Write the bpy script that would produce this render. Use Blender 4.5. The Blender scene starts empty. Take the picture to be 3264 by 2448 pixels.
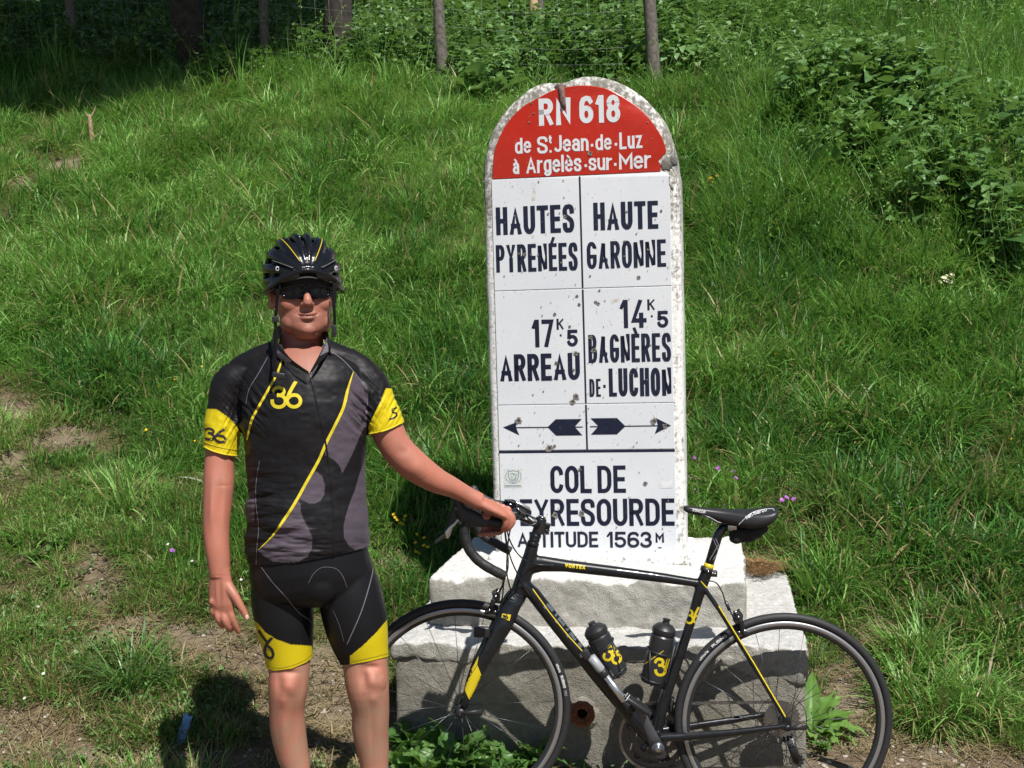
import bpy, bmesh, math, random
import numpy as np
from mathutils import Vector, Matrix
from mathutils.bvhtree import BVHTree
random.seed(7); rng = np.random.default_rng(7)
R = math.radians
S = bpy.context.scene
COL = S.collection

# ------------------------------------------------------------------ camera
CAM = Vector((0.0, 0.0, 1.52)); PITCH = R(3.3); ROLL = R(1.6); FPX = 4000.0
_f = Vector((0, math.cos(PITCH), -math.sin(PITCH)))
_r0 = Vector((1, 0, 0)); _u0 = Vector((0, math.sin(PITCH), math.cos(PITCH)))
_r = _r0 * math.cos(ROLL) - _u0 * math.sin(ROLL)
_u = _r0 * math.sin(ROLL) + _u0 * math.cos(ROLL)
cam_d = bpy.data.cameras.new('camera'); cam = bpy.data.objects.new('camera', cam_d); COL.objects.link(cam)
cam.matrix_world = Matrix(((_r.x, _u.x, -_f.x, CAM.x), (_r.y, _u.y, -_f.y, CAM.y), (_r.z, _u.z, -_f.z, CAM.z), (0, 0, 0, 1)))
cam_d.sensor_width = 36.0; cam_d.lens = 36.0 * FPX / 3264.0
cam_d.clip_start = 0.05; cam_d.clip_end = 2000
S.camera = cam
# ------------------------------------------------------------------ light
SUN_EL = R(54); SUN_AZ = R(28)       # azimuth: to the right of straight behind the camera
to_sun = Vector((math.sin(SUN_AZ) * math.cos(SUN_EL), -math.cos(SUN_AZ) * math.cos(SUN_EL), math.sin(SUN_EL)))
W = bpy.data.worlds.new('World'); S.world = W; W.use_nodes = True
_nt = W.node_tree; _bg = _nt.nodes['Background']
_sky = _nt.nodes.new('ShaderNodeTexSky'); _sky.sky_type = 'NISHITA'; _sky.sun_disc = False
_sky.sun_elevation = SUN_EL; _sky.sun_rotation = math.atan2(to_sun.x, to_sun.y)
_sky.altitude = 1500; _sky.air_density = 1.0; _sky.dust_density = 0.6
_nt.links.new(_sky.outputs[0], _bg.inputs[0]); _bg.inputs[1].default_value = 0.055
sun_d = bpy.data.lights.new('sun', 'SUN'); sun_d.energy = 5.0; sun_d.angle = R(0.55); sun_d.color = (1.0, 0.965, 0.91)
sun = bpy.data.objects.new('sun', sun_d); COL.objects.link(sun); sun.rotation_euler = to_sun.to_track_quat('Z', 'Y').to_euler()
sun.location = (4, -8, 12)
S.cycles.max_bounces = 5; S.cycles.diffuse_bounces = 2; S.cycles.glossy_bounces = 3; S.cycles.transmission_bounces = 3; S.cycles.transparent_max_bounces = 6
vs = S.view_settings; vs.view_transform = 'Standard'; vs.look = 'None'; vs.exposure = 0.35; vs.gamma = 1.0; vs.use_curve_mapping = False

# ------------------------------------------------------------------ projection helpers (photo pixels <-> world points)
def ray(px, py):
    return (_f * FPX + _r * (px - 1632.0) - _u * (py - 1224.0)).normalized()
def P(px, py, Y):
    d = ray(px, py); return CAM + d * (Y / d.y)
_F = np.array(_f); _R = np.array(_r); _U = np.array(_u); _C = np.array(CAM)
def proj(v):
    v = np.asarray(v, float) - _C
    z = v @ _F
    z = np.where(np.abs(z) < 1e-6, 1e-6, z)
    return 1632 + FPX * (v @ _R) / z, 1224 - FPX * (v @ _U) / z, z

# ------------------------------------------------------------------ object helpers
_ORG = {}
def thing(name, label, cat, loc=(0, 0, 0), group=None):
    o = bpy.data.objects.new(name, None); COL.objects.link(o); o.location = loc
    o.empty_display_size = 0.1
    o['label'] = label; o['category'] = cat
    if group: o['group'] = group
    _ORG[o.name] = Vector(loc)
    return o
def org(parent):
    return _ORG.get(parent.name, Vector((0, 0, 0))) if parent else Vector((0, 0, 0))
def mk(name, verts, faces, mats, parent=None, smooth=True, loc=None, fmat=None, label=None):
    """one mesh object from world-space verts"""
    o0 = Vector(loc) if (loc is not None and parent is None) else org(parent)
    v = np.asarray(verts, float).reshape(-1, 3) - np.array(o0)
    me = bpy.data.meshes.new(name)
    me.from_pydata(v.tolist(), [], [tuple(int(i) for i in f) for f in faces])
    if not isinstance(mats, (list, tuple)): mats = [mats]
    for m in mats: me.materials.append(m)
    if fmat is not None: me.polygons.foreach_set('material_index', np.asarray(fmat, np.int32))
    if smooth: me.polygons.foreach_set('use_smooth', [True] * len(me.polygons))
    me.update()
    o = bpy.data.objects.new(name, me); COL.objects.link(o)
    if parent:
        o.parent = parent
    else: o.location = o0
    _ORG[o.name] = o0
    if label: o['label'] = label
    return o
def tag(o, label=None, cat=None, group=None, kind=None):
    if label: o['label'] = label
    if cat: o['category'] = cat
    if group: o['group'] = group
    if kind: o['kind'] = kind
    return o

class MB:
    """collects shapes into one mesh"""
    def __init__(s): s.v = []; s.f = []; s.m = []; s.n = 0
    def add(s, v, f, mi=0):
        v = np.asarray(v, float).reshape(-1, 3)
        s.v.append(v); s.f += [tuple(i + s.n for i in q) for q in f]; s.m += [mi] * len(f); s.n += len(v); return s
    def tube(s, pts, rad, seg=10, mi=0, up=None, caps=True, closed=False):
        """pts: world points; rad: float, list of floats, or list of (a,b) half sizes (a along side, b along up)"""
        pts = [Vector(p) for p in pts]; n = len(pts)
        if not isinstance(rad, (list, tuple)): rad = [rad] * n
        elif len(rad) == 2 and n != 2 : rad = [rad] * n
        vs_ = []; prev = Vector(up) if up is not None else None
        for i, p in enumerate(pts):
            if closed: t = (pts[(i + 1) % n] - pts[i - 1])
            else: t = pts[min(i + 1, n - 1)] - pts[max(i - 1, 0)]
            if t.length < 1e-9: t = Vector((0, 0, 1))
            t.normalize()
            if prev is None: prev = Vector((0, 0, 1)) if abs(t.z) < .9 else Vector((0, 1, 0))
            b = prev - t * prev.dot(t)
            if b.length < 1e-6: b = Vector((1, 0, 0)) - t * t.x
            b.normalize(); a = t.cross(b); prev = Vector(up) if up is not None else b
            r = rad[i]; ra, rb = (r, r) if not isinstance(r, (tuple, list)) else r
            for k in range(seg):
                th = 2 * math.pi * k / seg
                vs_.append(p + a * (ra * math.cos(th)) + b * (rb * math.sin(th)))
        fs = []
        m = n if closed else n - 1
        for i in range(m):
            j = (i + 1) % n
            for k in range(seg):
                k2 = (k + 1) % seg
                fs.append((i * seg + k, i * seg + k2, j * seg + k2, j * seg + k))
        if caps and not closed:
            fs.append(tuple(range(seg))[::-1]); fs.append(tuple((n - 1) * seg + k for k in range(seg)))
        return s.add([tuple(q) for q in vs_], fs, mi)
    def box(s, c, hx, hy, hz, X=(1, 0, 0), Y=(0, 1, 0), Z=(0, 0, 1), mi=0, bev=0.0):
        c = Vector(c); X = Vector(X); Y = Vector(Y); Z = Vector(Z)
        if bev <= 0:
            v = [c + X * (hx * a) + Y * (hy * b) + Z * (hz * d) for a in (-1, 1) for b in (-1, 1) for d in (-1, 1)]
            return s.add([tuple(q) for q in v], [(0, 1, 3, 2), (4, 6, 7, 5), (0, 4, 5, 1), (2, 3, 7, 6), (0, 2, 6, 4), (1, 5, 7, 3)], mi)
        bm = bmesh.new(); bmesh.ops.create_cube(bm, size=2.0)
        for q in bm.verts: q.co = Vector((q.co.x * hx, q.co.y * hy, q.co.z * hz))
        bmesh.ops.bevel(bm, geom=bm.edges[:], offset=min(bev, .95 * min(hx, hy, hz)), segments=2, affect='EDGES', profile=0.6)
        bm.verts.index_update()
        v = [tuple(c + X * q.co.x + Y * q.co.y + Z * q.co.z) for q in bm.verts]
        f = [tuple(w.index for w in q.verts) for q in bm.faces]; bm.free()
        return s.add(v, f, mi)
    def lathe(s, c, axis, prof, seg=24, mi=0, side=None):
        """prof: list of (distance along axis, radius)"""
        c = Vector(c); ax = Vector(axis).normalized()
        a = Vector(side) if side is not None else (Vector((1, 0, 0)) if abs(ax.x) < .9 else Vector((0, 0, 1)))
        a = (a - ax * a.dot(ax)).normalized(); b = ax.cross(a)
        v = []
        for h, r in prof:
            for k in range(seg):
                th = 2 * math.pi * k / seg
                v.append(tuple(c + ax * h + a * (r * math.cos(th)) + b * (r * math.sin(th))))
        f = []
        for i in range(len(prof) - 1):
            for k in range(seg):
                k2 = (k + 1) % seg
                f.append((i * seg + k, i * seg + k2, (i + 1) * seg + k2, (i + 1) * seg + k))
        if prof[0][1] > 1e-5: f.append(tuple(range(seg))[::-1])
        if prof[-1][1] > 1e-5: f.append(tuple((len(prof) - 1) * seg + k for k in range(seg)))
        return s.add(v, f, mi)
    def ball(s, c, rx, ry, rz, X=(1, 0, 0), Y=(0, 1, 0), Z=(0, 0, 1), seg=16, rings=10, mi=0):
        c = Vector(c); X = Vector(X); Y = Vector(Y); Z = Vector(Z)
        v = [tuple(c - Z * rz)]; f = []
        for i in range(1, rings):
            ph = -math.pi / 2 + math.pi * i / rings
            for k in range(seg):
                th = 2 * math.pi * k / seg
                v.append(tuple(c + X * (rx * math.cos(ph) * math.cos(th)) + Y * (ry * math.cos(ph) * math.sin(th)) + Z * (rz * math.sin(ph))))
        v.append(tuple(c + Z * rz)); last = len(v) - 1
        for k in range(seg):
            k2 = (k + 1) % seg
            f.append((0, 1 + k2, 1 + k)); f.append((last, last - seg + k, last - seg + k2))
            for i in range(rings - 2):
                a = 1 + i * seg
                f.append((a + k, a + k2, a + seg + k2, a + seg + k))
        return s.add(v, f, mi)
    def build(s, name, mats, parent=None, smooth=True, **kw):
        v = np.concatenate(s.v) if s.v else np.zeros((0, 3))
        return mk(name, v, s.f, mats, parent, smooth, fmat=s.m if isinstance(mats, (list, tuple)) else None, **kw)

def sharp(o, ang=40):
    """split shading at hard edges"""
    me = o.data
    try: me.set_sharp_from_angle(angle=R(ang))
    except Exception: pass
    return o

def remesh(mb, voxel, smooth_it=4, fac=0.5):
    v = np.concatenate(mb.v)
    me = bpy.data.meshes.new('tmp'); me.from_pydata(v.tolist(), [], mb.f); me.update()
    o = bpy.data.objects.new('tmp', me); COL.objects.link(o)
    md = o.modifiers.new('r', 'REMESH'); md.mode = 'VOXEL'; md.voxel_size = voxel; md.adaptivity = 0
    if smooth_it:
        sm = o.modifiers.new('s', 'SMOOTH'); sm.iterations = smooth_it; sm.factor = fac
    dg = bpy.context.evaluated_depsgraph_get(); dg.update()
    m2 = bpy.data.meshes.new_from_object(o.evaluated_get(dg))
    vv = np.empty(len(m2.vertices) * 3); m2.vertices.foreach_get('co', vv); vv = vv.reshape(-1, 3)
    ff = [tuple(p.vertices) for p in m2.polygons]
    bpy.data.objects.remove(o); bpy.data.meshes.remove(me); bpy.data.meshes.remove(m2)
    return vv, ff

def spline(pts, n=8):
    """Catmull-Rom through points (tuples of any length)"""
    pts = [np.array(p, float) for p in pts]
    out = []
    for i in range(len(pts) - 1):
        p0 = pts[max(i - 1, 0)]; p1 = pts[i]; p2 = pts[i + 1]; p3 = pts[min(i + 2, len(pts) - 1)]
        for k in range(n):
            t = k / n
            out.append(0.5 * ((2 * p1) + (-p0 + p2) * t + (2 * p0 - 5 * p1 + 4 * p2 - p3) * t * t + (-p0 + 3 * p1 - 3 * p2 + p3) * t ** 3))
    out.append(pts[-1]); return out

# value noise in numpy
_perm = rng.permutation(512)
_pv = rng.random(512)
def vnoise(x, y, z=0.0, seed=0):
    x = np.asarray(x, float); y = np.asarray(y, float); z = np.asarray(z, float) + 0 * x
    xi = np.floor(x).astype(int); yi = np.floor(y).astype(int); zi = np.floor(z).astype(int)
    fx = x - xi; fy = y - yi; fz = z - zi
    fx = fx * fx * (3 - 2 * fx); fy = fy * fy * (3 - 2 * fy); fz = fz * fz * (3 - 2 * fz)
    def h(a, b, c): return _pv[(_perm[(_perm[(_perm[(a + seed * 17) % 512] + b) % 512] + c) % 512]) % 512]
    def l(a, b, t): return a + (b - a) * t
    return l(l(l(h(xi, yi, zi), h(xi + 1, yi, zi), fx), l(h(xi, yi + 1, zi), h(xi + 1, yi + 1, zi), fx), fy),
             l(l(h(xi, yi, zi + 1), h(xi + 1, yi, zi + 1), fx), l(h(xi, yi + 1, zi + 1), h(xi + 1, yi + 1, zi + 1), fx), fy), fz)
def fbm(x, y, z=0.0, o=4, seed=0):
    s = 0; a = .5; t = 0
    for k in range(o):
        s = s + a * vnoise(np.asarray(x) * 2 ** k, np.asarray(y) * 2 ** k, np.asarray(z) * 2 ** k, seed + k); t += a; a *= .5
    return s / t
def sstep(a, b, x):
    t = np.clip((np.asarray(x, float) - a) / (b - a), 0, 1); return t * t * (3 - 2 * t)

# ------------------------------------------------------------------ materials
class N:
    """tiny node graph helper"""
    def __init__(s, name):
        s.m = bpy.data.materials.new(name); s.m.use_nodes = True; s.t = s.m.node_tree
        s.b = s.t.nodes['Principled BSDF']; s.out = s.t.nodes['Material Output']
    def n(s, typ, **kw):
        x = s.t.nodes.new(typ)
        for k, v in kw.items():
            if k.startswith('i_'):
                x.inputs[k[2:].replace('_', ' ')].default_value = v
            else: setattr(x, k, v)
        return x
    def l(s, a, b): s.t.links.new(a, b)
    def coord(s, kind='Object'):
        return s.n('ShaderNodeTexCoord').outputs[kind]
    def noise(s, vec, scale, detail=5, rough=.55, dist=0.0):
        x = s.n('ShaderNodeTexNoise'); x.inputs['Scale'].default_value = scale; x.inputs['Detail'].default_value = detail
        x.inputs['Roughness'].default_value = rough; x.inputs['Distortion'].default_value = dist
        if vec is not None: s.l(vec, x.inputs['Vector'])
        return x.outputs['Fac']
    def ramp(s, fac, stops):
        x = s.n('ShaderNodeValToRGB'); e = x.color_ramp.elements
        while len(e) < len(stops): e.new(0.5)
        for q, (p, c) in zip(e, stops):
            q.position = p; q.color = (*c, 1) if len(c) == 3 else c
        s.l(fac, x.inputs['Fac']); return x.outputs['Color']
    def mix(s, fac, a, b, mode='MIX'):
        x = s.n('ShaderNodeMix', data_type='RGBA', blend_type=mode)
        for q, v in ((x.inputs['Factor'], fac), (x.inputs[6], a), (x.inputs[7], b)):
            if isinstance(v, (int, float)): q.default_value = v
            elif isinstance(v, (tuple, list)): q.default_value = (*v, 1) if len(v) == 3 else v
            else: s.l(v, q)
        return x.outputs[2]
    def math(s, op, a, b=0.0):
        x = s.n('ShaderNodeMath', operation=op)
        for q, v in ((x.inputs[0], a), (x.inputs[1], b)):
            if isinstance(v, (int, float)): q.default_value = v
            else: s.l(v, q)
        return x.outputs[0]
    def bump(s, h, strength=.3, dist=.01):
        x = s.n('ShaderNodeBump'); x.inputs['Strength'].default_value = strength; x.inputs['Distance'].default_value = dist
        s.l(h, x.inputs['Height']); s.l(x.outputs[0], s.b.inputs['Normal']); return x
    def col(s, c):
        if isinstance(c, (tuple, list)): s.b.inputs['Base Color'].default_value = (*c, 1)
        else: s.l(c, s.b.inputs['Base Color'])
    def rough(s, r):
        if isinstance(r, (int, float)): s.b.inputs['Roughness'].default_value = r
        else: s.l(r, s.b.inputs['Roughness'])

def simple(name, col, rough=.5, metal=0.0, nscale=40, namp=.12, bump=0.0, coat=0.0, spec=None):
    g = N(name); v = g.coord()
    f = g.noise(v, nscale, 4)
    c0 = tuple(max(0, x * (1 - namp)) for x in col); c1 = tuple(min(1, x * (1 + namp)) for x in col)
    g.col(g.ramp(f, [(.3, c0), (.7, c1)])); g.rough(rough); g.b.inputs['Metallic'].default_value = metal
    if bump: g.bump(f, bump, .002)
    if coat: g.b.inputs['Coat Weight'].default_value = coat; g.b.inputs['Coat Roughness'].default_value = .06
    if spec is not None: g.b.inputs['Specular IOR Level'].default_value = spec
    return g.m
# ================================================================== THE GROUND
def zbase(x, y):
    x = np.asarray(x, float); y = np.asarray(y, float)
    s = 0.46; k = 0.28
    y0 = 4.22 + 0.10 * np.sin(x * 1.1 + .4)
    t = (y - y0) / k
    z = s * k * np.logaddexp(0, np.clip(t, -50, 200))           # soft foot of the bank
    z = np.where(y > 30, s * 25.8 + (y - 30) * .12, z)
    z = z * (1 + .02 * np.sin(x * .5))
    side = sstep(14, 60, np.abs(x)); z = z * (1 - .25 * side)
    return z
def zter(x, y):
    x = np.asarray(x, float); y = np.asarray(y, float)
    z = zbase(x, y)
    up = sstep(4.3, 6.0, y)
    z = z + up * (.26 * (fbm(x * .8 + 3, y * .8, 0, 3, 2) - .5) + .13 * (fbm(x * 2.6, y * 2.6 + 9, 0, 3, 5) - .5))
    z = z + (.02 + .02 * up) * (fbm(x * 9, y * 9, 0, 3, 8) - .5)
    near = np.exp(-((x - .2) / .9) ** 2) * np.exp(-((y - 4.6) / .5) ** 2)
    z = z - .02 * near
    # hummock with leafy plants on the right
    z = z + .42 * np.exp(-((x - 2.95) / 1.0) ** 2 - ((y - 9.6) / .8) ** 2) + .35 * np.exp(-((x - 3.3) / .7) ** 2 - ((y - 8.2) / .5) ** 2) + .18 * np.exp(-((x - 1.9) / .6) ** 2 - ((y - 8.6) / .5) ** 2)
    return z
# ---- worn, dry and lush places, given where they lie in the view of the bank
#      (px, py, rx, ry, amount)
BARE = [(480, 2010, 170, 60, .9), (640, 2090, 150, 55, .8), (330, 1830, 90, 60, .95), (300, 1900, 110, 45, .5), (60, 2330, 190, 110, 1.1), (480, 2420, 330, 45, 1.1),
        (1060, 2210, 190, 140, 1.25), (1100, 2330, 230, 110, 1.25), (820, 2110, 130, 60, .8), (2790, 2060, 80, 120, 1.3), (2720, 2250, 120, 170, 1.35), (2900, 2410, 500, 55, 1.3),
        (3150, 2430, 240, 50, 1.3), (2640, 2420, 260, 80, 1.1), (2430, 1810, 90, 40, .9), (3150, 1500, 110, 90, .7), (220, 530, 90, 45, .9), (80, 590, 90, 40, .9), (40, 690, 80, 40, .7),
        (150, 400, 60, 25, .8), (60, 1300, 130, 60, .9), (140, 1400, 190, 55, .8), (40, 1480, 90, 70, .8), (480, 1020, 140, 40, .5), (860, 1010, 120, 50, .5), (600, 1560, 110, 35, .35),
        (2400, 1100, 90, 60, .5), (2300, 1480, 60, 30, .8), (1480, 780, 120, 50, .45), (900, 440, 90, 40, .55), (2300, 480, 90, 30, .5), (60, 1790, 90, 40, .6), (700, 760, 140, 40, .35),
        (1200, 600, 150, 40, .3), (2560, 1560, 120, 50, .4), (1900, 2440, 400, 60, .6), (700, 1400, 180, 60, .25), (2500, 1400, 70, 40, .5), (2750, 1720, 150, 60, .25)]
LUSH = [(480, 2130, 150, 90, 1.0), (1330, 1480, 160, 90, .4), (250, 2160, 180, 60, .3), (2950, 2150, 220, 200, .8), (3050, 1700, 260, 160, .7), (2650, 1150, 350, 260, .8), (2700, 1550, 280, 120, .5),
        (700, 560, 500, 140, .5), (500, 900, 400, 150, .5), (300, 1200, 180, 90, .5), (1150, 1200, 150, 90, .4), (450, 1650, 220, 60, .4), (2600, 760, 350, 150, .6), (3000, 1200, 300, 300, .8), (150, 1000, 180, 120, .5)]
def blobs(L, px, py):
    s = np.zeros_like(px)
    for cx, cy, rx, ry, a in L:
        s = np.maximum(s, a * np.exp(-(((px - cx) / rx) ** 2 + ((py - cy) / ry) ** 2)))
    return s
def ground_maps(x, y, z=None):
    if z is None: z = zter(x, y)
    px, py, dz = proj(np.stack([x, y, z], -1))
    nz = fbm(x * 5, y * 5, 0, 4, 11) - .5
    nz2 = fbm(x * 1.7 + 40, y * 1.7, 0, 3, 21) - .5
    bare = blobs(BARE, px, py) + nz * .75 + nz2 * .25
    bare = bare + .10 * sstep(1500, 2300, py) + .10 * sstep(1450, 2000, py) * sstep(1300, 900, px)
    bare = np.where(dz < .5, .9 + nz, bare)
    bare = np.maximum(bare, (1.15 - sstep(3.75, 4.1, y) * 1.2) * 1.0 + nz)
    lush = blobs(LUSH, px, py) + nz2 * .6
    return np.clip(bare, 0, 1.3), np.clip(lush, 0, 1.2), px, py

def axis_pts(lo, hi, fine_lo, fine_hi, step, grow=1.18):
    a = list(np.arange(fine_lo, fine_hi, step)); s = step; p = a[-1]
    while p < hi: s *= grow; p += s; a.append(p)
    s = step; p = a[0]; b = []
    while p > lo: s *= grow; p -= s; b.append(p)
    return np.array(b[::-1] + a)
gx = axis_pts(-220, 220, -3.4, 3.6, .035); gy = axis_pts(-120, 260, 3.2, 9.0, .035, 1.06)
GX, GY = np.meshgrid(gx, gy); GZ = zter(GX, GY)
nx, ny = len(gx), len(gy)
_b, _l, _px, _py = ground_maps(GX, GY, GZ)
gverts = np.stack([GX, GY, GZ], -1).reshape(-1, 3)
ii = np.arange(nx * ny).reshape(ny, nx)
gf = np.stack([ii[:-1, :-1], ii[:-1, 1:], ii[1:, 1:], ii[1:, :-1]], -1).reshape(-1, 4)

g = N('earth'); v = g.coord('Generated'); geo = g.n('ShaderNodeNewGeometry'); v = geo.outputs['Position']
at = g.n('ShaderNodeAttribute', attribute_name='bare', attribute_type='GEOMETRY')
n1 = g.noise(v, 3.0, 6, .6); n2 = g.noise(v, 35, 6, .7); n3 = g.noise(v, 190, 3, .6)
dirt = g.ramp(n2, [(.25, (.085, .058, .036)), (.5, (.185, .133, .085)), (.75, (.29, .225, .155))])
dirt = g.mix(g.ramp(n1, [(.4, (0, 0, 0)), (.7, (1, 1, 1))]), dirt, g.ramp(n3, [(.3, (.22, .17, .118)), (.7, (.35, .29, .21))]))
straw = g.ramp(n3, [(.3, (.05, .045, .02)), (.55, (.13, .11, .05)), (.75, (.26, .22, .11))])
f = g.ramp(g.math('ADD', at.outputs['Fac'], g.math('MULTIPLY', g.math('SUBTRACT', n2, .5), .6)), [(.35, (0, 0, 0)), (.65, (1, 1, 1))])
g.col(g.mix(f, straw, dirt)); g.rough(.95); g.b.inputs['Specular IOR Level'].default_value = .15
g.bump(g.math('ADD', n2, g.math('MULTIPLY', n3, .5)), 1.0, .018)
M_EARTH = g.m
ground = mk('ground', gverts, gf, M_EARTH)
a_ = ground.data.attributes.new('bare', 'FLOAT', 'POINT'); a_.data.foreach_set('value', _b.reshape(-1).astype(np.float32))
ground['kind'] = 'structure'

def hit(px, py):
    """ground point seen at a photo pixel"""
    d = ray(px, py); Y = 3.0; prev = None
    while Y < 40:
        p = CAM + d * (Y / d.y)
        if p.z <= float(zter(p.x, p.y)):
            return Vector((p.x, p.y, float(zter(p.x, p.y))))
        Y += .01
    return p
# ================================================================== STROKE LETTERING
def arc(cx, cy, rx, ry, a0, a1, n=14):
    return [(cx + rx * math.cos(R(a0 + (a1 - a0) * i / n)), cy + ry * math.sin(R(a0 + (a1 - a0) * i / n))) for i in range(n + 1)]
def stad(x0, x1, y0, y1, r):
    """closed oblong"""
    cx = (x0 + x1) / 2; rx = (x1 - x0) / 2
    p = arc(cx, y1 - r, rx, r, 0, 180) + arc(cx, y0 + r, rx, r, 180, 360); return p + [p[0]]
Scv = [(1, .80), (.93, .93), (.72, 1), (.5, 1), (.22, .98), (.04, .87), (.03, .73), (.14, .61), (.5, .52), (.86, .41), (.98, .27), (.96, .13), (.78, .01), (.5, 0), (.27, 0), (.07, .08), (0, .22)]
GL = {
 'H': (.62, [[(0, 0), (0, 1)], [(1, 0), (1, 1)], [(0, .5), (1, .5)]]), 'A': (.70, [[(0, 0), (.5, 1), (1, 0)], [(.19, .27), (.81, .27)]]),
 'U': (.62, [[(0, 1), (0, .28)] + arc(.5, .28, .5, .28, 180, 360) + [(1, 1)]]), 'T': (.60, [[(0, 1), (1, 1)], [(.5, 0), (.5, .93)]]),
 'E': (.52, [[(1, 1), (0, 1), (0, 0), (1, 0)], [(0, .5), (.88, .5)]]), 'F': (.52, [[(1, 1), (0, 1), (0, 0)], [(0, .5), (.88, .5)]]),
 'S': (.62, [spline(Scv, 3)]), 's': (.46, [[(x, y * .72) for x, y in spline(Scv, 3)]]),
 'P': (.60, [[(0, 0), (0, 1), (.55, 1)] + arc(.55, .75, .45, .25, 90, -90) + [(0, .5)]]),
 'R': (.62, [[(0, 0), (0, 1), (.55, 1)] + arc(.55, .75, .42, .25, 90, -90) + [(0, .5)], [(.48, .5), (1, 0)]]),
 'B': (.60, [[(0, 0), (0, 1), (.5, 1)] + arc(.5, .76, .42, .24, 90, -90) + [(0, .52)], [(.5, .52)] + arc(.55, .26, .45, .26, 90, -90) + [(0, 0)]]),
 'Y': (.66, [[(0, 1), (.5, .45), (1, 1)], [(.5, 0), (.5, .45)]]), 'N': (.64, [[(0, 0), (0, 1), (1, 0), (1, 1)]]), 'M': (.78, [[(0, 0), (0, 1), (.5, .35), (1, 1), (1, 0)]]),
 'G': (.64, [[(1, .80)] + arc(.5, .74, .5, .26, 10, 180) + arc(.5, .26, .5, .26, 180, 360) + [(1, .45), (.55, .45)]]),
 'C': (.60, [[(1, .78)] + arc(.5, .74, .5, .26, 15, 180) + arc(.5, .26, .5, .26, 180, 345)]),
 'O': (.64, [stad(0, 1, 0, 1, .30)]), '0': (.60, [stad(0, 1, 0, 1, .32)]), 'D': (.62, [[(0, 0), (0, 1), (.45, 1)] + arc(.45, .68, .55, .32, 90, 0) + arc(.45, .32, .55, .32, 0, -90) + [(0, 0)]]),
 'L': (.48, [[(0, 1), (0, 0), (1, 0)]]), 'I': (.0, [[(.5, 0), (.5, 1)]]), 'J': (.45, [[(1, 1), (1, .24)] + arc(.45, .24, .55, .24, 0, -150)]),
 'K': (.62, [[(0, 0), (0, 1)], [(1, 1), (.02, .42)], [(.35, .6), (1, 0)]]), 'V': (.66, [[(0, 1), (.5, 0), (1, 1)]]), 'X': (.64, [[(0, 0), (1, 1)], [(0, 1), (1, 0)]]),
 'Z': (.56, [[(0, 1), (1, 1), (0, 0), (1, 0)]]), 'Q': (.64, [stad(0, 1, 0, 1, .30), [(.6, .3), (1.05, -.05)]]),
 '1': (.26, [[(0, .78), (.55, 1)], [(.9, 1), (.9, 0)]]), '7': (.54, [[(0, 1), (1, 1), (.3, 0)]]), '4': (.64, [[(.62, 1), (0, .22), (1, .22)], [(.72, .45), (.72, 0)]]),
 '5': (.58, [[(.95, 1), (.1, 1), (.06, .56)] + arc(.48, .31, .52, .31, 130, -160)]), '6': (.58, [[(1.0, .86), (.82, .97), (.5, 1), (.2, .94), (.04, .80), (0, .6), (0, .3)], stad(0, 1, 0, .56, .26)]),
 '8': (.58, [stad(.06, .94, .53, 1, .24), stad(0, 1, 0, .53, .26)]), '3': (.56, [arc(.45, .75, .47, .25, 160, -80), arc(.45, .26, .54, .26, 80, -160)]), '2': (.56, [arc(.5, .74, .5, .26, 165, -20) + [(0, 0), (1, 0)]]),
 '9': (.58, [stad(0, 1, .42, 1, .28), [(1, .7), (1, .26)] + arc(.5, .26, .5, .26, 0, -155)]),
 'd': (.50, [[(1, 0), (1, 1)], stad(0, 1, 0, .72, .26)]), 'e': (.50, [[(0, .38), (1, .38)] + arc(.5, .44, .5, .28, 0, 180) + arc(.5, .26, .5, .26, 180, 318)]),
 't': (.26, [[(.35, 1), (.35, .15), (.9, 0)], [(0, .72), (.95, .72)]]), 'a': (.48, [[(1, 0), (1, .48)] + arc(.5, .48, .5, .24, 0, 150), stad(0, 1, 0, .42, .2)]),
 'n': (.46, [[(0, 0), (0, .72)], [(0, .46)] + arc(.5, .46, .5, .26, 180, 0) + [(1, 0)]]), 'u': (.46, [[(0, .72), (0, .26)] + arc(.5, .26, .5, .26, 180, 360), [(1, .72), (1, 0)]]),
 'z': (.42, [[(0, .72), (1, .72), (0, 0), (1, 0)]]), 'r': (.30, [[(0, 0), (0, .72)], [(0, .42), (.3, .66), (1, .70)]]),
 'g': (.48, [stad(0, 1, 0, .72, .26), [(1, .72), (1, -.05)] + arc(.5, -.05, .5, .18, 0, -160)]), 'l': (.0, [[(.5, 0), (.5, 1)]]),
 'i': (.0, [[(.5, 0), (.5, .68)], [(.5, .92), (.5, .98)]]), 'o': (.48, [stad(0, 1, 0, .72, .26)]), 'c': (.44, [[(1, .56)] + arc(.5, .46, .5, .26, 15, 180) + arc(.5, .26, .5, .26, 180, 345)]),
 'm': (.72, [[(0, 0), (0, .72)], [(0, .46)] + arc(.25, .5, .25, .22, 180, 0) + [(.5, 0)], [(.5, .46)] + arc(.75, .5, .25, .22, 180, 0) + [(1, 0)]]), 'v': (.46, [[(0, .72), (.5, 0), (1, .72)]]),
 'p': (.50, [[(0, .72), (0, -.25)], stad(0, 1, 0, .72, .26)]),
 '.': (.0, [[(.5, 0), (.5, .02)]]), '-': (.0, [[(.5, .34), (.5, .36)]]), '\'': (0, []), ' ': (.22, []),
 '_': (.3, [[(0, 0), (1, 0)]]),
}
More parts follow.
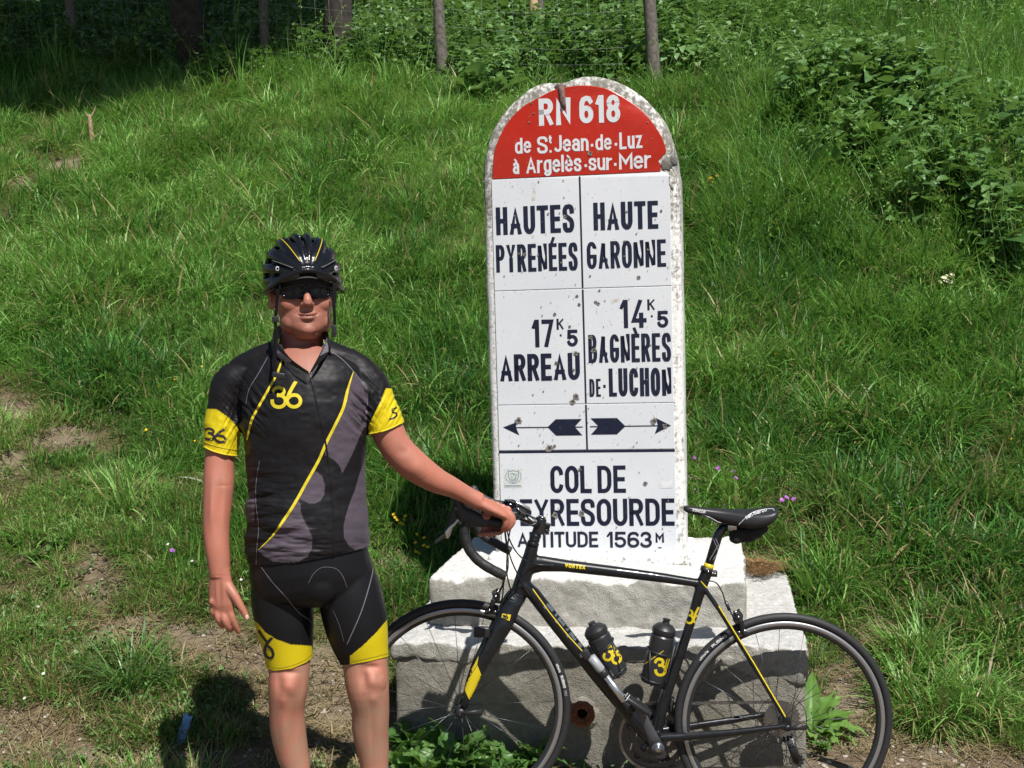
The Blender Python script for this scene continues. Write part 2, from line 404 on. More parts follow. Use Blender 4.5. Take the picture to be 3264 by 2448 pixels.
def glyph(ch):
    acc = None
    if ch in 'ÉÈéèà':
        acc = {'É': 1, 'È': -1, 'é': 1, 'è': -1, 'à': -1}[ch]; base = {'É': 'E', 'È': 'E', 'é': 'e', 'è': 'e', 'à': 'a'}[ch]
        w, st = GL[base]; h = 1.0 if base == 'E' else .72
        st = list(st) + [[(.5 - .13 * acc, h + .13), (.5 + .20 * acc, h + .27)]]
        return w, st
    return GL[ch]
def layout(text, H, Wd, t, ig):
    """strokes for a line of cap height H filling width Wd with strokes t thick and ink gaps ig"""
    gl = [glyph(c) for c in text]; sw = sum(w for w, _ in gl); n = len(gl)
    ks = (Wd - n * t - (n - 1) * ig) / max(sw, 1e-6)
    x = t / 2; out = []
    for w, st_ in gl:
        for s in st_: out.append([(x + px * w * ks, t / 2 + py * (H - t)) for px, py in s])
        x += w * ks + t + ig
    return out
def ribbon(pl, hw):
    """polyline -> (left, right) offset points, square caps"""
    p = [np.array(q, float) for q in pl]
    q = [p[0]]
    for a in p[1:]:
        if np.linalg.norm(a - q[-1]) > 1e-5: q.append(a)
    p = q
    if len(p) < 2: return None
    closed = np.linalg.norm(p[0] - p[-1]) < 1e-4 and len(p) > 3
    if closed: p = p[:-1]
    n = len(p); L = []; Rr = []
    if not closed:
        d = p[0] - p[1]; p[0] = p[0] + d / np.linalg.norm(d) * hw
        d = p[-1] - p[-2]; p[-1] = p[-1] + d / np.linalg.norm(d) * hw
    for i in range(n):
        a = p[i] - p[i - 1] if (i > 0 or closed) else p[1] - p[0]
        b = p[(i + 1) % n] - p[i] if (i < n - 1 or closed) else a
        a = a / (np.linalg.norm(a) + 1e-9); b = b / (np.linalg.norm(b) + 1e-9)
        na = np.array([-a[1], a[0]]); nb = np.array([-b[1], b[0]]); m = na + nb
        l = np.linalg.norm(m)
        if l < .3: m = na; l = 1
        m = m / l; s = 1 / max(.33, float(m @ na))
        L.append(p[i] + m * hw * s); Rr.append(p[i] - m * hw * s)
    A = np.array([q for q in pl], float); lo = A.min(0) - hw; hi = A.max(0) + hw
    L = [np.clip(q, lo, hi) for q in L]; Rr = [np.clip(q, lo, hi) for q in Rr]
    return L, Rr, closed
def strokes_mesh(mb, strokes, hw, to3, lift0=0.0, step=.00012, mi=0):
    """to3(x, y, lift) -> world point"""
    k = 0
    for s in strokes:
        r = ribbon(s, hw)
        if r is None: continue
        L, Rr, closed = r; n = len(L); lift = lift0 + k * step; k = (k + 1) % 7
        v = [tuple(to3(q[0], q[1], lift)) for q in L] + [tuple(to3(q[0], q[1], lift)) for q in Rr]
        f = [(n + i, n + i + 1, i + 1, i) for i in range(n - 1)]
        if closed: f.append((2 * n - 1, n, 0, n - 1))
        mb.add(v, f, mi)

# ================================================================== MILESTONE
YAW = R(9.5)
SU = Vector((math.cos(YAW), -math.sin(YAW), 0)); SD = Vector((math.sin(YAW), math.cos(YAW), 0))
SO = P(1884, 1786, 4.50); SZ0 = SO.z              # foot of the front face, centre
def st(u, d, z): return SO + SU * u + SD * d + Vector((0, 0, z))
def uz(px, py, d=0.0):
    """photo pixel -> (u, z) on the stone's front plane"""
    r_ = ray(px, py); t = ((SO + SD * d) - CAM).dot(SD) / r_.dot(SD); p = CAM + r_ * t - SO
    return p.dot(SU), p.z

# materials
g = N('weathered_paint_concrete'); v = g.n('ShaderNodeNewGeometry').outputs['Position']
na = g.noise(v, 7, 6, .65, .6); nb = g.noise(v, 60, 5, .7); ncn = g.noise(v, 220, 3, .6)
paint = g.ramp(nb, [(.3, (.58, .57, .54)), (.6, (.80, .79, .77))])
conc = g.ramp(nb, [(.3, (.16, .15, .125)), (.7, (.34, .325, .285))])
sz = g.n('ShaderNodeSeparateXYZ'); g.l(v, sz.inputs[0]); mr = g.n('ShaderNodeMapRange'); g.l(sz.outputs[2], mr.inputs[0]); mr.inputs[1].default_value = 1.5; mr.inputs[2].default_value = 2.1; mr.inputs[3].default_value = 0.0; mr.inputs[4].default_value = -.15
mp = g.n('ShaderNodeMapping'); mp.inputs['Scale'].default_value = (60, 60, 5); g.l(v, mp.inputs[0]); ns = g.noise(mp.outputs[0], 1.0, 4, .6)
f = g.ramp(g.math('ADD', g.math('ADD', g.math('MULTIPLY', na, .5), g.math('MULTIPLY', ns, .5)), g.math('ADD', mr.outputs[0], g.math('MULTIPLY', g.math('SUBTRACT', nb, .5), .7))), [(.32, (1, 1, 1)), (.48, (0, 0, 0))])
g.col(g.mix(f, paint, conc)); g.rough(.9); g.bump(g.math('ADD', nb, ncn), .5, .004); M_RIM = g.m

def concrete(name, c0, c1, c2, dark, bump=.8, spot=True, scale=1.0, topc=None):
    g = N(name); geo = g.n('ShaderNodeNewGeometry'); v = geo.outputs['Position']
    a = g.noise(v, 5 * scale, 6, .6, .3); b = g.noise(v, 45 * scale, 6, .75); c = g.noise(v, 260 * scale, 2, .6)
    base = g.ramp(g.math('ADD', g.math('MULTIPLY', a, .5), g.math('MULTIPLY', b, .5)), [(.32, c0), (.5, c1), (.66, c2)])
    base = g.mix(g.ramp(c, [(.60, (0, 0, 0)), (.74, (.6, .6, .6))]), base, dark)
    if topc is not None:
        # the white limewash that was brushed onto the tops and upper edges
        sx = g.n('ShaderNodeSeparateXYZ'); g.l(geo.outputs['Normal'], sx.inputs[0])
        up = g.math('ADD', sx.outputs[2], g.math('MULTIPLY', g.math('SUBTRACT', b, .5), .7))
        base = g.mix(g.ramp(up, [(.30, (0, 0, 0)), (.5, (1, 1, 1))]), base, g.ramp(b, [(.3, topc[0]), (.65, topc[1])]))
    g.col(base); g.rough(.93); g.bump(g.math('ADD', g.math('MULTIPLY', b, 1.0), g.math('MULTIPLY', c, .5)), bump, .008)
    return g.m
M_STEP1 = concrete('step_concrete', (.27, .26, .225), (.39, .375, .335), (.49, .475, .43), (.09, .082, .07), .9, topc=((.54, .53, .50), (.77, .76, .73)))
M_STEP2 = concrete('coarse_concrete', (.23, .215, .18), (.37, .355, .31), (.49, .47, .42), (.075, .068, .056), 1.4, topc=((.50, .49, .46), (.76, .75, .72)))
M_FOOT = concrete('old_footing_concrete', (.15, .138, .11), (.24, .222, .182), (.35, .33, .28), (.06, .052, .04), 1.1)
M_CHIP = concrete('broken_concrete', (.16, .145, .125), (.30, .28, .245), (.46, .44, .41), (.05, .045, .04), 1.2, scale=2)

def enamel(name, col, col2, wear=(.35, .30, .24), thr=.69):
    g = N(name); v = g.n('ShaderNodeNewGeometry').outputs['Position']
    a = g.noise(v, 3, 5, .6); c = g.noise(v, 130, 3, .55); d = g.noise(v, 34, 4, .6)
    base = g.ramp(a, [(.3, col), (.7, col2)])
    base = g.mix(g.ramp(g.math('ADD', c, g.math('MULTIPLY', g.math('SUBTRACT', d, .5), .35)), [(thr, (0, 0, 0)), (thr + .05, (.8, .8, .8))]), base, wear)
    # hairline scratches
    mp = g.n('ShaderNodeMapping'); mp.inputs['Rotation'].default_value = (0, R(35), 0); mp.inputs['Scale'].default_value = (9, 9, 140); g.l(v, mp.inputs[0])
    s = g.noise(mp.outputs[0], 1.6, 3, .5)
    base = g.mix(g.ramp(s, [(.72, (0, 0, 0)), (.75, (.35, .35, .35))]), base, wear)
    g.col(base); g.rough(g.ramp(d, [(.3, (.22, .22, .22)), (.7, (.42, .42, .42))])); g.bump(c, .05, .001); g.b.inputs['Specular IOR Level'].default_value = .4
    return g.m
M_WHITE = enamel('white_enamel', (.60, .62, .655), (.67, .685, .705), (.30, .27, .22), .68)
M_RED = enamel('red_enamel', (.37, .017, .006), (.43, .022, .008), (.34, .17, .11), .69)
M_NAVY = enamel('navy_lettering', (.008, .011, .028), (.013, .017, .038), (.30, .29, .27), .74)
M_WLET = enamel('white_lettering', (.58, .60, .62), (.64, .655, .67), (.30, .17, .12), .70)
M_SEAM = simple('panel_seam', (.10, .095, .085), .9)

milestone = thing('milestone', 'tall round-topped white and red col milestone with department names, arrows and altitude', 'milestone', st(0, .17, -.001))
# ---- concrete body: arched slab with a chamfered front edge, knocked about
(uL, _), (uR, _) = uz(1580, 1700), uz(2189, 1700)
HW = (uR - uL) / 2; UC = (uR + uL) / 2
OUT = [(1541, 589), (1545, 507), (1570, 425), (1607, 363), (1664, 302), (1721, 268), (1795, 248), (1877, 243), (1945, 253), (1992, 272), (2040, 303), (2074, 333), (2106, 370), (2135, 417), (2160, 500), (2169, 560)]
OUT = [uz(x, y, .03) for x, y in OUT]
zt = max(p[1] for p in OUT); spring = OUT[0][1]
lb, rb = uz(1579, 1768, .03), uz(2189, 1768, .03)
def outline(inset=0.0):
    L0 = (lb[0], 0.0); R0 = (rb[0], 0.0); pts = []
    for k in range(26): t = k / 26; pts.append((L0[0] + (OUT[0][0] - L0[0]) * t, spring * t))
    arch_ = [tuple(q) for q in spline(OUT, 4)]; pts += arch_
    for k in range(25, -1, -1): t = k / 26; pts.append((R0[0] + (OUT[-1][0] - R0[0]) * t, OUT[-1][1] * t))
    c = UC; out = []
    for i, (u, z) in enumerate(pts):
        a = pts[max(i - 1, 0)]; b = pts[min(i + 1, len(pts) - 1)]; dx, dz = b[0] - a[0], b[1] - a[1]; l = math.hypot(dx, dz) + 1e-9
        out.append((u + dz / l * inset, z - dx / l * inset if z > .02 else z))
    return [(u - UC, z) for u, z in out]
TH = .30
rings = [(0.045, 0.0), (0.022, .001), (.011, .006), (.003, .018), (0.0, .045), (0.0, TH - .04), (.012, TH - .008), (.03, TH)]
v_ = []; fs = []
chip1 = uz(2165, 520); chip2 = uz(1790, 270)
for ri, (ins, d) in enumerate(rings):
    for (u, z) in outline(ins):
        u2, z2 = u, z
        # ragged wear along the arris
        w = float(fbm(u * 14 + 5, z * 14, d * 9, 3, 4)) - .5; k = .008 * w * (1 if ins < .03 else .15)
        L_ = math.hypot(u, max(z - spring, 0)) + 1e-6
        nu, nz_ = (u / L_, max(z - spring, 0) / L_) if z > spring else (math.copysign(1, u), 0)
        u2 += nu * k; z2 += nz_ * k
        # two broken places: right shoulder and crown
        c = math.exp(-((u + UC - chip1[0]) ** 2 + (z - chip1[1]) ** 2) / .035 ** 2) * (1 if d < .06 else .2)
        u2 -= .026 * c
        c = math.exp(-((u + UC - chip2[0]) / .045) ** 2) * (1 if z > spring else 0) * (1 if d < .12 else .4)
        z2 -= .020 * c
        v_.append(tuple(st(UC + u2, d + .003 * w, z2)))
n_ = len(outline())
for ri in range(len(rings) - 1):
    for k in range(n_ - 1):
        a = ri * n_ + k; fs.append((a, a + 1, a + n_ + 1, a + n_))
    a = ri * n_; fs.append((a + n_ - 1, a, a + n_, a + 2 * n_ - 1))
fs.append(tuple(range(n_))[::-1]); fs.append(tuple((len(rings) - 1) * n_ + k for k in range(n_)))
slab = sharp(mk('slab', v_, fs, M_RIM, milestone), 50)
# ---- mortar foot
mb = MB(); mb.box(st(UC, TH / 2 - .02, .008), HW + .022, TH / 2 + .035, .022, SU, SD, bev=.01)
vv, ff = remesh(mb, .008, 1); vv += (np.stack([fbm(vv[:, 0] * 40, vv[:, 2] * 60, vv[:, 1] * 40, 3, s) for s in (1, 2, 3)], -1) - .5) * .014
mk('mortar_foot', vv, ff, M_RIM, milestone)

# ---- enamel panels (each a slab of its own, 4 mm proud)
PU0, PU1 = uz(1586, 1200)[0], uz(2146, 1200)[0]
def zl(py): return uz(1866, py)[1]
z_red = zl(559); z_a = zl(919.5); z_b = zl(1287.5); z_c = zl(1434); z_bot = uz(1875, 1765)[1]
ptop = uz(1852, 272)[1]
PD = -.004
def panel(name, poly, mat):
    """flat slab with a small bevel"""
    n = len(poly); cu = sum(p[0] for p in poly) / n; cz = sum(p[1] for p in poly) / n
    def ins(e): return [(p[0] + math.copysign(min(e, abs(cu - p[0])), cu - p[0]), p[1] + math.copysign(min(e, abs(cz - p[1])), cz - p[1])) for p in poly]
    v = [tuple(st(u, PD, z)) for u, z in ins(.0015)] + [tuple(st(u, PD + .0012, z)) for u, z in poly] + [tuple(st(u, .004, z)) for u, z in poly]
    f = [tuple(range(n))]
    for r_ in range(2):
        for k in range(n):
            k2 = (k + 1) % n; f.append((r_ * n + k, (r_ + 1) * n + k, (r_ + 1) * n + k2, r_ * n + k2))
    return sharp(mk(name, v, f, mat, milestone), 30)
G = .0012
PA = [(1571, 550), (1574, 505), (1582, 462), (1615, 396), (1664, 343), (1717, 312), (1765, 288), (1812, 277), (1862, 273), (1910, 278), (1951, 290), (2012, 327), (2045, 352), (2074, 384), (2107, 433), (2124, 478)]
arcp = [tuple(q) for q in spline([uz(*p) for p in PA], 4)][::-1]
right = [(uz(2105, 547)[0], z_red + G), uz(2108, 530), uz(2099, 513), uz(2112, 497), uz(2122, 488)]
poly = [(uz(1570, 560)[0], z_red + G)]
red_panel = panel('red_panel', (right + arcp + poly)[::-1], M_RED)
PU0 = uz(1584, 1180)[0]; PU1 = uz(2146, 1180)[0]
def rect(u0, u1, z0, z1): return [(u0, z0), (u0, z1), (u1, z1), (u1, z0)]
pan1 = panel('white_panel', [(PU0, z_a + G), (PU0, z_red - G), (uz(2120, 549)[0], z_red - G), uz(2126, 556), (uz(2135, 560)[0], uz(2135, 560)[1]), (PU1 + .002, z_red - .016), (PU1, z_a + G)], M_WHITE)
pan2 = panel('white_panel', rect(PU0, PU1, z_b + G, z_a - G), M_WHITE)
pan3 = panel('white_panel', rect(PU0, PU1, z_c + G, z_b - G), M_WHITE)
pan4 = panel('white_panel', rect(PU0, PU1, z_bot, z_c - G), M_WHITE)
# ---- painted lines
def uline(o, pts, hw, mat, name='ruled_line', lift=.0007):
    mb = MB(); strokes_mesh(mb, [pts], hw, lambda x, y, l: st(x, PD - lift - l, y)); return mb.build(name, mat, o, smooth=False)
def ctr(py): return uz(1866 + (py - 1000) * .026 - 15, py)[0]
cl_top = uz(1848, 566); cl_bot = uz(1872, 1431)
def clu(z): t = (z - cl_bot[1]) / (cl_top[1] - cl_bot[1]); return cl_bot[0] + t * (cl_top[0] - cl_bot[0])
for o_, z0, z1 in ((pan1, z_a + .006, z_red - .006), (pan2, z_b + .006, z_a - .006), (pan3, z_c + .004, z_b - .006)):
    uline(o_, [(clu(z0), z0), (clu(z1), z1)], .0032, M_NAVY)
uline(pan4, [(PU0 + .004, z_c - .005), (PU1 - .004, z_c - .005)], .0042, M_NAVY)

def word(o, text, x0, y0, x1, y1, cap, sw, mat, name='lettering', gap=.2, lift=.0008, slant=0.0):
    """text between photo points (x0,y0) and (x1,y1) on the baseline, cap height and stroke width in photo pixels"""
    a = uz(x0, y0); b = uz(x1, y1); top = uz((x0 + x1) / 2, (y0 + y1) / 2 - cap)
    mid = ((a[0] + b[0]) / 2, (a[1] + b[1]) / 2); H = top[1] - mid[1]
    Wd = b[0] - a[0]; t = H * sw / cap
    dz = (b[1] - a[1]) / Wd
    strokes = [[(a[0] + px, a[1] + py + px * dz) for px, py in s] for s in layout(text, H, Wd, t, H * gap * .28)]
    mb = MB(); strokes_mesh(mb, strokes, t / 2, lambda x, y, l: st(x, PD - lift - l, y))
    return mb.build(name, mat, o, smooth=False, label='"%s"' % text if len(text) > 1 else None)
# red panel
word(red_panel, 'RN', 1719, 402, 1821, 398, 87, 16.5, M_WLET, gap=.32)
word(red_panel, '618', 1848, 394, 1978, 390, 88, 16, M_WLET, gap=.26)
word(red_panel, 'de', 1643, 492, 1694, 487, 50, 7.6, M_WLET, gap=.24)
word(red_panel, 'S', 1713, 490, 1747, 489, 54, 8.5, M_WLET)
word(red_panel, 't', 1750, 459, 1760, 458, 26, 6, M_WLET)
word(red_panel, '.', 1752, 487, 1759, 487, 44, 7, M_WLET)
word(red_panel, 'Jean', 1768, 485, 1877, 481, 53, 8.2, M_WLET, gap=.22)
word(red_panel, '-', 1884, 480, 1892, 480, 44, 8, M_WLET)
word(red_panel, 'de', 1899, 480, 1950, 477, 50, 7.6, M_WLET, gap=.24)
word(red_panel, '-', 1960, 477, 1968, 477, 44, 8, M_WLET)
word(red_panel, 'Luz', 1975, 477, 2048, 472, 54, 8.2, M_WLET, gap=.24)
word(red_panel, 'à', 1636, 556, 1656, 555, 50, 7.8, M_WLET)
word(red_panel, 'Argelès', 1678, 554, 1854, 546, 55, 8.2, M_WLET, gap=.21)
word(red_panel, '-', 1864, 545, 1872, 545, 44, 8, M_WLET)
word(red_panel, 'sur', 1877, 544, 1952, 542, 52, 7.8, M_WLET, gap=.22)
word(red_panel, '-', 1958, 541, 1966, 541, 44, 8, M_WLET)
word(red_panel, 'Mer', 1974, 541, 2076, 536, 55, 8.2, M_WLET, gap=.22)
# white panels
word(pan1, 'HAUTES', 1583, 750, 1832, 740, 89, 14.5, M_NAVY, gap=.24)
word(pan1, 'PYRENÉES', 1583, 869, 1843, 861, 88, 12, M_NAVY, gap=.22)
word(pan1, 'HAUTE', 1893, 735, 2099, 729, 89, 14.5, M_NAVY, gap=.24)
word(pan1, 'GARONNE', 1872, 858, 2124, 850, 87, 12, M_NAVY, gap=.23)
word(pan2, '17', 1696, 1107, 1768, 1106, 88, 13.5, M_NAVY, gap=.28)
word(pan2, 'K', 1775, 1051, 1798, 1050, 35, 7, M_NAVY)
word(pan2, '.', 1785, 1072, 1792, 1072, 30, 6, M_NAVY)
word(pan2, '5', 1808, 1105, 1843, 1104, 54, 11, M_NAVY)
word(pan2, 'ARREAU', 1595, 1216, 1850, 1210, 86, 14.5, M_NAVY, gap=.22)
word(pan2, '14', 1976, 1046, 2062, 1044, 90, 13.5, M_NAVY, gap=.30)
word(pan2, 'K', 2064, 989, 2088, 988, 35, 7, M_NAVY)
word(pan2, '.', 2075, 1011, 2082, 1011, 30, 6, M_NAVY)
word(pan2, '5', 2095, 1045, 2131, 1044, 54, 11, M_NAVY)
word(pan2, 'BAGNÈRES', 1877, 1157, 2140, 1151, 90, 11.8, M_NAVY, gap=.21)
word(pan2, 'DE', 1880, 1265, 1916, 1264, 57, 7.2, M_NAVY, gap=.30)
word(pan2, '-', 1924, 1262, 1932, 1262, 85, 8, M_NAVY)
word(pan2, 'LUCHON', 1942, 1264, 2141, 1261, 90, 12.8, M_NAVY, gap=.22)
word(pan4, 'COLDE'[:3], 1756, 1571, 1887, 1571, 87, 13.4, M_NAVY, gap=.22)
word(pan4, 'DE', 1906, 1571, 1996, 1570, 87, 13.2, M_NAVY, gap=.26)
word(pan4, 'PEYRESOURDE', 1611, 1676, 2151, 1675, 86, 13.4, M_NAVY, gap=.24)
word(pan4, 'ALTITUDE', 1650, 1744, 1908, 1744, 50, 8.6, M_NAVY, gap=.28)
word(pan4, '1563', 1934, 1745, 2079, 1745, 51, 8.8, M_NAVY, gap=.28)
word(pan4, 'M', 2090, 1729, 2117, 1729, 34, 6.5, M_NAVY)
word(pan4, '_', 2098, 1747, 2109, 1747, 20, 3.5, M_NAVY)
# arrows
def poly_part(o, name, polys, mat, lift=.0008):
    mb = MB()
    for i, pl in enumerate(polys):
        pts = [uz(*p) for p in pl]; mb.add([tuple(st(u, PD - lift - i * .0002, z)) for u, z in pts], [tuple(range(len(pts)))])
    return mb.build(name, mat, o, smooth=False)
def arrow(sx, pts_head, pts_tail, shaft):
    return poly_part(pan3, 'arrow', [pts_head, pts_tail, shaft], M_NAVY)
arrow(0, [(1604, 1362), (1648, 1345), (1645, 1361), (1656, 1387)], [(1746, 1361), (1772, 1336), (1855, 1335), (1832, 1360), (1857, 1387), (1773, 1388)], [(1640, 1361), (1858, 1359), (1858, 1362), (1640, 1364)])
arrow(0, [(2139, 1356), (2091, 1332), (2097, 1356), (2087, 1383)], [(1994, 1358), (1967, 1332), (1883, 1333), (1908, 1358), (1884, 1385), (1967, 1384)], [(1881, 1358), (2098, 1355), (2098, 1358), (1881, 1361)])
# stickers
g = N('paper_sticker'); v = g.n('ShaderNodeNewGeometry').outputs['Position']; g.col(g.ramp(g.noise(v, 60, 3), [(.3, (.50, .54, .53)), (.7, (.66, .67, .62))])); g.rough(.5); M_STICK = g.m
M_STINK = simple('faded_sticker_ink', (.20, .26, .30), .6); M_STINK2 = simple('sticker_print', (.42, .46, .30), .6)
s1 = poly_part(pan4, 'sticker', [[(1607, 1495), (1665, 1494), (1666, 1554), (1608, 1554)]], M_STICK)
def crest(mb, cx, cy, k=1.0):
    sh = [(-.30, .34), (-.15, .30), (0, .36), (.15, .30), (.30, .34), (.28, 0), (.2, -.2), (0, -.36), (-.2, -.2), (-.28, 0), (-.30, .34)]
    w = 56 * k
    def t3(x, y, l): u, z = uz(cx + x * w, cy - y * w); return st(u, PD - .0012 - l, z)
    strokes_mesh(mb, [sh], .022, t3)
    strokes_mesh(mb, [[(-.18, .14), (-.02, .20), (.05, .02)], [(.02, .16), (.18, .12), (.10, -.10), (.0, -.16)], [(-.15, -.12), (0, -.24), (.15, -.12)], [(-.12, .02), (-.04, -.08)]], .02, t3)
    strokes_mesh(mb, [arc(0, .02, .44, .40, 150, 395, 24)], .016, t3)
mb = MB(); crest(mb, 1637, 1519); mb.build('crest_print', M_STINK, s1, smooth=False)
poly_part(pan4, 'sticker', [[(2105, 1532), (2142, 1531), (2143, 1555), (2104, 1556)]], simple('blank_sticker', (.66, .67, .69), .4))
poly_part(s1, 'sticker_caption', [[(1609, 1546.5), (1663, 1546), (1663, 1549), (1609, 1549.5)]], M_STINK, .0014)
# ---- bullet holes, chips and rust
def blob(mb, px, py, r, irr=.35, lift=.0010, sq=1.0, n=13, seed=0, mi=0):
    rr = random.Random(seed * 131 + int(px * 7 + py)); pts = []
    for k in range(n):
        a = 2 * math.pi * k / n; q = r * (1 + irr * (rr.random() * 2 - 1)); u, z = uz(px + q * math.cos(a), py + q * sq * math.sin(a)); pts.append(tuple(st(u, PD - lift, z)))
    mb.add(pts, [tuple(range(n))[::-1]], mi)
HOLES = [(1674, 812, 7), (1655, 808, 5), (1694, 811, 4), (1802, 690, 6), (1716, 812, 4), (1789, 837, 4), (1748, 682, 4), (1998, 675, 4), (2000, 715, 4), (2108, 672, 5), (1990, 769, 4), (2066, 795, 4), (2029, 745, 3),
         (2037, 884, 7), (1882, 880, 4), (1840, 944, 6), (1846, 970, 6), (1769, 1001, 6), (1835, 1127, 9), (1774, 1157, 7), (1829, 1179, 6), (1883, 1076, 8), (1893, 1116, 10), (1836, 1265, 12), (1826, 1280, 11), (1654, 1341, 12),
         (2084, 1343, 13), (1752, 1429, 14), (1768, 1421, 6), (1848, 1497, 7), (2057, 1541, 8), (1770, 1641, 13), (1855, 1636, 11), (1702, 362, 4), (1882, 489, 8), (1812, 508, 5), (1688, 390, 4), (2064, 390, 3), (1694, 330, 4),
         (1908, 968, 6), (1900, 963, 6), (1929, 959, 3), (1911, 926, 4), (2120, 1357, 9), (1816, 1041, 5), (1718, 580, 3), (1796, 576, 3), (1798, 630, 3), (1760, 1208, 3), (2074, 1100, 3), (1733, 1247, 3), (1700, 1258, 3)]
for o_, lo, hi in ((red_panel, 200, 559), (pan1, 559, 919), (pan2, 919, 1287), (pan3, 1287, 1434), (pan4, 1434, 1780)):
    m1 = MB()
    for i, (hx, hy, hr) in enumerate(HOLES):
        if lo <= hy < hi:
            blob(m1, hx, hy, hr * .85, .35, .0024, .9, seed=i, mi=0)
            blob(m1, hx + hr * .12, hy - hr * .1, hr * .42, .3, .0028, .9, seed=i + 3, mi=1)
    rr = random.Random(int(lo))
    for k in range(34):
        hx = rr.uniform(1600, 2140); hy = rr.uniform(lo + 6, hi - 6)
        if lo < 300 and ((hx - 1855) / 250) ** 2 + ((hy - 560) / 270) ** 2 > 1: continue
        blob(m1, hx, hy, rr.uniform(.8, 2.3), .5, .0026, rr.uniform(.5, 1.4), 7, k, mi=rr.choice((0, 0, 1)))
    m1.build('chips', [M_CHIP, simple('hole_dark', (.06, .052, .045), .95)], o_, smooth=False)['kind'] = 'stuff'
# rust streaks (stains with a shape of their own)
g = N('rust_stain'); v = g.n('ShaderNodeNewGeometry').outputs['Position']; nf = g.noise(v, 60, 4, .7)
g.col(g.ramp(nf, [(.3, (.55, .36, .17)), (.7, (.68, .62, .52))])); g.rough(.6)
tr = g.n('ShaderNodeBsdfTransparent'); mx = g.n('ShaderNodeMixShader'); g.l(g.ramp(nf, [(.42, (0, 0, 0)), (.62, (.9, .9, .9))]), mx.inputs[0]); g.l(tr.outputs[0], mx.inputs[1]); g.l(g.b.outputs[0], mx.inputs[2]); g.l(mx.outputs[0], g.out.inputs[0]); M_RUST = g.m
poly_part(pan1, 'rust_stain', [[(1693, 585), (1710, 583), (1709, 600), (1706, 640), (1694, 640), (1700, 605)]], M_RUST, .0005)
poly_part(pan2, 'rust_stain', [[(1948, 962), (1962, 952), (1978, 953), (1970, 962), (1950, 967)]], M_RUST, .0005)
# broken crown: groove with the bare iron strap
mb = MB(); pts = [P(1787, 262, 4.497), P(1790, 285, 4.494), P(1794, 330, 4.492), P(1794, 344, 4.492)]
pp = [st(*(uz(x, y)[0], -.006, uz(x, y)[1])) for x, y in ((1787, 268), (1791, 290), (1795, 325), (1796, 347))]
mb.tube(pp, [(.010, .006), (.012, .007), (.010, .007), (.008, .005)], 8, up=SD)
mb.build('iron_strap', simple('rusty_strap', (.16, .10, .085), .9, nscale=120, namp=.5, bump=.6), milestone)
def lump(name, px, py, rx, rz, rd, mat, d0=0.0, seed=0, amp=.35):
    u, z = uz(px, py); mb = MB(); mb.ball((0, 0, 0), 1, 1, 1, seg=22, rings=14); v = np.concatenate(mb.v)
    k = 1 + amp * (fbm(v[:, 0] * 2.2 + seed, v[:, 1] * 2.2, v[:, 2] * 2.2, 3, seed) - .5) * 2
    v = v * k[:, None]; w = [tuple(st(u + a * rx, d0 + b * rd, z + c * rz)) for a, b, c in v]
    return mk(name, w, mb.f, mat, milestone)
lump('broken_edge', 2122, 526, .024, .022, .007, M_CHIP, .002, 3, .6)
lump('broken_edge', 2140, 572, .012, .035, .010, M_RIM, .002, 5, .5)
lump('broken_edge', 2146, 516, .013, .017, .008, simple('fresh_dark_break', (.11, .105, .10), .9, bump=.5), .006, 6, .5)
lump('broken_edge', 1786, 272, .020, .008, .016, M_RIM, .006, 8, .5)

# ---- stepped plinth
plinth = thing('plinth', 'stepped pale concrete plinth carrying the round-topped milestone', 'plinth', st(0, .2, -.55))
def rough_block(name, u0, u1, d0, d1, z0, z1, mat, vox=.011, amp=.010, seed=0, bev=.012, parent=plinth, fn=None):
    mb = MB(); mb.box(st((u0 + u1) / 2, (d0 + d1) / 2, (z0 + z1) / 2), (u1 - u0) / 2, (d1 - d0) / 2, (z1 - z0) / 2, SU, SD, bev=bev)
    vv, ff = remesh(mb, vox, 1)
    for ax in range(3):
        vv[:, ax] += (fbm(vv[:, 0] * 24 + 7 * ax, vv[:, 1] * 24, vv[:, 2] * 24, 4, seed + ax) - .5) * amp + (fbm(vv[:, 0] * 3, vv[:, 1] * 3, vv[:, 2] * 3, 2, seed + ax + 5) - .5) * amp * 1.2
    w = vv - np.array(SO); uu = w @ np.array(SU); dd = w @ np.array(SD); zz_ = w[:, 2]
    ef = np.exp(-np.abs(dd - d0) / .018) * np.exp(-np.abs(zz_ - z1) / .018); es = (np.exp(-np.abs(uu - u0) / .018) + np.exp(-np.abs(uu - u1) / .018)) * np.exp(-np.abs(dd - d0) / .02)
    ch = np.clip(fbm(uu * 9 + seed, dd * 9, zz_ * 9, 4, seed + 30) - .50, 0, 1) * 5
    vv[:, 2] -= .016 * ef * ch; vv += np.array(SD)[None, :] * (.014 * (ef + es) * ch)[:, None]
    if fn is not None: vv = fn(vv)
    return mk(name, vv, ff, mat, parent)
def on_d(px, py, z):
    """(u, d) where the pixel ray meets the level z (relative to the stone's foot)"""
    r_ = ray(px, py); t = (SO.z + z - CAM.z) / r_.z; p = CAM + r_ * t - SO; return p.dot(SU), p.dot(SD)
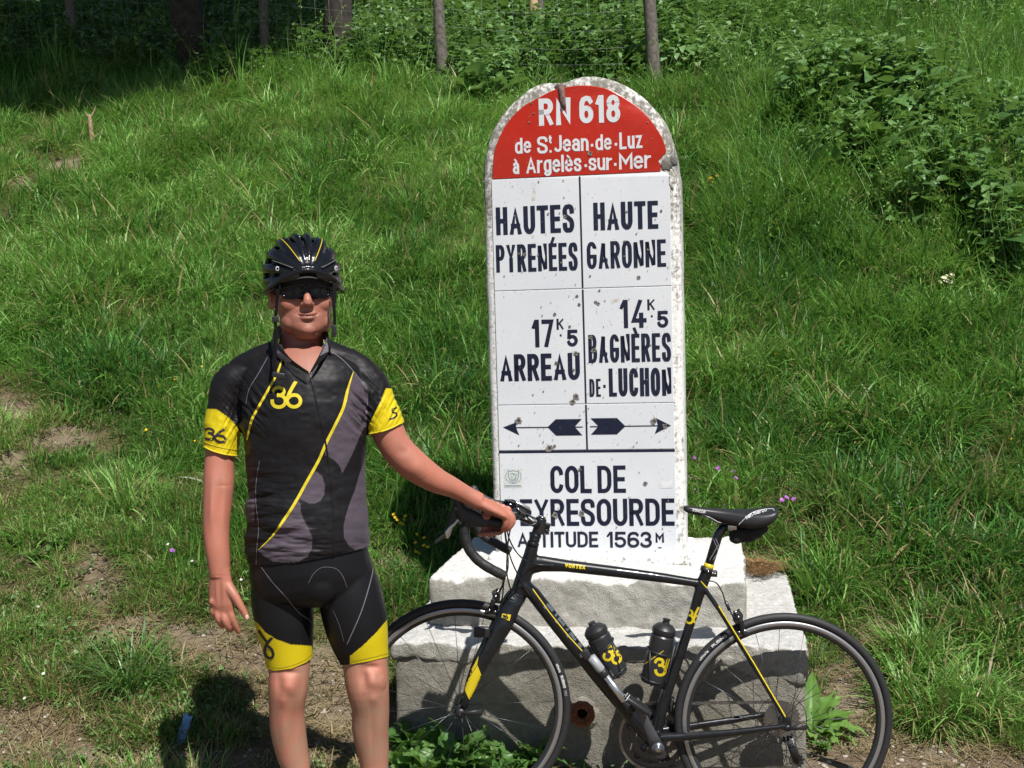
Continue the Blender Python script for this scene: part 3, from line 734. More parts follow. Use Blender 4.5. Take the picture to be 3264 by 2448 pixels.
# levels solved from the front edges
zt1 = 0.0; u0, d1f = on_d(1872, 1843, zt1); uA = on_d(1372, 1840, zt1)[0]; uB = on_d(2380, 1844, zt1)[0]
r_ = ray(1872, 1999); t = (SO + SD * d1f - CAM).dot(SD) / r_.dot(SD); zt2 = (CAM + r_ * t - SO).z
u0, d2f = on_d(1900, 2053, zt2); uC = on_d(1240, 2048, zt2)[0]; uD = on_d(2571, 2057, zt2)[0]
print('PLINTH', 'SO', tuple(SO), 'HW', HW, 'top', zt, 'd1f', d1f, 'uA', uA, uB, 'zt2', zt2, 'd2f', d2f, uC, uD)
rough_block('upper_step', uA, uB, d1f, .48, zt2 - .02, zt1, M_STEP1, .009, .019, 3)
def z_on_face(px, py, d):
    r_ = ray(px, py); t = (SO + SD * d - CAM).dot(SD) / r_.dot(SD); return (CAM + r_ * t - SO).z
zf = z_on_face(1800, 2118, d2f)
def ragged(vv):
    w = (vv - np.array(SO)); u = w @ np.array(SU); z = w[:, 2]
    low = sstep(zt2 - .05, zf, z)
    vv[:, 2] -= low * (.055 * sstep(.25, .40, u) + .03 * (fbm(u * 9, u * 0, 0, 3, 33) - .5)); return vv
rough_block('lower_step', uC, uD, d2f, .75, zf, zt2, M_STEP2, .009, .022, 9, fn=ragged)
rough_block('footing', uC + .004, uD - .004, d2f + .007, .70, -SO.z - .12, zf + .03, M_FOOT, .012, .013, 14)
# ================================================================== VEGETATION
def leafmat(name, c0, c1, c2, trans=.35, rough=.45, inst=False, dry=(.30, .24, .11), vary=True, spec=.35):
    g = N(name); v = g.n('ShaderNodeNewGeometry').outputs['Position']
    n = g.noise(v, 2.2, 4, .6); n2 = g.noise(v, 60, 2, .5)
    if inst:
        tint = g.n('ShaderNodeAttribute', attribute_name='tint', attribute_type='INSTANCER').outputs['Fac']
        dr = g.n('ShaderNodeAttribute', attribute_name='dry', attribute_type='INSTANCER').outputs['Fac']
        bl = g.n('ShaderNodeAttribute', attribute_name='bl', attribute_type='GEOMETRY').outputs['Fac']
        f = g.math('ADD', g.math('MULTIPLY', tint, .6), g.math('MULTIPLY', bl, .4))
    else:
        bl = g.n('ShaderNodeAttribute', attribute_name='bl', attribute_type='GEOMETRY').outputs['Fac']
        f = g.math('ADD', g.math('MULTIPLY', n, .4), g.math('MULTIPLY', bl, .6)); dr = None
    base = g.ramp(f, [(.15, c0), (.5, c1), (.85, c2)])
    if dr is not None:
        k = g.math('LESS_THAN', g.math('FRACT', g.math('MULTIPLY', bl, 7.31)), dr)
        base = g.mix(k, base, g.ramp(bl, [(.2, tuple(x * .8 for x in dry)), (.8, tuple(min(1, x * 1.45) for x in dry))]))
    g.col(base); g.rough(rough); g.b.inputs['Specular IOR Level'].default_value = spec
    tr = g.n('ShaderNodeBsdfTranslucent'); g.l(g.mix(.45, base, (.35, .60, .08), 'MIX'), tr.inputs[0])
    mx = g.n('ShaderNodeMixShader'); mx.inputs[0].default_value = trans
    g.l(g.b.outputs[0], mx.inputs[1]); g.l(tr.outputs[0], mx.inputs[2]); g.l(mx.outputs[0], g.out.inputs[0])
    return g.m
M_GRASS = leafmat('grass_blades', (.036, .120, .028), (.118, .290, .045), (.30, .50, .14), .32, .42, True, spec=.32, dry=(.28, .225, .11))
M_LEAF = leafmat('weed_leaves', (.05, .125, .032), (.11, .225, .06), (.23, .37, .15), .24, .42, True, spec=.45)
M_BIGLEAF = leafmat('broad_leaf', (.09, .19, .035), (.14, .27, .055), (.20, .34, .09), .3, .42)
M_PLANT = leafmat('plantain_leaf', (.05, .13, .03), (.10, .21, .05), (.18, .32, .09), .3, .38)
M_CROWN = leafmat('tree_leaves', (.022, .055, .014), (.035, .085, .02), (.06, .12, .03), .25, .5)
M_STRAW = leafmat('dry_straw', (.17, .12, .06), (.26, .20, .105), (.38, .31, .18), .15, .7)
M_NEEDLE = leafmat('dry_needles', (.18, .085, .04), (.29, .16, .07), (.38, .24, .12), .1, .7)

def mesh_with_bl(name, V, F, bl, mat):
    me = bpy.data.meshes.new(name); me.from_pydata([tuple(p) for p in V], [], F); me.materials.append(mat)
    a = me.attributes.new('bl', 'FLOAT', 'POINT'); a.data.foreach_set('value', np.asarray(bl, np.float32))
    me.polygons.foreach_set('use_smooth', [True] * len(me.polygons)); me.update(); return me
def blade(V, F, B, base, ang, L, w, bend, lean, b, seg=4, twist=0.0):
    """curved grass blade"""
    d = np.array([math.cos(ang), math.sin(ang), 0.0]); side = np.array([-math.sin(ang + twist), math.cos(ang + twist), 0.0])
    th = lean; p = np.array(base, float); n0 = len(V)
    for k in range(seg + 1):
        t = k / seg; ww = w * (1 - t ** 1.8) * .5 + .0003
        if k == seg: V.append(tuple(p)); B.append(b)
        else:
            V.append(tuple(p - side * ww)); V.append(tuple(p + side * ww)); B += [b, b]
        p = p + (d * math.sin(th) + np.array([0, 0, 1.0]) * math.cos(th)) * (L / seg); th += bend / seg
    for k in range(seg - 1):
        a = n0 + 2 * k; F.append((a, a + 1, a + 3, a + 2))
    a = n0 + 2 * (seg - 1); F.append((a, a + 1, a + 2))
def tuft(name, n, L, w, spread, lean, bend, seed, seg=4, heads=0):
    r = random.Random(seed); V, F, B = [], [], []
    for i in range(n):
        a = r.uniform(0, 2 * math.pi); q = spread * math.sqrt(r.random())
        blade(V, F, B, (q * math.cos(a), q * math.sin(a), -.01), a + r.uniform(-.9, .9), L * r.uniform(.45, 1.15), w * r.uniform(.6, 1.3), bend * r.uniform(.3, 1.4), lean * r.uniform(.1, 1.2), r.random(), seg, r.uniform(-.5, .5))
    for i in range(heads):
        a = r.uniform(0, 6.28); h = L * r.uniform(1.5, 2.2); q = spread * r.random()
        b0 = (q * math.cos(a), q * math.sin(a), 0); n0 = len(V)
        blade(V, F, B, b0, a, h, .0018, r.uniform(.6, 1.6), .05, .62, 5)
        tip = np.array(V[-1])
        for k in range(9):
            blade(V, F, B, tuple(tip + np.array([r.uniform(-.012, .012), r.uniform(-.012, .012), r.uniform(-.07, .01)])), r.uniform(0, 6.28), .020, .0045, .4, 1.0, .99, 2)
    return mesh_with_bl(name, V, F, B, M_GRASS)
def leaf(V, F, B, base, dirv, up, L, w, b, droop=.5, seg=4, fold=.25, wav=0.0, r=None):
    """pointed oval leaf with a folded midrib"""
    d = np.array(dirv, float); d /= np.linalg.norm(d); u = np.array(up, float); s = np.cross(d, u); s /= np.linalg.norm(s) + 1e-9; u = np.cross(s, d)
    n0 = len(V); p = np.array(base, float); th = 0
    for k in range(seg + 1):
        t = k / seg; ww = w * .5 * math.sin(math.pi * min(1, (t * .92 + .06)) ** .8) if 0 < k < seg else w * .04
        wv = (r.uniform(-1, 1) * wav * w) if r else 0
        V.append(tuple(p - s * ww + u * (ww * fold + wv))); V.append(tuple(p)); V.append(tuple(p + s * ww + u * (ww * fold - wv))); B += [b, min(1, b + .15), b]
        dd = d * math.cos(th) - u * math.sin(th); p = p + dd * (L / seg); th += droop / seg
    for k in range(seg):
        a = n0 + 3 * k; F.append((a, a + 1, a + 4, a + 3)); F.append((a + 1, a + 2, a + 5, a + 4))
def weed(name, stems, nl, L, w, h, spread, seed):
    r = random.Random(seed); V, F, B = [], [], []
    for s in range(stems):
        a = r.uniform(0, 6.28); q = spread * math.sqrt(r.random()); x, y = q * math.cos(a), q * math.sin(a); hh = h * r.uniform(.5, 1.1); lx, ly = r.uniform(-.12, .12), r.uniform(-.12, .12)
        blade(V, F, B, (x, y, 0), a, hh, .006, .15, .08, .3, 3)
        for k in range(nl):
            t = (k + 1) / nl; b = np.array([x + lx * t * hh, y + ly * t * hh, hh * t]); an = k * 2.4 + r.uniform(-.5, .5)
            el = r.uniform(-.25, .6); d = (math.cos(an) * math.cos(el), math.sin(an) * math.cos(el), math.sin(el))
            sz = r.uniform(.55, 1.2) * (1.15 - .5 * t)
            leaf(V, F, B, b, d, (r.uniform(-.4, .4), r.uniform(-.5, .2), 1), L * sz, w * sz * r.uniform(.8, 1.1), r.random(), r.uniform(.2, 1.5), 4, .30, .07, r)
    return mesh_with_bl(name, V, F, B, M_LEAF)
def straws(name, n, seed, mat, L=.07, spread=.09, w=.003):
    r = random.Random(seed); V, F, B = [], [], []
    for i in range(n):
        a = r.uniform(0, 6.28); q = spread * math.sqrt(r.random())
        blade(V, F, B, (q * math.cos(a), q * math.sin(a), r.uniform(0.002, .012)), r.uniform(0, 6.28), L * r.uniform(.4, 1.3), w * r.uniform(.6, 1.4), .25, r.uniform(1.25, 1.6), r.random(), 2)
    return mesh_with_bl(name, V, F, B, mat)

def scatter(name, meshes, pts, rot, scl, idx, tint, dry, label):
    """one object: the meshes placed on points by geometry nodes"""
    src = bpy.data.collections.new(name + '_source')
    for i, m in enumerate(meshes):
        o = bpy.data.objects.new('%s_piece_%02d' % (name, i), m); src.objects.link(o)
    me = bpy.data.meshes.new(name); me.vertices.add(len(pts)); me.vertices.foreach_set('co', np.asarray(pts, np.float32).reshape(-1))
    for nm, ty, arr in (('rot', 'FLOAT_VECTOR', rot), ('scl', 'FLOAT_VECTOR', scl), ('idx', 'INT', idx), ('tint', 'FLOAT', tint), ('dry', 'FLOAT', dry)):
        a = me.attributes.new(nm, ty, 'POINT')
        a.data.foreach_set('vector' if ty == 'FLOAT_VECTOR' else 'value', np.asarray(arr, np.int32 if ty == 'INT' else np.float32).reshape(-1))
    o = bpy.data.objects.new(name, me); COL.objects.link(o)
    ng = bpy.data.node_groups.new(name, 'GeometryNodeTree')
    ng.interface.new_socket('Geometry', in_out='INPUT', socket_type='NodeSocketGeometry'); ng.interface.new_socket('Geometry', in_out='OUTPUT', socket_type='NodeSocketGeometry')
    nn = ng.nodes; gi = nn.new('NodeGroupInput'); go = nn.new('NodeGroupOutput'); ci = nn.new('GeometryNodeCollectionInfo')
    ci.inputs['Collection'].default_value = src; ci.inputs['Separate Children'].default_value = True; ci.inputs['Reset Children'].default_value = True
    ip = nn.new('GeometryNodeInstanceOnPoints'); ip.inputs['Pick Instance'].default_value = True
    def attr(nm, ty):
        x = nn.new('GeometryNodeInputNamedAttribute'); x.data_type = ty; x.inputs['Name'].default_value = nm; return x.outputs['Attribute']
    ng.links.new(gi.outputs[0], ip.inputs['Points']); ng.links.new(ci.outputs[0], ip.inputs['Instance'])
    ng.links.new(attr('idx', 'INT'), ip.inputs['Instance Index'])
    er = nn.new('FunctionNodeEulerToRotation'); ng.links.new(attr('rot', 'FLOAT_VECTOR'), er.inputs[0]); ng.links.new(er.outputs[0], ip.inputs['Rotation'])
    ng.links.new(attr('scl', 'FLOAT_VECTOR'), ip.inputs['Scale']); ng.links.new(ip.outputs[0], go.inputs[0])
    md = o.modifiers.new('scatter', 'NODES'); md.node_group = ng
    o['kind'] = 'stuff'; o['label'] = label; return o

# --- where things may not grow: inside the plinth
def on_plinth(x, y, m=.02):
    u = (x - SO.x) * SU.x + (y - SO.y) * SU.y; d = (x - SO.x) * SD.x + (y - SO.y) * SD.y
    return (u > uC - m) & (u < uD + m) & (d > d2f - m) & (d < .75 + m)
def spread_pts(n, seed, ymin=3.55, ymax=15.5, pw=1.0, wide=.35):
    r = np.random.default_rng(seed)
    y = ymin + (ymax - ymin) * r.random(n) ** pw; hw = .46 * y + wide; x = (r.random(n) * 2 - 1) * hw
    return x, y, r
TUFTS = ([tuft('lawn', 46, .085, .0036, .060, .9, 1.2, 10 + i) for i in range(4)] +            # 0-3 short, mixed
         [tuft('meadow', 38, .21, .0062, .060, .60, 1.8, 30 + i, 5) for i in range(5)] +        # 4-8 long arching
         [tuft('tall', 30, .30, .0052, .055, .35, 1.2, 50 + i, 5, heads=2) for i in range(4)] +   # 9-12 tall with seed heads
         [tuft('wide', 20, .26, .0115, .050, .6, 1.9, 70 + i, 5) for i in range(3)])             # 13-15 broad blades
x, y, r = spread_pts(88000, 5, pw=1.2, wide=2.6)
z = zter(x, y); bare, lush, px, py = ground_maps(x, y, z)
keep = ~on_plinth(x, y) & (py > -350) & (y < 16) & ((np.abs(px - 1632) < 1900) | (r.random(len(x)) < .6))
prob = np.clip(1.25 - bare * 1.6, .0, 1)
leafy = np.zeros_like(px)
LEAFY = [(1500, 80, 450, 180, 1.3), (2050, 150, 420, 150, 1.3), (2350, 200, 230, 110, 1.2), (2760, 340, 300, 120, 1.3), (2950, 480, 330, 140, 1.3), (2750, 560, 200, 120, 1.0), (3050, 700, 150, 80, .7), (3180, 900, 130, 220, 1.0), (2900, 760, 150, 80, .9), (2600, 430, 140, 90, .8), (2580, 240, 160, 80, .9), (2950, 60, 250, 50, .7), (1550, 320, 160, 60, .9), (300, 40, 280, 70, 1.1), (900, 150, 900, 90, .7), (3100, 620, 250, 90, .8), (1100, 100, 200, 120, .8)]
leafy = blobs(LEAFY, px, py) + .8 * (fbm(x * 1.2, y * 1.2, 0, 3, 77) - .5)
prob = prob * (.45 + .55 * sstep(.36, .50, fbm(x * 3.4 + 5, y * 3.4, 0, 3, 47)))
keep &= r.random(len(x)) < prob * (1 - .78 * sstep(.55, .85, leafy))
x, y, z, bare, lush, px, py, leafy = [q[keep] for q in (x, y, z, bare, lush, px, py, leafy)]
n = len(x); r2 = np.random.default_rng(99)
tallness = lush + .35 * sstep(1900, 2700, px) * sstep(1500, 300, py) - .60 * sstep(1200, 1900, py) * (px < 1500) - bare * .6 + r2.normal(0, .22, n)
idx = np.where(tallness < .22, r2.integers(0, 4, n), np.where(tallness < .85, r2.integers(4, 9, n), np.where(r2.random(n) < .35, r2.integers(13, 16, n), r2.integers(4, 9, n))))
hay = (px > 2300) & (py < 1000) & (r2.random(n) < .13) | (py < 330) & (r2.random(n) < .06)
idx = np.where(hay & (tallness > 0), r2.integers(9, 13, n), idx)
sc = r2.uniform(.65, 1.2, n) * (1 + .12 * lush) * np.clip(1.15 - bare * .7, .35, 1.15)
cl3 = fbm(x * 3.4 + 5, y * 3.4, 0, 3, 47); sc = sc * (.55 + .95 * cl3)
sc = np.where((idx < 4), sc * 1.25, sc) * (1.0 + .035 * np.clip(y - 5, 0, 9))
# blades lean with the wind and down the bank, in patches
wd = fbm(x * .9 + 7, y * .9, 0, 2, 61) * 6.28 * 1.5; wl = .25 + .4 * fbm(x * 1.6, y * 1.6, 0, 2, 63)
rot = np.stack([-np.sin(wd) * wl * .5 + .22 * sstep(4.5, 6, y), np.cos(wd) * wl * .5 + r2.normal(0, .1, n), r2.random(n) * 6.28], -1)
tint = np.clip(.48 + 2.0 * (fbm(x * 1.6, y * 1.6 + 20, 0, 4, 71) - .5) + r2.normal(0, .24, n) - .18 * sstep(1700, 2600, px) + .10 * sstep(2000, 1200, px) * sstep(2000, 1300, py), 0, 1)
dry = np.clip(.07 + bare * .65 + .12 * sstep(1400, 2000, py) * sstep(2000, 900, px) + .25 * (fbm(x * 2.5, y * 2.5, 0, 3, 81) - .45) + .10 * sstep(1300, 2000, py) - .06 * lush, .02, .9)
scatter('grass', TUFTS, np.stack([x, y, z - .004], -1), rot, np.stack([sc, sc, sc * r2.uniform(.8, 1.15, n)], -1), idx, tint, dry, 'uneven green grass covering the bank')
print('grass', n)
# --- leafy weeds (nettles, burdock, dead-nettle) beyond the fence and on the right hummock
WEEDS = ([weed('nettle', 6, 8, .105, .062, .42, .12, 110 + i) for i in range(4)] + [weed('burdock', 4, 4, .25, .17, .34, .14, 130 + i) for i in range(3)] + [weed('clover', 10, 3, .035, .028, .06, .09, 150 + i) for i in range(3)])
x, y, r = spread_pts(32000, 6, ymin=6.5, ymax=20, pw=.9, wide=2.6)
z = zter(x, y); bare, lush, px, py = ground_maps(x, y, z)
lf = blobs(LEAFY, px, py) + .55 * (fbm(x * 1.2, y * 1.2, 0, 3, 77) - .5) + np.where(y > 12.5, .45, 0)
keep = (px > -1500) & (px < 4800) & (py > -700) & (py < 900) & (r.random(len(x)) < sstep(.45, .85, lf) * np.clip(12.0 / y * .55, .2, .7))
x, y, z, px, py, lf = [q[keep] for q in (x, y, z, px, py, lf)]; n = len(x)
big = (r2.random(n) < .30 * blobs([(2850, 480, 350, 200, 1.8), (3150, 850, 130, 150, 1.2), (2000, 200, 300, 120, .6), (1500, 200, 250, 120, .5)], px, py)) | (r2.random(n) < .03)
idx = np.where(big, r2.integers(4, 7, n), r2.integers(0, 4, n))
sc = r2.uniform(.7, 1.3, n); tint = np.clip(.5 + 1.0 * (fbm(x * 1.5, y * 1.5, 0, 3, 91) - .5) + r2.normal(0, .15, n), 0, 1)
rot = np.stack([r2.normal(.12, .15, n), r2.normal(0, .15, n), r2.random(n) * 6.28], -1)
scatter('weeds', WEEDS, np.stack([x, y, z - .01], -1), rot, np.stack([sc, sc, sc], -1), idx, tint, np.full(n, .015), 'leafy nettles and burdock growing at the top of the bank')
print('weeds', n)
# clover and small herbs in the lawn near the road
x, y, r = spread_pts(16000, 8, ymin=3.8, ymax=6.5); z = zter(x, y); bare, lush, px, py = ground_maps(x, y, z)
cl = .30 * np.exp(-((px - 700) / 700) ** 2) + blobs([(2300, 1560, 150, 90, 1.3), (1950, 2380, 200, 110, 1.6), (2100, 2400, 220, 90, 1.2), (700, 1780, 160, 90, .9), (250, 1850, 250, 150, .8), (400, 2300, 300, 90, .9), (3150, 1680, 120, 80, 1)], px, py)
keep = ~on_plinth(x, y, .0) & (r.random(len(x)) < np.clip(cl, 0, 1) * .15 * np.clip(1.3 - bare, .0, 1)) & (np.abs(px - 1632) < 1800)
x, y, z = x[keep], y[keep], z[keep]; n = len(x)
scatter('ground_herbs', WEEDS[7:10], np.stack([x, y, z - .005], -1), np.stack([r2.normal(.1, .15, n), r2.normal(0, .15, n), r2.random(n) * 6.28], -1), np.repeat(r2.uniform(.4, .9, n)[:, None], 3, 1), r2.integers(0, 3, n), np.clip(r2.normal(.45, .2, n), 0, 1), np.full(n, .03), 'small clover and herb leaves among the short grass')
# straw litter on the worn places
STR = [straws('litter', 26, 170 + i, M_STRAW) for i in range(3)]
x, y, r = spread_pts(24000, 9, ymin=3.7, ymax=10, pw=1.4); z = zter(x, y); bare, lush, px, py = ground_maps(x, y, z)
ex = blobs([(2430, 1800, 80, 35, 2)], px, py)
keep = (~on_plinth(x, y, 0)) & (r.random(len(x)) < np.clip(sstep(.15, .6, bare) * .36 - .30 * sstep(2350, 2450, py), 0, 1)) & (px > -200) & (px < 3450)
x, y, z = x[keep], y[keep], z[keep]; n = len(x)
scatter('straw_litter', STR, np.stack([x, y, z + .001], -1), np.stack([r2.normal(.15, .1, n), r2.normal(0, .08, n), r2.random(n) * 6.28], -1), np.repeat(r2.uniform(.5, 1.15, n)[:, None], 3, 1), r2.integers(0, 3, n), np.full(n, .5), np.full(n, 0.), 'dry straw and cut grass lying on the worn ground')
# dry needles lying on the right of the lower step
mbx = []
nd = straws('needles', 30, 190, M_NEEDLE, .05, .05, .0022)
k = 150; q = [(r2.normal(2425, 38), r2.normal(1803, 16)) for _ in range(k)]
pts = []
for a_, b_ in q:
    uu, dd = on_d(a_, b_, zt2 + .004)
    if uB + .03 < uu < uD - .02 and dd < .72: pts.append(tuple(st(uu, dd, zt2 + .006 + random.random() * .012)))
n = len(pts)
scatter('dry_needles', [nd], pts, np.stack([r2.normal(0, .1, n), r2.normal(0, .1, n), r2.random(n) * 6.28], -1), np.repeat(r2.uniform(.6, 1.2, n)[:, None], 3, 1), np.zeros(n), np.full(n, .5), np.full(n, 0.), 'rust coloured dry needles heaped on the lower step')
# pebbles
rr = random.Random(5)
pv = []
for k in range(3):
    mb = MB(); mb.ball((0, 0, 0), 1, .8, .55, seg=8, rings=5); v = np.concatenate(mb.v); v *= (1 + .5 * (fbm(v[:, 0] * 1.5 + k * 3, v[:, 1] * 1.5, v[:, 2] * 1.5, 2, k) - .5))[:, None]
    pv.append(mesh_with_bl('pebble', v, mb.f, np.full(len(v), .5), simple('pebble_stone', (.40, .36, .30), .9, nscale=30, namp=.35)))
x, y, r = spread_pts(9000, 12, ymin=3.6, ymax=6.2, pw=1.2); z = zter(x, y); bare, lush, px, py = ground_maps(x, y, z)
keep = (bare > .62) & ~on_plinth(x, y, 0) & (r.random(len(x)) < .8); x, y, z = x[keep], y[keep], z[keep]; n = len(x)
s_ = .0025 + .009 * r2.random(n) ** 3
scatter('pebbles', pv, np.stack([x, y, z + s_ * .2], -1), np.stack([0 * x, 0 * x, r2.random(n) * 6.28], -1), np.stack([s_, s_, s_], -1), r2.integers(0, 3, n), np.full(n, .5), np.full(n, 0.), 'small pale pebbles on the bare earth')
# ================================================================== projected print (flat marks that lie on a curved surface)
def bvh_of(objs):
    V, F = [], []
    for o in (objs if isinstance(objs, (list, tuple)) else [objs]):
        o0 = _ORG[o.name]; n = len(V)
        V += [tuple(v.co + o0) for v in o.data.vertices]; F += [tuple(i + n for i in p.vertices) for p in o.data.polygons]
    return BVHTree.FromPolygons(V, F)
def cast(bv, px, py, off):
    d = ray(px, py); h = bv.ray_cast(CAM, d)
    if h[0] is None: return None
    nrm = h[1]
    if nrm.dot(d) > 0: nrm = -nrm
    if nrm.dot(d) > -.04: return None
    return h[0] + nrm * off
def decal_poly(mb, bv, poly, off=.0012, cell=6, mi=0):
    bm = bmesh.new(); f = bm.faces.new([bm.verts.new((x, y, 0)) for x, y in poly])
    xs = [p[0] for p in poly]; ys = [p[1] for p in poly]
    for ax, lo, hi in ((0, min(xs), max(xs)), (1, min(ys), max(ys))):
        q = math.floor(lo / cell + 1) * cell
        while q < hi:
            co = Vector((q, 0, 0)) if ax == 0 else Vector((0, q, 0)); no = Vector((1, 0, 0)) if ax == 0 else Vector((0, 1, 0))
            bmesh.ops.bisect_plane(bm, geom=bm.verts[:] + bm.edges[:] + bm.faces[:], plane_co=co, plane_no=no); q += cell
    bm.verts.index_update(); pts = [cast(bv, v.co.x, v.co.y, off) for v in bm.verts]
    ok = [i for i, p in enumerate(pts) if p is not None]; mp = {i: k for k, i in enumerate(ok)}
    fs = []
    for f in bm.faces:
        ix = [v.index for v in f.verts]
        if all(i in mp for i in ix):
            ds = [(pts[a] - pts[b]).length for a in ix for b in ix]
            if max(ds) < cell * 2.2 * .0013 * 3: fs.append(tuple(mp[i] for i in ix))
    if ok: mb.add([tuple(pts[i]) for i in ok], fs, mi)
    bm.free()
def resample(pl, step):
    out = [np.array(pl[0], float)]
    for a, b in zip(pl[:-1], pl[1:]):
        a = np.array(a, float); b = np.array(b, float); n = max(1, int(math.ceil(np.linalg.norm(b - a) / step)))
        for k in range(1, n + 1): out.append(a + (b - a) * k / n)
    return out
def decal_strokes(mb, bv, strokes, hw, off=.0012, step=4, mi=0):
    for k, s in enumerate(strokes):
        r = ribbon(resample(s, step), hw)
        if r is None: continue
        L, Rr, closed = r; n = len(L); P3 = [cast(bv, q[0], q[1], off + (k % 6) * .00012) for q in L] + [cast(bv, q[0], q[1], off + (k % 6) * .00012) for q in Rr]
        f = [(n + i, n + i + 1, i + 1, i) for i in range(n - 1)] + ([(2 * n - 1, n, 0, n - 1)] if closed else [])
        fs = [q for q in f if all(P3[i] is not None for i in q) and max((P3[a] - P3[b]).length for a in q for b in q) < .05]
        use = sorted({i for q in fs for i in q}); mp = {i: j for j, i in enumerate(use)}
        if use: mb.add([tuple(P3[i]) for i in use], [tuple(mp[i] for i in q) for q in fs], mi)
def text_strokes(text, x0, y0, x1, y1, cap, t, gap=.2):
    """letter strokes laid between two photo points along the baseline"""
    W_ = math.hypot(x1 - x0, y1 - y0); ex = ((x1 - x0) / W_, (y1 - y0) / W_); ey = (ex[1], -ex[0])
    return [[(x0 + ex[0] * px + ey[0] * py, y0 + ex[1] * px + ey[1] * py) for px, py in s] for s in layout(text, cap, W_, t, cap * gap * .28)]
def logo36(cx, cy, h, rot=0.0, squash=1.0):
    """the 3 and slanted 6 joined at the foot; h = height of the bowls"""
    p3 = [(-.98, .82), (-.80, 1.0), (-.52, 1.05), (-.28, .93), (-.20, .72), (-.34, .52), (-.58, .47)]
    p3b = [(-.58, .50), (-.30, .42), (-.10, .20), (-.10, -.08), (-.28, -.30), (-.55, -.38), (-.85, -.32), (-1.02, -.12), (-1.05, .05)]
    p6 = spline([(.62, 1.40), (.40, 1.02), (.20, .62), (.06, .28), (.04, .02), (.18, -.22), (.45, -.36), (.76, -.32), (.98, -.10), (1.0, .18), (.84, .42), (.58, .50), (.30, .44), (.10, .26)], 3)
    c, s = math.cos(rot), math.sin(rot); out = []
    for pl in (spline(p3, 3), spline(p3b, 3), p6):
        out.append([(cx + (c * x * squash - s * y) * h * .62, cy - (s * x * squash + c * y) * h * .62) for x, y in [tuple(q) for q in pl]])
    return out

# ================================================================== BICYCLE
YB = 3.79
M_FRAME = simple('gloss_black_carbon', (.008, .009, .011), .34, coat=.55, namp=.3, spec=.25)
M_FRAME.node_tree.nodes['Principled BSDF'].inputs['Coat Roughness'].default_value = .03
M_SLATE = simple('slate_decal', (.10, .115, .14), .3, coat=.6)
M_YEL = simple('yellow_paint', (.60, .46, .012), .35, coat=.4, namp=.04)
M_TYRE = simple('tyre_rubber', (.018, .018, .020), .62, nscale=200, namp=.3, bump=.2)
M_RIMB = simple('black_rim', (.022, .022, .024), .38)
M_TRACK = simple('machined_aluminium', (.42, .42, .43), .38, metal=.85, nscale=300, namp=.12)
M_METAL = simple('polished_metal', (.55, .55, .56), .22, metal=1.0)
M_DKMETAL = simple('dark_metal', (.09, .09, .10), .35, metal=.8)
M_STEEL = simple('chain_steel', (.26, .25, .24), .38, metal=.9, nscale=300, namp=.4)
M_BLKP = simple('black_plastic', (.018, .018, .020), .42)
M_TAPE = simple('bar_tape', (.016, .016, .018), .5, nscale=220, namp=.3, bump=.7)
M_HOOD = simple('rubber_hood', (.028, .029, .032), .52)
M_CABLE = simple('cable_housing', (.014, .014, .015), .4)
M_SADDLE = simple('saddle_cover', (.022, .022, .024), .42, nscale=160, namp=.2)
M_BOTTLE = simple('black_bottle', (.022, .023, .027), .36)
M_WPRINT = simple('white_print', (.70, .70, .70), .5, namp=.03)
M_GREYP = simple('grey_print', (.22, .23, .25), .5)
M_BAG = simple('bag_cloth', (.012, .012, .013), .8, nscale=120, bump=.3)
M_NEEDLEPUMP = simple('pump_silver', (.62, .62, .63), .25, metal=.9)
M_PUMPG = simple('pump_grey', (.30, .31, .33), .4)

hubF = P(1470, 2255, YB); hubR = P(2496, 2298, YB)
BX = (hubR - hubF).normalized(); BY = Vector((0, 1, 0)); BZ = BX.cross(BY).normalized()
if BZ.z < 0: BZ = -BZ
bike = thing('road_bicycle', 'black road bicycle with yellow accents held upright in front of the milestone', 'bicycle', P(1990, 2640, YB))
def Q(px, py, off=0.0): return P(px, py, YB + off)
def near(px, py, o): return P(px, py, YB - o)
def far(px, py, o): return P(px, py, YB - o) + Vector((0, 2 * o, 0))
PXM = FPX / YB
def rr_(px): return px / PXM

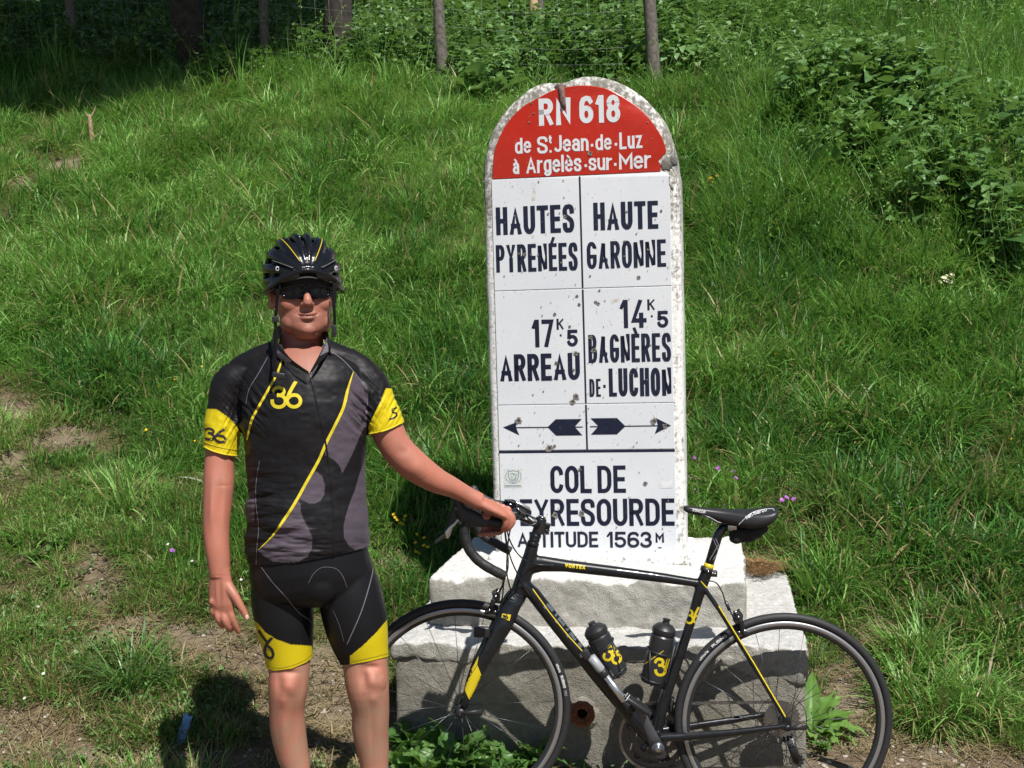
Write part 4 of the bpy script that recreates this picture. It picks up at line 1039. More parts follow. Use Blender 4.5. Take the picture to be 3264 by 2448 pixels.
def wheel(c, name, nsp, rear=False):
    def prof_ring(rc, prof, nm, mat, parent, seg=96):
        """prof: (lateral, radial) closed loop"""
        v = []; k = len(prof)
        for i in range(seg):
            a = 2 * math.pi * i / seg; d = BX * math.cos(a) + BZ * math.sin(a)
            for (l, r) in prof: v.append(tuple(c + d * r + BY * l))
        f = []
        for i in range(seg):
            j = (i + 1) % seg
            for q in range(k):
                q2 = (q + 1) % k; f.append((i * k + q, i * k + q2, j * k + q2, j * k + q))
        return mk(nm, v, f, mat, parent)
    rim = prof_ring(c, [(-.0095, .2975), (-.0085, .291), (-.004, .2865), (.004, .2865), (.0085, .291), (.0095, .2975), (.0098, .3115), (.006, .3125), (-.006, .3125), (-.0098, .3115)], 'wheel', M_RIMB, bike)
    prof_ring(c, [(-.0102, .2985), (-.0102, .3110), (-.0098, .3112), (-.0098, .2983)], 'brake_track', M_TRACK, rim)
    prof_ring(c, [(.0102, .2985), (.0102, .3110), (.0098, .3112), (.0098, .2983)], 'brake_track', M_TRACK, rim)
    ty = [(.0130 * math.cos(t), .3235 + .0130 * math.sin(t)) for t in np.linspace(R(-62), R(242), 14)]
    prof_ring(c, ty, 'tyre', M_TYRE, rim, 128)
    mb = MB(); w = .034 if not rear else .036
    mb.lathe(c - BY * .046, BY, [(0, .006), (.004, .010), (.010, .0095), (.012, .019), (.015, .0195), (.017, .012), (.030, .0095), (.062, .0095), (.075, .012), (.077, .0195 if not rear else .024), (.080, .019), (.082, .010), (.092, .006)], 24)
    mb.build('hub', M_DKMETAL if rear else M_BLKP, rim)
    sp = None
    for i in range(nsp):
        a = 2 * math.pi * (i + .35) / nsp; side = -1 if i % 2 else 1
        cross = (R(58) if (i // 2) % 2 else -R(58)) if rear else (R(6) if (i // 2) % 2 else -R(6))
        d0 = BX * math.cos(a + cross) + BZ * math.sin(a + cross); d1 = BX * math.cos(a) + BZ * math.sin(a)
        mb = MB(); mb.tube([c + d0 * .018 + BY * (side * .029), c + d1 * .2875 + BY * (side * .001)], .00095 if not rear else .0009, 5)
        mb.build('spoke', M_DKMETAL, rim)
    return rim
wF = wheel(hubF, 'front', 20); wR = wheel(hubR, 'rear', 24, True)
mb = MB(); mb.lathe(hubF - BY * .060, BY, [(0, .004), (.001, .013), (.008, .0145), (.011, .009), (.016, .006)], 20)
mb.tube([hubF - BY * .057 + BX * 0.0, hubF - BY * .058 + BX * .03 + BZ * .003, hubF - BY * .058 + BX * .066 + BZ * .006], [(.006, .004), (.007, .003), (.010, .003)], 8, up=BY)
mb.build('quick_release', M_BLKP, wF)
mb = MB(); mb.lathe(hubF - BY * .0605, BY, [(0, .0), (.001, .006), (.004, .007)], 16); mb.build('skewer_end', M_METAL, wF)

# ---- frame (one flowing carbon shell)
mb = MB(); sg = 20
def T(pts, rad, **k): mb.tube(pts, rad, sg, **k)
head_t, head_b = Q(1694, 1744), Q(1652, 1896)
T([Q(1698, 1738), Q(1690, 1770), Q(1672, 1830), Q(1653, 1893)], [rr_(20), rr_(22), rr_(26), rr_(28)])
T([Q(x, y) for x, y in ((1680, 1800), (1730, 1797), (1800, 1803), (1968, 1823), (2120, 1843), (2200, 1855), (2245, 1862))], [(rr_(a), rr_(b)) for a, b in ((20, 34), (19, 26), (19, 20), (18, 18), (16, 16), (15, 14), (14, 14))], up=BZ)
dt = [(1668, 1862), (1700, 1893), (1778, 1993), (1903, 2150), (2030, 2300), (2085, 2362)]
T([Q(*p) for p in dt], [(rr_(a), rr_(b)) for a, b in ((22, 30), (24, 29), (24, 26), (24, 26), (26, 26), (26, 26))], up=BY)
T([Q(*p) for p in ((2255, 1818), (2250, 1830), (2232, 1880), (2209, 1960), (2160, 2110), (2114, 2243), (2088, 2345))], [(rr_(a), rr_(b)) for a, b in ((18, 18), (19, 18), (19, 19), (16, 18), (16, 17), (18, 16), (22, 20))], up=BY)
mb.tube([Q(2089, 2363, -.038), Q(2089, 2363, .038)], rr_(25), 24)
for s in (-1, 1):
    o = [.010, .028, .055, .064]
    pts = [(2240, 1868), (2300, 1955), (2440, 2185), (2503, 2292)]
    T([P(x, y, YB) + Vector((0, s * q, 0)) if s > 0 else near(x, y, q) for (x, y), q in zip(pts, o)], [(rr_(9), rr_(8)), (rr_(8), rr_(8)), (rr_(7), rr_(7)), (rr_(7), rr_(7))])
    pts = [(2100, 2350), (2180, 2348), (2340, 2335), (2503, 2314)]; o = [.032, .040, .055, .064]
    T([near(x, y, q) if s < 0 else far(x, y, q) for (x, y), q in zip(pts, o)], [(rr_(17), rr_(14)), (rr_(13), rr_(14)), (rr_(10), rr_(12)), (rr_(9), rr_(8))], up=BZ)
    dpt = near(2508, 2300, .064) if s < 0 else far(2508, 2300, .064)
    mb.ball(dpt, .016, .005, .018)
vv, ff = remesh(mb, .0034, 5)
frame = mk('frame', vv, ff, M_FRAME, bike)
bvF = bvh_of(frame)
# ---- fork
fork_pts = [(1652, 1893), (1634, 1922), (1603, 1990), (1557, 2073), (1517, 2148), (1497, 2200), (1482, 2240), (1474, 2254)]
fr = [(.016, 30), (.016, 31), (.014, 31), (.012, 24), (.011, 19), (.010, 16), (.008, 10), (.006, 8)]
mb = MB(); mb.tube([Q(1655, 1888), Q(1645, 1912), Q(1640, 1928)], [rr_(28), rr_(30), rr_(26)], 20)
for s in (-1, 1):
    off = [.006, .022, .036, .044, .048, .050, .052, .052]
    mb.tube([near(x, y, o) if s < 0 else far(x, y, o) for (x, y), o in zip(fork_pts, off)], [(rr_(b), a) for a, b in fr], 18, up=BY)
vv, ff = remesh(mb, .0032, 4); fork = mk('fork', vv, ff, M_FRAME, bike); bvK = BVHTree.FromPolygons([tuple(q) for q in vv], [f for f in ff if vv[f[0]][1] < YB - .002])
def zz(x, y, ox=1200, oy=1800, s=2.56): return (ox + x / s, oy + y / s)
mb = MB(); decal_poly(mb, bvK, [zz(*p) for p in ((825, 820), (857, 905), (815, 1005), (762, 1115), (722, 1022), (745, 945))], cell=3)
mb.build('yellow_fork_print', M_YEL, fork); mb = MB(); decal_poly(mb, bvK, [zz(*p) for p in ((836, 745), (822, 818), (742, 942), (752, 905))], cell=5); mb.build('yellow_fork_print', M_YEL, fork)
mb = MB(); decal_poly(mb, bvK, [zz(*p) for p in ((1028, 398), (1098, 408), (1085, 458), (1020, 432))], cell=5); q_ = mb.build('fork_badge', M_YEL, fork)
mb = MB(); decal_strokes(mb, bvK, logo36(zz(1052, 430)[0], zz(1052, 430)[1] + 1, 12), 1.6, off=.0019, step=2); mb.build('badge_print', M_FRAME, fork)
# ---- printed lines on the frame
mb = MB(); decal_strokes(mb, bvF, [[zz(1275, 200), zz(1420, 400), zz(1560, 575), zz(1690, 718)]], 1.5, step=8)
mb.build('yellow_pinstripe', M_YEL, frame); mb = MB()
decal_strokes(mb, bvF, [[(2235, 1853), (2262, 1885), (2331, 1998), (2400, 2110), (2470, 2228), (2503, 2284)]], 1.5, step=8)
mb.build('yellow_pinstripe', M_YEL, frame)
mb = MB(); decal_strokes(mb, bvF, text_strokes('VORTEX', 1800, 1808, 1865, 1815, 12.5, 3.8, .35), 1.9, off=.0016, step=3); mb.build('model_lettering', M_YEL, frame)
mb = MB(); decal_strokes(mb, bvF, logo36(2210, 1976, 46, rot=R(-4), squash=.72), 3.3, step=3); mb.build('frame_logo', M_YEL, frame); mb = MB(); decal_strokes(mb, bvF, [arc(zz(1140, 55)[0] - 3, zz(1140, 55)[1], 6, 9, -70, 70)], 2, step=2); mb.build('frame_logo', M_YEL, frame)
mb = MB()
def dtq(t, w0, w1):
    """parallelogram across the down tube; t = start/end in px along"""
    a = np.array((1700., 1880.)); b = np.array((1905., 2138.)); d = (b - a) / np.linalg.norm(b - a); n = np.array((d[1], -d[0]))
    return [tuple(a + d * t[0] + n * w0), tuple(a + d * t[1] + n * w0), tuple(a + d * t[1] + n * w1), tuple(a + d * t[0] + n * w1)]
for t0, t1 in ((62, 92), (104, 112), (120, 150), (162, 170), (180, 210), (222, 238), (252, 284)):
    decal_poly(mb, bvF, dtq((t0, t1), 2, 17), cell=6)
for t0, t1 in ((62, 72), (120, 130), (180, 188), (252, 262)):
    decal_poly(mb, bvF, dtq((t0, t1), -9, -1), cell=6)
mb.build('frame_lettering', M_SLATE, frame)

# ---- steering: spacers, stem, bar
mb = MB(); ax = (Q(1727, 1650) - Q(1697, 1740)).normalized()
L_ = (Q(1727, 1650) - Q(1697, 1740)).length
mb.lathe(Q(1697, 1740), ax, [(0, rr_(20)), (.012, rr_(19)), (.014, rr_(16)), (.018, rr_(17.5)), (.024, rr_(17.5)), (.025, rr_(16.2)), (.030, rr_(17.5)), (.036, rr_(17.5)), (.037, rr_(16)), (L_ - .034, rr_(16)), (L_ - .033, rr_(18)), (L_ - .004, rr_(18)), (L_, rr_(14)), (L_ + .001, rr_(4))], 28)
mb.build('headset_spacers', M_FRAME, bike)
mb = MB(); mb.lathe(Q(1728, 1648), ax, [(0, rr_(14)), (.002, rr_(13)), (.003, 0)], 24); mb.build('stem_cap', M_METAL, bike)
mb = MB(); mb.tube([Q(1722, 1674), Q(1690, 1658), Q(1655, 1641)], [(rr_(17), rr_(17)), (rr_(15), rr_(15)), (rr_(17), rr_(16))], 16)
mb.tube([Q(1646, 1637, -.024), Q(1646, 1637, .024)], rr_(21), 20)
mb.tube([Q(1725, 1680) - ax * .018, Q(1725, 1680) + ax * .018], rr_(20), 20)
mb.box(Q(1745, 1684), .006, .010, .016, ax.cross(BY), BY, ax, bev=.002)
for q in (-.014, .014): mb.tube([Q(1741, 1683 + q * 600, -.016), Q(1752, 1681 + q * 600, -.016)], .004, 8)
stem = mb.build('stem', simple('stem_black', (.016, .016, .018), .3, coat=.5), bike); sharp(stem, 45)
mb = MB(); bvS = bvh_of(stem); decal_strokes(mb, bvS, [[(1662, 1636), (1680, 1655), (1665, 1652)], [(1684, 1648), (1702, 1662)], [(1690, 1668), (1697, 1672), (1706, 1668)]], .9, off=.0012, step=3); mb.build('stem_print', M_WPRINT, stem)
mb = MB(); mb.box(Q(1662, 1628, -.012), .016, .013, .012, (Q(1685, 1640) - Q(1645, 1620)).normalized(), BY, BZ, bev=.004)
mb.box(Q(1672, 1620, -.012), .019, .011, .0035, (Q(1685, 1640) - Q(1645, 1620)).normalized(), BY, BZ, bev=.002); mb.build('computer_mount', M_DKMETAL, bike)
mb = MB(); mb.box(Q(1668, 1611, -.014), .024, .015, .0045, (Q(1685, 1640) - Q(1645, 1620)).normalized(), BY, (BZ - BX * .4).normalized(), bev=.002)
mb.tube([Q(1646, 1616, -.03), Q(1655, 1626, -.03), Q(1676, 1640, -.03)], .0022, 6); mb.build('mount_clip', M_METAL, bike)
mb = MB(); mb.ball(P(1622, 1612, 3.90), .026, .020, .017); mb.build('bicycle_bell', simple('black_chrome', (.05, .05, .055), .12, metal=1.0), bike)
YN, YF = YB - .205, YB + .205
bar = [(1646, 1637, YB), (1640, 1641, YB - .06), (1630, 1650, YB - .14), (1618, 1663, YB - .185), (1598, 1669, YN), (1560, 1663, YN), (1520, 1657, YN), (1492, 1664, YN), (1481, 1690, YN), (1484, 1720, YN), (1497, 1753, YN), (1522, 1784, YN), (1557, 1809, YN), (1612, 1838, YN + .01)]
barf = [(1646, 1637, YB), (1650, 1630, YB + .06), (1652, 1620, YB + .14), (1646, 1612, YB + .185), (1628, 1612, YF), (1595, 1610, YF), (1555, 1604, YF), (1527, 1612, YF), (1517, 1637, YF), (1518, 1663, YF), (1528, 1692, YF), (1549, 1714, YF), (1580, 1731, YF), (1630, 1759, YF)]
for b_ in (bar, barf):
    pts = [Vector(q) for q in spline([tuple(P(*p)) for p in b_], 6)]; n = len(pts); i0 = 14
    if b_ is bar:
        mb = MB(); mb.tube(pts[:i0 + 4][::-1], .0115, 14); mb2 = MB(); mb2.tube([Vector(q) for q in spline([tuple(P(*p)) for p in barf], 6)][:i0 + 4], .0115, 14); mb.v += mb2.v; mb.f += [tuple(i + mb.n for i in q) for q in mb2.f]; mb.m += mb2.m
        hb = mb.build('handlebar', M_FRAME, bike)
    pts = pts[i0:]; rad = []
    # wound tape: overlapping turns
    P2 = []; acc = 0
    for a, b in zip(pts[:-1], pts[1:]):
        l = (b - a).length; k = max(1, int(l / .004))
        for q in range(k): P2.append(a + (b - a) * (q / k))
    for i in range(len(P2)): rad.append(.0142 + .0010 * ((i % 6) / 6))
    mb = MB(); mb.tube(P2, rad, 16); mb.build('bar_tape', M_TAPE, bike)
    mb = MB(); mb.tube([P2[-1], P2[-1] + (P2[-1] - P2[-3]).normalized() * .004], [.0145, .012], 16); mb.build('bar_plug', M_BLKP, bike)
def hood(pts, Y, r, k=1.0):
    mb = MB(); mb.tube([Vector(q) for q in spline([tuple(P(x, y, Y)) for x, y in pts], 4)], [tuple(q) for q in spline(r, 4)], 18, up=BY)
    tip = P(*pts[-1], Y); mb.ball(tip, r[-1][0] * 1.0, r[-1][1], r[-1][0] * .8); vv, ff = remesh(mb, .0026, 5); return mk('brake_hood', vv, ff, M_HOOD, bike)
hood([(1560, 1661), (1535, 1660), (1505, 1650), (1483, 1640), (1465, 1618), (1461, 1598), (1463, 1586)], YN, [(.0150, .0150), (.0195, .0160), (.0245, .0165), (.0245, .0165), (.0185, .016), (.0175, .015), (.0140, .0135)])
hood([(1592, 1610), (1565, 1606), (1540, 1598), (1520, 1585), (1511, 1566), (1510, 1556)], YF, [(.0145, .0145), (.018, .016), (.022, .0165), (.020, .016), (.016, .015), (.012, .012)])
def lever(pts, Y, r, mat, name='brake_lever', lat=.006):
    mb = MB(); P3 = [Vector(q) for q in spline([tuple(P(x, y, Y)) for x, y in pts], 4)]; rr2 = [q[0] for q in spline([(a,) for a in r], 4)]
    mb.tube(P3, [(a, lat) for a in rr2], 10, up=BY); return mb.build(name, mat, bike)
lever([(1452, 1612), (1447, 1638), (1436, 1668), (1424, 1695), (1408, 1713), (1386, 1730)], YN, [.010, .012, .009, .007, .006, .004], M_BLKP)
lever([(1461, 1655), (1450, 1668), (1436, 1682), (1427, 1700), (1425, 1716)], YN - .004, [.004, .004, .006, .0095, .004], M_METAL, 'shift_paddle', .003)
lever([(1505, 1590), (1500, 1612), (1490, 1635), (1478, 1655), (1462, 1668)], YF, [.008, .009, .007, .006, .004], M_BLKP)
mb = MB(); mb.lathe(P(1452, 1620, YN - .017), BY, [(0, .0), (.001, .008), (.004, .009)], 14); mb.build('hood_badge', M_DKMETAL, bike)
# ---- cables
def cable(pts, r=.0022, name='cable'):
    mb = MB(); mb.tube([Vector(q) for q in spline([tuple(P(*p)) for p in pts], 8)], r, 7); return mb.build(name, M_CABLE, bike)
cable([(1606, 1672, YN + .02), (1612, 1720, YN), (1619, 1775, YN + .03), (1618, 1815, YN + .06), (1606, 1855, YN + .12), (1602, 1900, YB - .05), (1594, 1922, YB - .03)])
cable([(1608, 1672, YN + .02), (1614, 1720, YN - .01), (1628, 1780, YN + .04), (1650, 1830, YN + .12), (1664, 1860, YB - .035), (1690, 1900, YB - .032)])
cable([(1612, 1665, YN + .03), (1624, 1720, YN + .02), (1655, 1770, YN + .08), (1700, 1797, YB - .03), (1765, 1802, YB - .025)])
cable([(1640, 1640, YB + .10), (1624, 1700, YB + .02), (1616, 1770, YB - .04), (1616, 1830, YB - .06), (1628, 1880, YB - .05), (1640, 1905, YB - .04)])
cable([(2238, 1851, YB - .012), (2280, 1856, YB - .02), (2302, 1888, YB - .02), (2313, 1920, YB - .02), (2330, 1952, YB - .02), (2345, 1985, YB - .018)])
# ---- brake callipers
def calliper(cx, cy, s=1.0, flip=1):
    mb = MB(); o = -.028
    mb.box(Q(cx, cy, -.004) , .012, .024, .016, BX, BY, BZ, bev=.004)
    for sd in (-1, 1):
        mb.tube([Q(cx, cy + 2, sd * .010), Q(cx - 10 * flip, cy + 14, sd * .030), Q(cx - 14 * flip, cy + 30, sd * .026), Q(cx - 12 * flip, cy + 46, sd * .018)], [(.008, .005)] * 4, 8, up=BY)
        mb.box(Q(cx - 14 * flip, cy + 50, sd * .0165), .022, .0045, .006, BX, BY, BZ, bev=.002)
    mb.tube([Q(cx + 2, cy - 26, -.02), Q(cx, cy + 4, -.02)], .004, 8); mb.tube([Q(cx - 14, cy - 10, -.024), Q(cx + 4, cy - 14, -.024)], .005, 8)
    b = mb.build('brake_calliper', M_BLKP, bike); sharp(b, 40)
    for dx, dy in ((-22, 44), (-4, 48), (-2, 0), (6, -16)): m2 = MB(); m2.lathe(Q(cx + dx * flip, cy + dy, -.033), BY, [(0, 0), (.0005, .0038), (.004, .0042)], 10); m2.build('bolt', M_METAL, b)
    return b
calliper(1582, 1902); calliper(2352, 1968, flip=-1)
mb = MB(); mb.tube([Q(1607, 1838, -.11), Q(1602, 1866, -.06), Q(1592, 1885, -.03)], .0032, 8); mb.tube([Q(2313, 1917, -.02), Q(2325, 1945, -.02)], .005, 8); mb.build('cable_adjuster', M_DKMETAL, bike)
mb = MB(); mb.box(Q(1536, 2014, -.05), .024, .011, .0165, BX, BY, BZ, bev=.006); mb.build('speed_sensor', M_BLKP, bike)
# ---- seat post, saddle, bag
sp0, sp1 = Q(2256, 1812), Q(2290, 1702); a_ = (sp1 - sp0).normalized(); Ls = (sp1 - sp0).length
mb = MB(); mb.tube([sp0 - a_ * .05, sp1, Q(2305, 1682), Q(2325, 1672)], [rr_(15), rr_(15.5), rr_(15), rr_(12)], 18); sp = mb.build('seat_post', M_FRAME, bike)
mb = MB(); mb.tube([Q(2256, 1814), Q(2261.5, 1796)], rr_(16.2), 24); mb.build('yellow_band', M_YEL, sp)
mb = MB(); bvP = bvh_of(sp); decal_strokes(mb, bvP, [[(2262, 1785), (2290, 1735)], [(2272, 1785), (2296, 1745)], [(2275, 1718), (2288, 1755)], [(2282, 1716), (2294, 1750)]], .9, off=.0012, step=4); mb.build('seat_post_print', M_GREYP, sp)
mb = MB(); mb.tube([Q(2250, 1822), Q(2254, 1808)], rr_(20), 20); mb.box(Q(2273, 1828), .012, .009, .009, BX, BY, BZ, bev=.002); mb.build('seat_clamp', M_BLKP, bike)
for q in ((2258, 1823), (2272, 1828), (2280, 1829)): m2 = MB(); m2.lathe(Q(*q, -.022), BY, [(0, 0), (.0005, .003), (.006, .003)], 8); m2.build('bolt', M_METAL, bike)
prof = [(2179, 1614, 1626, .006), (2190, 1612, 1632, .016), (2230, 1616, 1641, .019), (2270, 1620, 1652, .022), (2310, 1622, 1664, .030), (2350, 1624, 1673, .046), (2395, 1624, 1675, .062), (2435, 1621, 1664, .067), (2462, 1617, 1645, .062), (2472, 1616, 1630, .040)]
v_ = []; f_ = []; seg = 24
for (x, yt, yb, hw) in [tuple(q) for q in spline(prof, 3)]:
    top = Q(x, yt); bot = Q(x, yb); c = (top + bot) / 2; h = (top - bot).length / 2
    for k in range(seg):
        a = 2 * math.pi * k / seg; ca, sa = math.cos(a), math.sin(a)
        lat = hw * math.copysign(abs(ca) ** .7, ca)
        if sa > 0: z = h * (abs(sa) ** .55) - .12 * h * abs(ca) ** 2
        else: z = -h * (1 - (1 - abs(ca)) ** 1.6) * .98 if abs(ca) > .25 else -h * .2
        v_.append(tuple(c + BY * lat + BZ * z))
n_ = len(v_) // seg
for i in range(n_ - 1):
    for k in range(seg): k2 = (k + 1) % seg; f_.append((i * seg + k, i * seg + k2, (i + 1) * seg + k2, (i + 1) * seg + k))
f_.append(tuple(range(seg))[::-1]); f_.append(tuple((n_ - 1) * seg + k for k in range(seg)))
saddle = mk('saddle', v_, f_, M_SADDLE, bike); bvD = bvh_of(saddle)
mb = MB(); decal_strokes(mb, bvD, text_strokes('CONCOR', 2207, 1629, 2248, 1637, 8, 1.7, .4), .8, off=.0010, step=2)
decal_strokes(mb, bvD, text_strokes('san', 2379, 1656, 2400, 1645, 12, 1.8, .4) + text_strokes('marco', 2403, 1643, 2445, 1630, 12, 1.8, .4), .9, off=.0010, step=2)
decal_strokes(mb, bvD, [spline([(2355, 1672), (2372, 1655), (2392, 1638), (2420, 1627), (2460, 1622), (2468, 1628)], 4)], .8, off=.0010, step=4); mb.build('saddle_lettering', M_WPRINT, saddle)
mb = MB()
for s in (-1, 1): mb.tube([Q(2222, 1636, s * .014), Q(2262, 1650, s * .020), Q(2290, 1666, s * .022), Q(2352, 1671, s * .022), Q(2400, 1664, s * .026), Q(2440, 1650, s * .03)], .0035, 8)
mb.build('saddle_rail', M_DKMETAL, bike)
mb = MB(); mb.box(Q(2330, 1677), .014, .026, .008, BX, BY, BZ, bev=.003); mb.tube([Q(2330, 1668, -.02), Q(2334, 1692, -.02)], .0045, 8); mb.build('seat_clamp_head', M_METAL, bike)
mb = MB(); mb.ball(Q(2400, 1692), .034, .034, .026); mb.ball(Q(2358, 1702), .034, .028, .026); mb.ball(Q(2425, 1682), .022, .03, .02); mb.ball(Q(2345, 1716), .020, .024, .016); mb.ball(Q(2385, 1712), .026, .026, .016)
vv, ff = remesh(mb, .004, 3); vv += (np.stack([fbm(vv[:, 0] * 40, vv[:, 2] * 40, vv[:, 1] * 40, 3, s) for s in (1, 2, 3)], -1) - .5) * .010; mk('saddle_bag', vv, ff, M_BAG, bike)
# ---- bottles (their own things, standing in cages)
def bottle(top, bot, label, logo, lh, rot, sq=1.0, neck=True):
    a, b = Q(*top), Q(*bot); ax = (a - b).normalized(); L = (a - b).length
    th = thing('water_bottle', label, 'bottle', tuple(b), 'black sports bottles in the frame cages')
    m = MB(); Lb = L * .76
    m.lathe(b, ax, [(0, .030), (.004, .0355), (.05, .0365), (Lb * .55, .0365), (Lb * .62, .0345), (Lb * .70, .0345), (Lb * .76, .0365), (Lb * .95, .0365), (Lb, .031)], 36)
    body = m.build('bottle_body', M_BOTTLE, th); sharp(body, 35)
    m = MB(); m.lathe(b, ax, [(Lb - .001, .0345), (Lb + .003, .0368), (Lb + .016, .0368), (Lb + .021, .033), (Lb + .030, .024), (Lb + .034, .012), (Lb + .040, .0105), (Lb + .041, .0085), (L - .008, .0085), (L - .006, .0115), (L - .001, .0115), (L, .006)], 36)
    sharp(m.build('bottle_cap', M_BLKP, th), 35)
    bv = bvh_of(body); m = MB(); decal_strokes(m, bv, logo36(logo[0], logo[1], lh, rot, sq), lh * .078, off=.0009, step=3)
    return th, body, bv, m
th1, b1, bv1, m = bottle((1884, 1982), (1968, 2152), 'black water bottle with yellow 36 in the cage on the down tube', (1951, 2097), 52, R(-22), .8); m.build('bottle_logo', M_YEL, b1)
th2, b2, bv2, m = bottle((2126, 1971), (2077, 2176), 'black water bottle with thin yellow line in the cage on the seat tube', (2122, 2136), 58, R(6), .85)
decal_strokes(m, bv2, [[(2048, 2122), (2115, 2074)]], 1.3, off=.0009, step=4); m.build('bottle_logo', M_YEL, b2)
def cage(top, bot, sidepx):
    a, b = Q(*top), Q(*bot); ax = (a - b).normalized(); L = (a - b).length; m = MB(); s = Vector((sidepx[0], 0, sidepx[1])).normalized()
    for h in (.012, .10):
        ring = [b + ax * h + (s * math.cos(t) + BY * math.sin(t)) * .0395 for t in np.linspace(R(50), R(310), 18)]
        m.tube(ring, .0028, 7)
    for sy in (-1, 1):
        m.tube([b + ax * -.006 + BY * sy * .01, b + ax * .01 + (-s * .4 + BY * sy).normalized() * .0395, b + ax * .10 + (-s * .8 + BY * sy * .6).normalized() * .0395], .003, 7)
    m.tube([b + s * .036 - ax * .008, b + s * .042 + ax * .02, b + s * .042 + ax * .13], [(.008, .003)] * 3, 8)
    m.build('bottle_cage', M_BLKP, bike)

cage((1884, 1982), (1968, 2152), (-.8, -.6)); cage((2126, 1971), (2077, 2176), (.9, -.3))
# ---- pump on the down tube
pump = thing('hand_pump', 'silver and grey mini pump clipped along the down tube', 'pump', tuple(Q(1985, 2210, -.03)))
a, b = Q(1882, 2092, -.045), Q(2010, 2258, -.045); ax = (b - a).normalized(); L = (b - a).length
m = MB(); m.lathe(a, ax, [(0, .006), (.003, .0145), (.05, .0145), (.056, .0125)], 20); m.build('pump_handle', M_PUMPG, pump)
m = MB(); m.lathe(a, ax, [(.056, .0105), (L * .5, .0105), (L * .5 + .001, .0118), (L - .02, .0118), (L - .018, .0095)], 20); m.build('barrel', M_NEEDLEPUMP, pump)
m = MB(); m.lathe(a, ax, [(.056, .0135), (.060, .0150), (.072, .0150), (.076, .0125)], 20); m.lathe(a, ax, [(L - .03, .013), (L - .028, .0155), (L, .0155), (L + .012, .011)], 20); m.box(a + BX * -.012 + ax * -.006, .014, .009, .010, ax, BY, ax.cross(BY), bev=.003); m.build('pump_head', M_BLKP, pump)
m = MB(); m.tube([a + ax * -.012 + BX * -.022, a + ax * .005 + BX * -.03], .005, 10); m.build('pump_lever', M_METAL, pump)
# ---- drive train (on the far side)
BB = Q(2089, 2363)
def gear(c, r0, teeth, th_, inner, m, tooth=.0045):
    n = teeth * 4; v = []; f = []
    for s_ in (-1, 1):
        for k in range(n):
            a = 2 * math.pi * k / n; rr3 = r0 + (tooth if (k % 4) in (1, 2) else 0); d = BX * math.cos(a) + BZ * math.sin(a); v.append(tuple(c + d * rr3 + BY * s_ * th_)); v.append(tuple(c + d * inner + BY * s_ * th_))
    for k in range(n):
        k2 = (k + 1) % n
        f += [(2 * k, 2 * k2, 2 * k2 + 1, 2 * k + 1), (2 * n + 2 * k, 2 * n + 2 * k + 1, 2 * n + 2 * k2 + 1, 2 * n + 2 * k2), (2 * k, 2 * n + 2 * k, 2 * n + 2 * k2, 2 * k2), (2 * k + 1, 2 * k2 + 1, 2 * n + 2 * k2 + 1, 2 * n + 2 * k + 1)]
    m.add(v, f)
m = MB(); gear(BB + BY * .047, .1035, 50, .0012, .086, m); cr = m.build('chainring', M_DKMETAL, bike, smooth=False)
m = MB(); gear(BB + BY * .040, .070, 34, .0012, .056, m); m.build('chainring', M_DKMETAL, bike, smooth=False)
m = MB()
for k in range(5):
    a = 2 * math.pi * k / 5 + .3; d = BX * math.cos(a) + BZ * math.sin(a); m.tube([BB + BY * .050, BB + BY * .046 + d * .09], [(.010, .004), (.007, .003)], 8, up=BY)
m.tube([BB + BY * .035, BB + BY * .062], .017, 20); m.build('crank_spider', M_DKMETAL, bike)
cd = (P(2012, 2194, YB) - BB).normalized()
m = MB(); m.tube([BB - BY * .058, BB - BY * .064 + cd * .05, BB - BY * .074 + cd * .13, BB - BY * .076 + cd * .170], [(.021, .010), (.016, .008), (.012, .007), (.012, .008)], 14, up=BY)
m.tube([BB - BY * .070, BB - BY * .038], .020, 20); m.build('crank_arm', simple('grey_crank', (.10, .105, .12), .34, metal=.5), bike)
m = MB(); m.tube([BB + BY * .062, BB + BY * .074 - cd * .13, BB + BY * .076 - cd * .170], [(.020, .010), (.012, .007), (.012, .008)], 14, up=BY); m.build('crank_arm', M_DKMETAL, bike)
m = MB(); m.lathe(BB - BY * .0725, BY, [(0, 0), (.0005, .008), (.003, .010)], 16); m.build('crank_bolt', M_METAL, bike)
for s in (-1, 1):
    c = BB + BY * (s * .118) + cd * (.170 * (1 if s < 0 else -1)); m = MB()
    m.tube([c - BY * s * .042, c + BY * .0], .006, 10); m.box(c, .040, .030, .008, (BX * .75 - BZ * .45).normalized(), BY, (BX * .45 + BZ * .75).normalized(), bev=.006)
    m.box(c + BX * .03 - BZ * .02, .014, .024, .007, (BX * .75 - BZ * .45).normalized(), BY, (BX * .45 + BZ * .75).normalized(), bev=.003)
    pd = m.build('pedal', M_BLKP, bike)
    if s < 0:
        m = MB(); bvq = bvh_of(pd); decal_strokes(m, bvq, [[(1988, 2232), (2004, 2205)], [(1994, 2236), (2012, 2208)]], .9, off=.001, step=3)
        if m.v: m.build('pedal_print', M_WPRINT, pd)
m = MB()
for i, (rr4, t) in enumerate(((.054, 27), (.050, 25), (.046, 23), (.042, 21), (.038, 19), (.034, 17), (.031, 15), (.028, 13), (.025, 12), (.023, 11))): gear(hubR + BY * (.018 + .0038 * i), rr4, t, .0009, .012, m, .004)
cas = m.build('cassette', M_STEEL, bike, smooth=False)
m = MB(); m.tube([hubR + BY * .014 + (BX * math.cos(t) + BZ * math.sin(t)) * .076 for t in np.linspace(0, 2 * math.pi, 41)[:-1]], .0012, 6, closed=True); m.build('spoke_guard_ring', M_DKMETAL, bike)
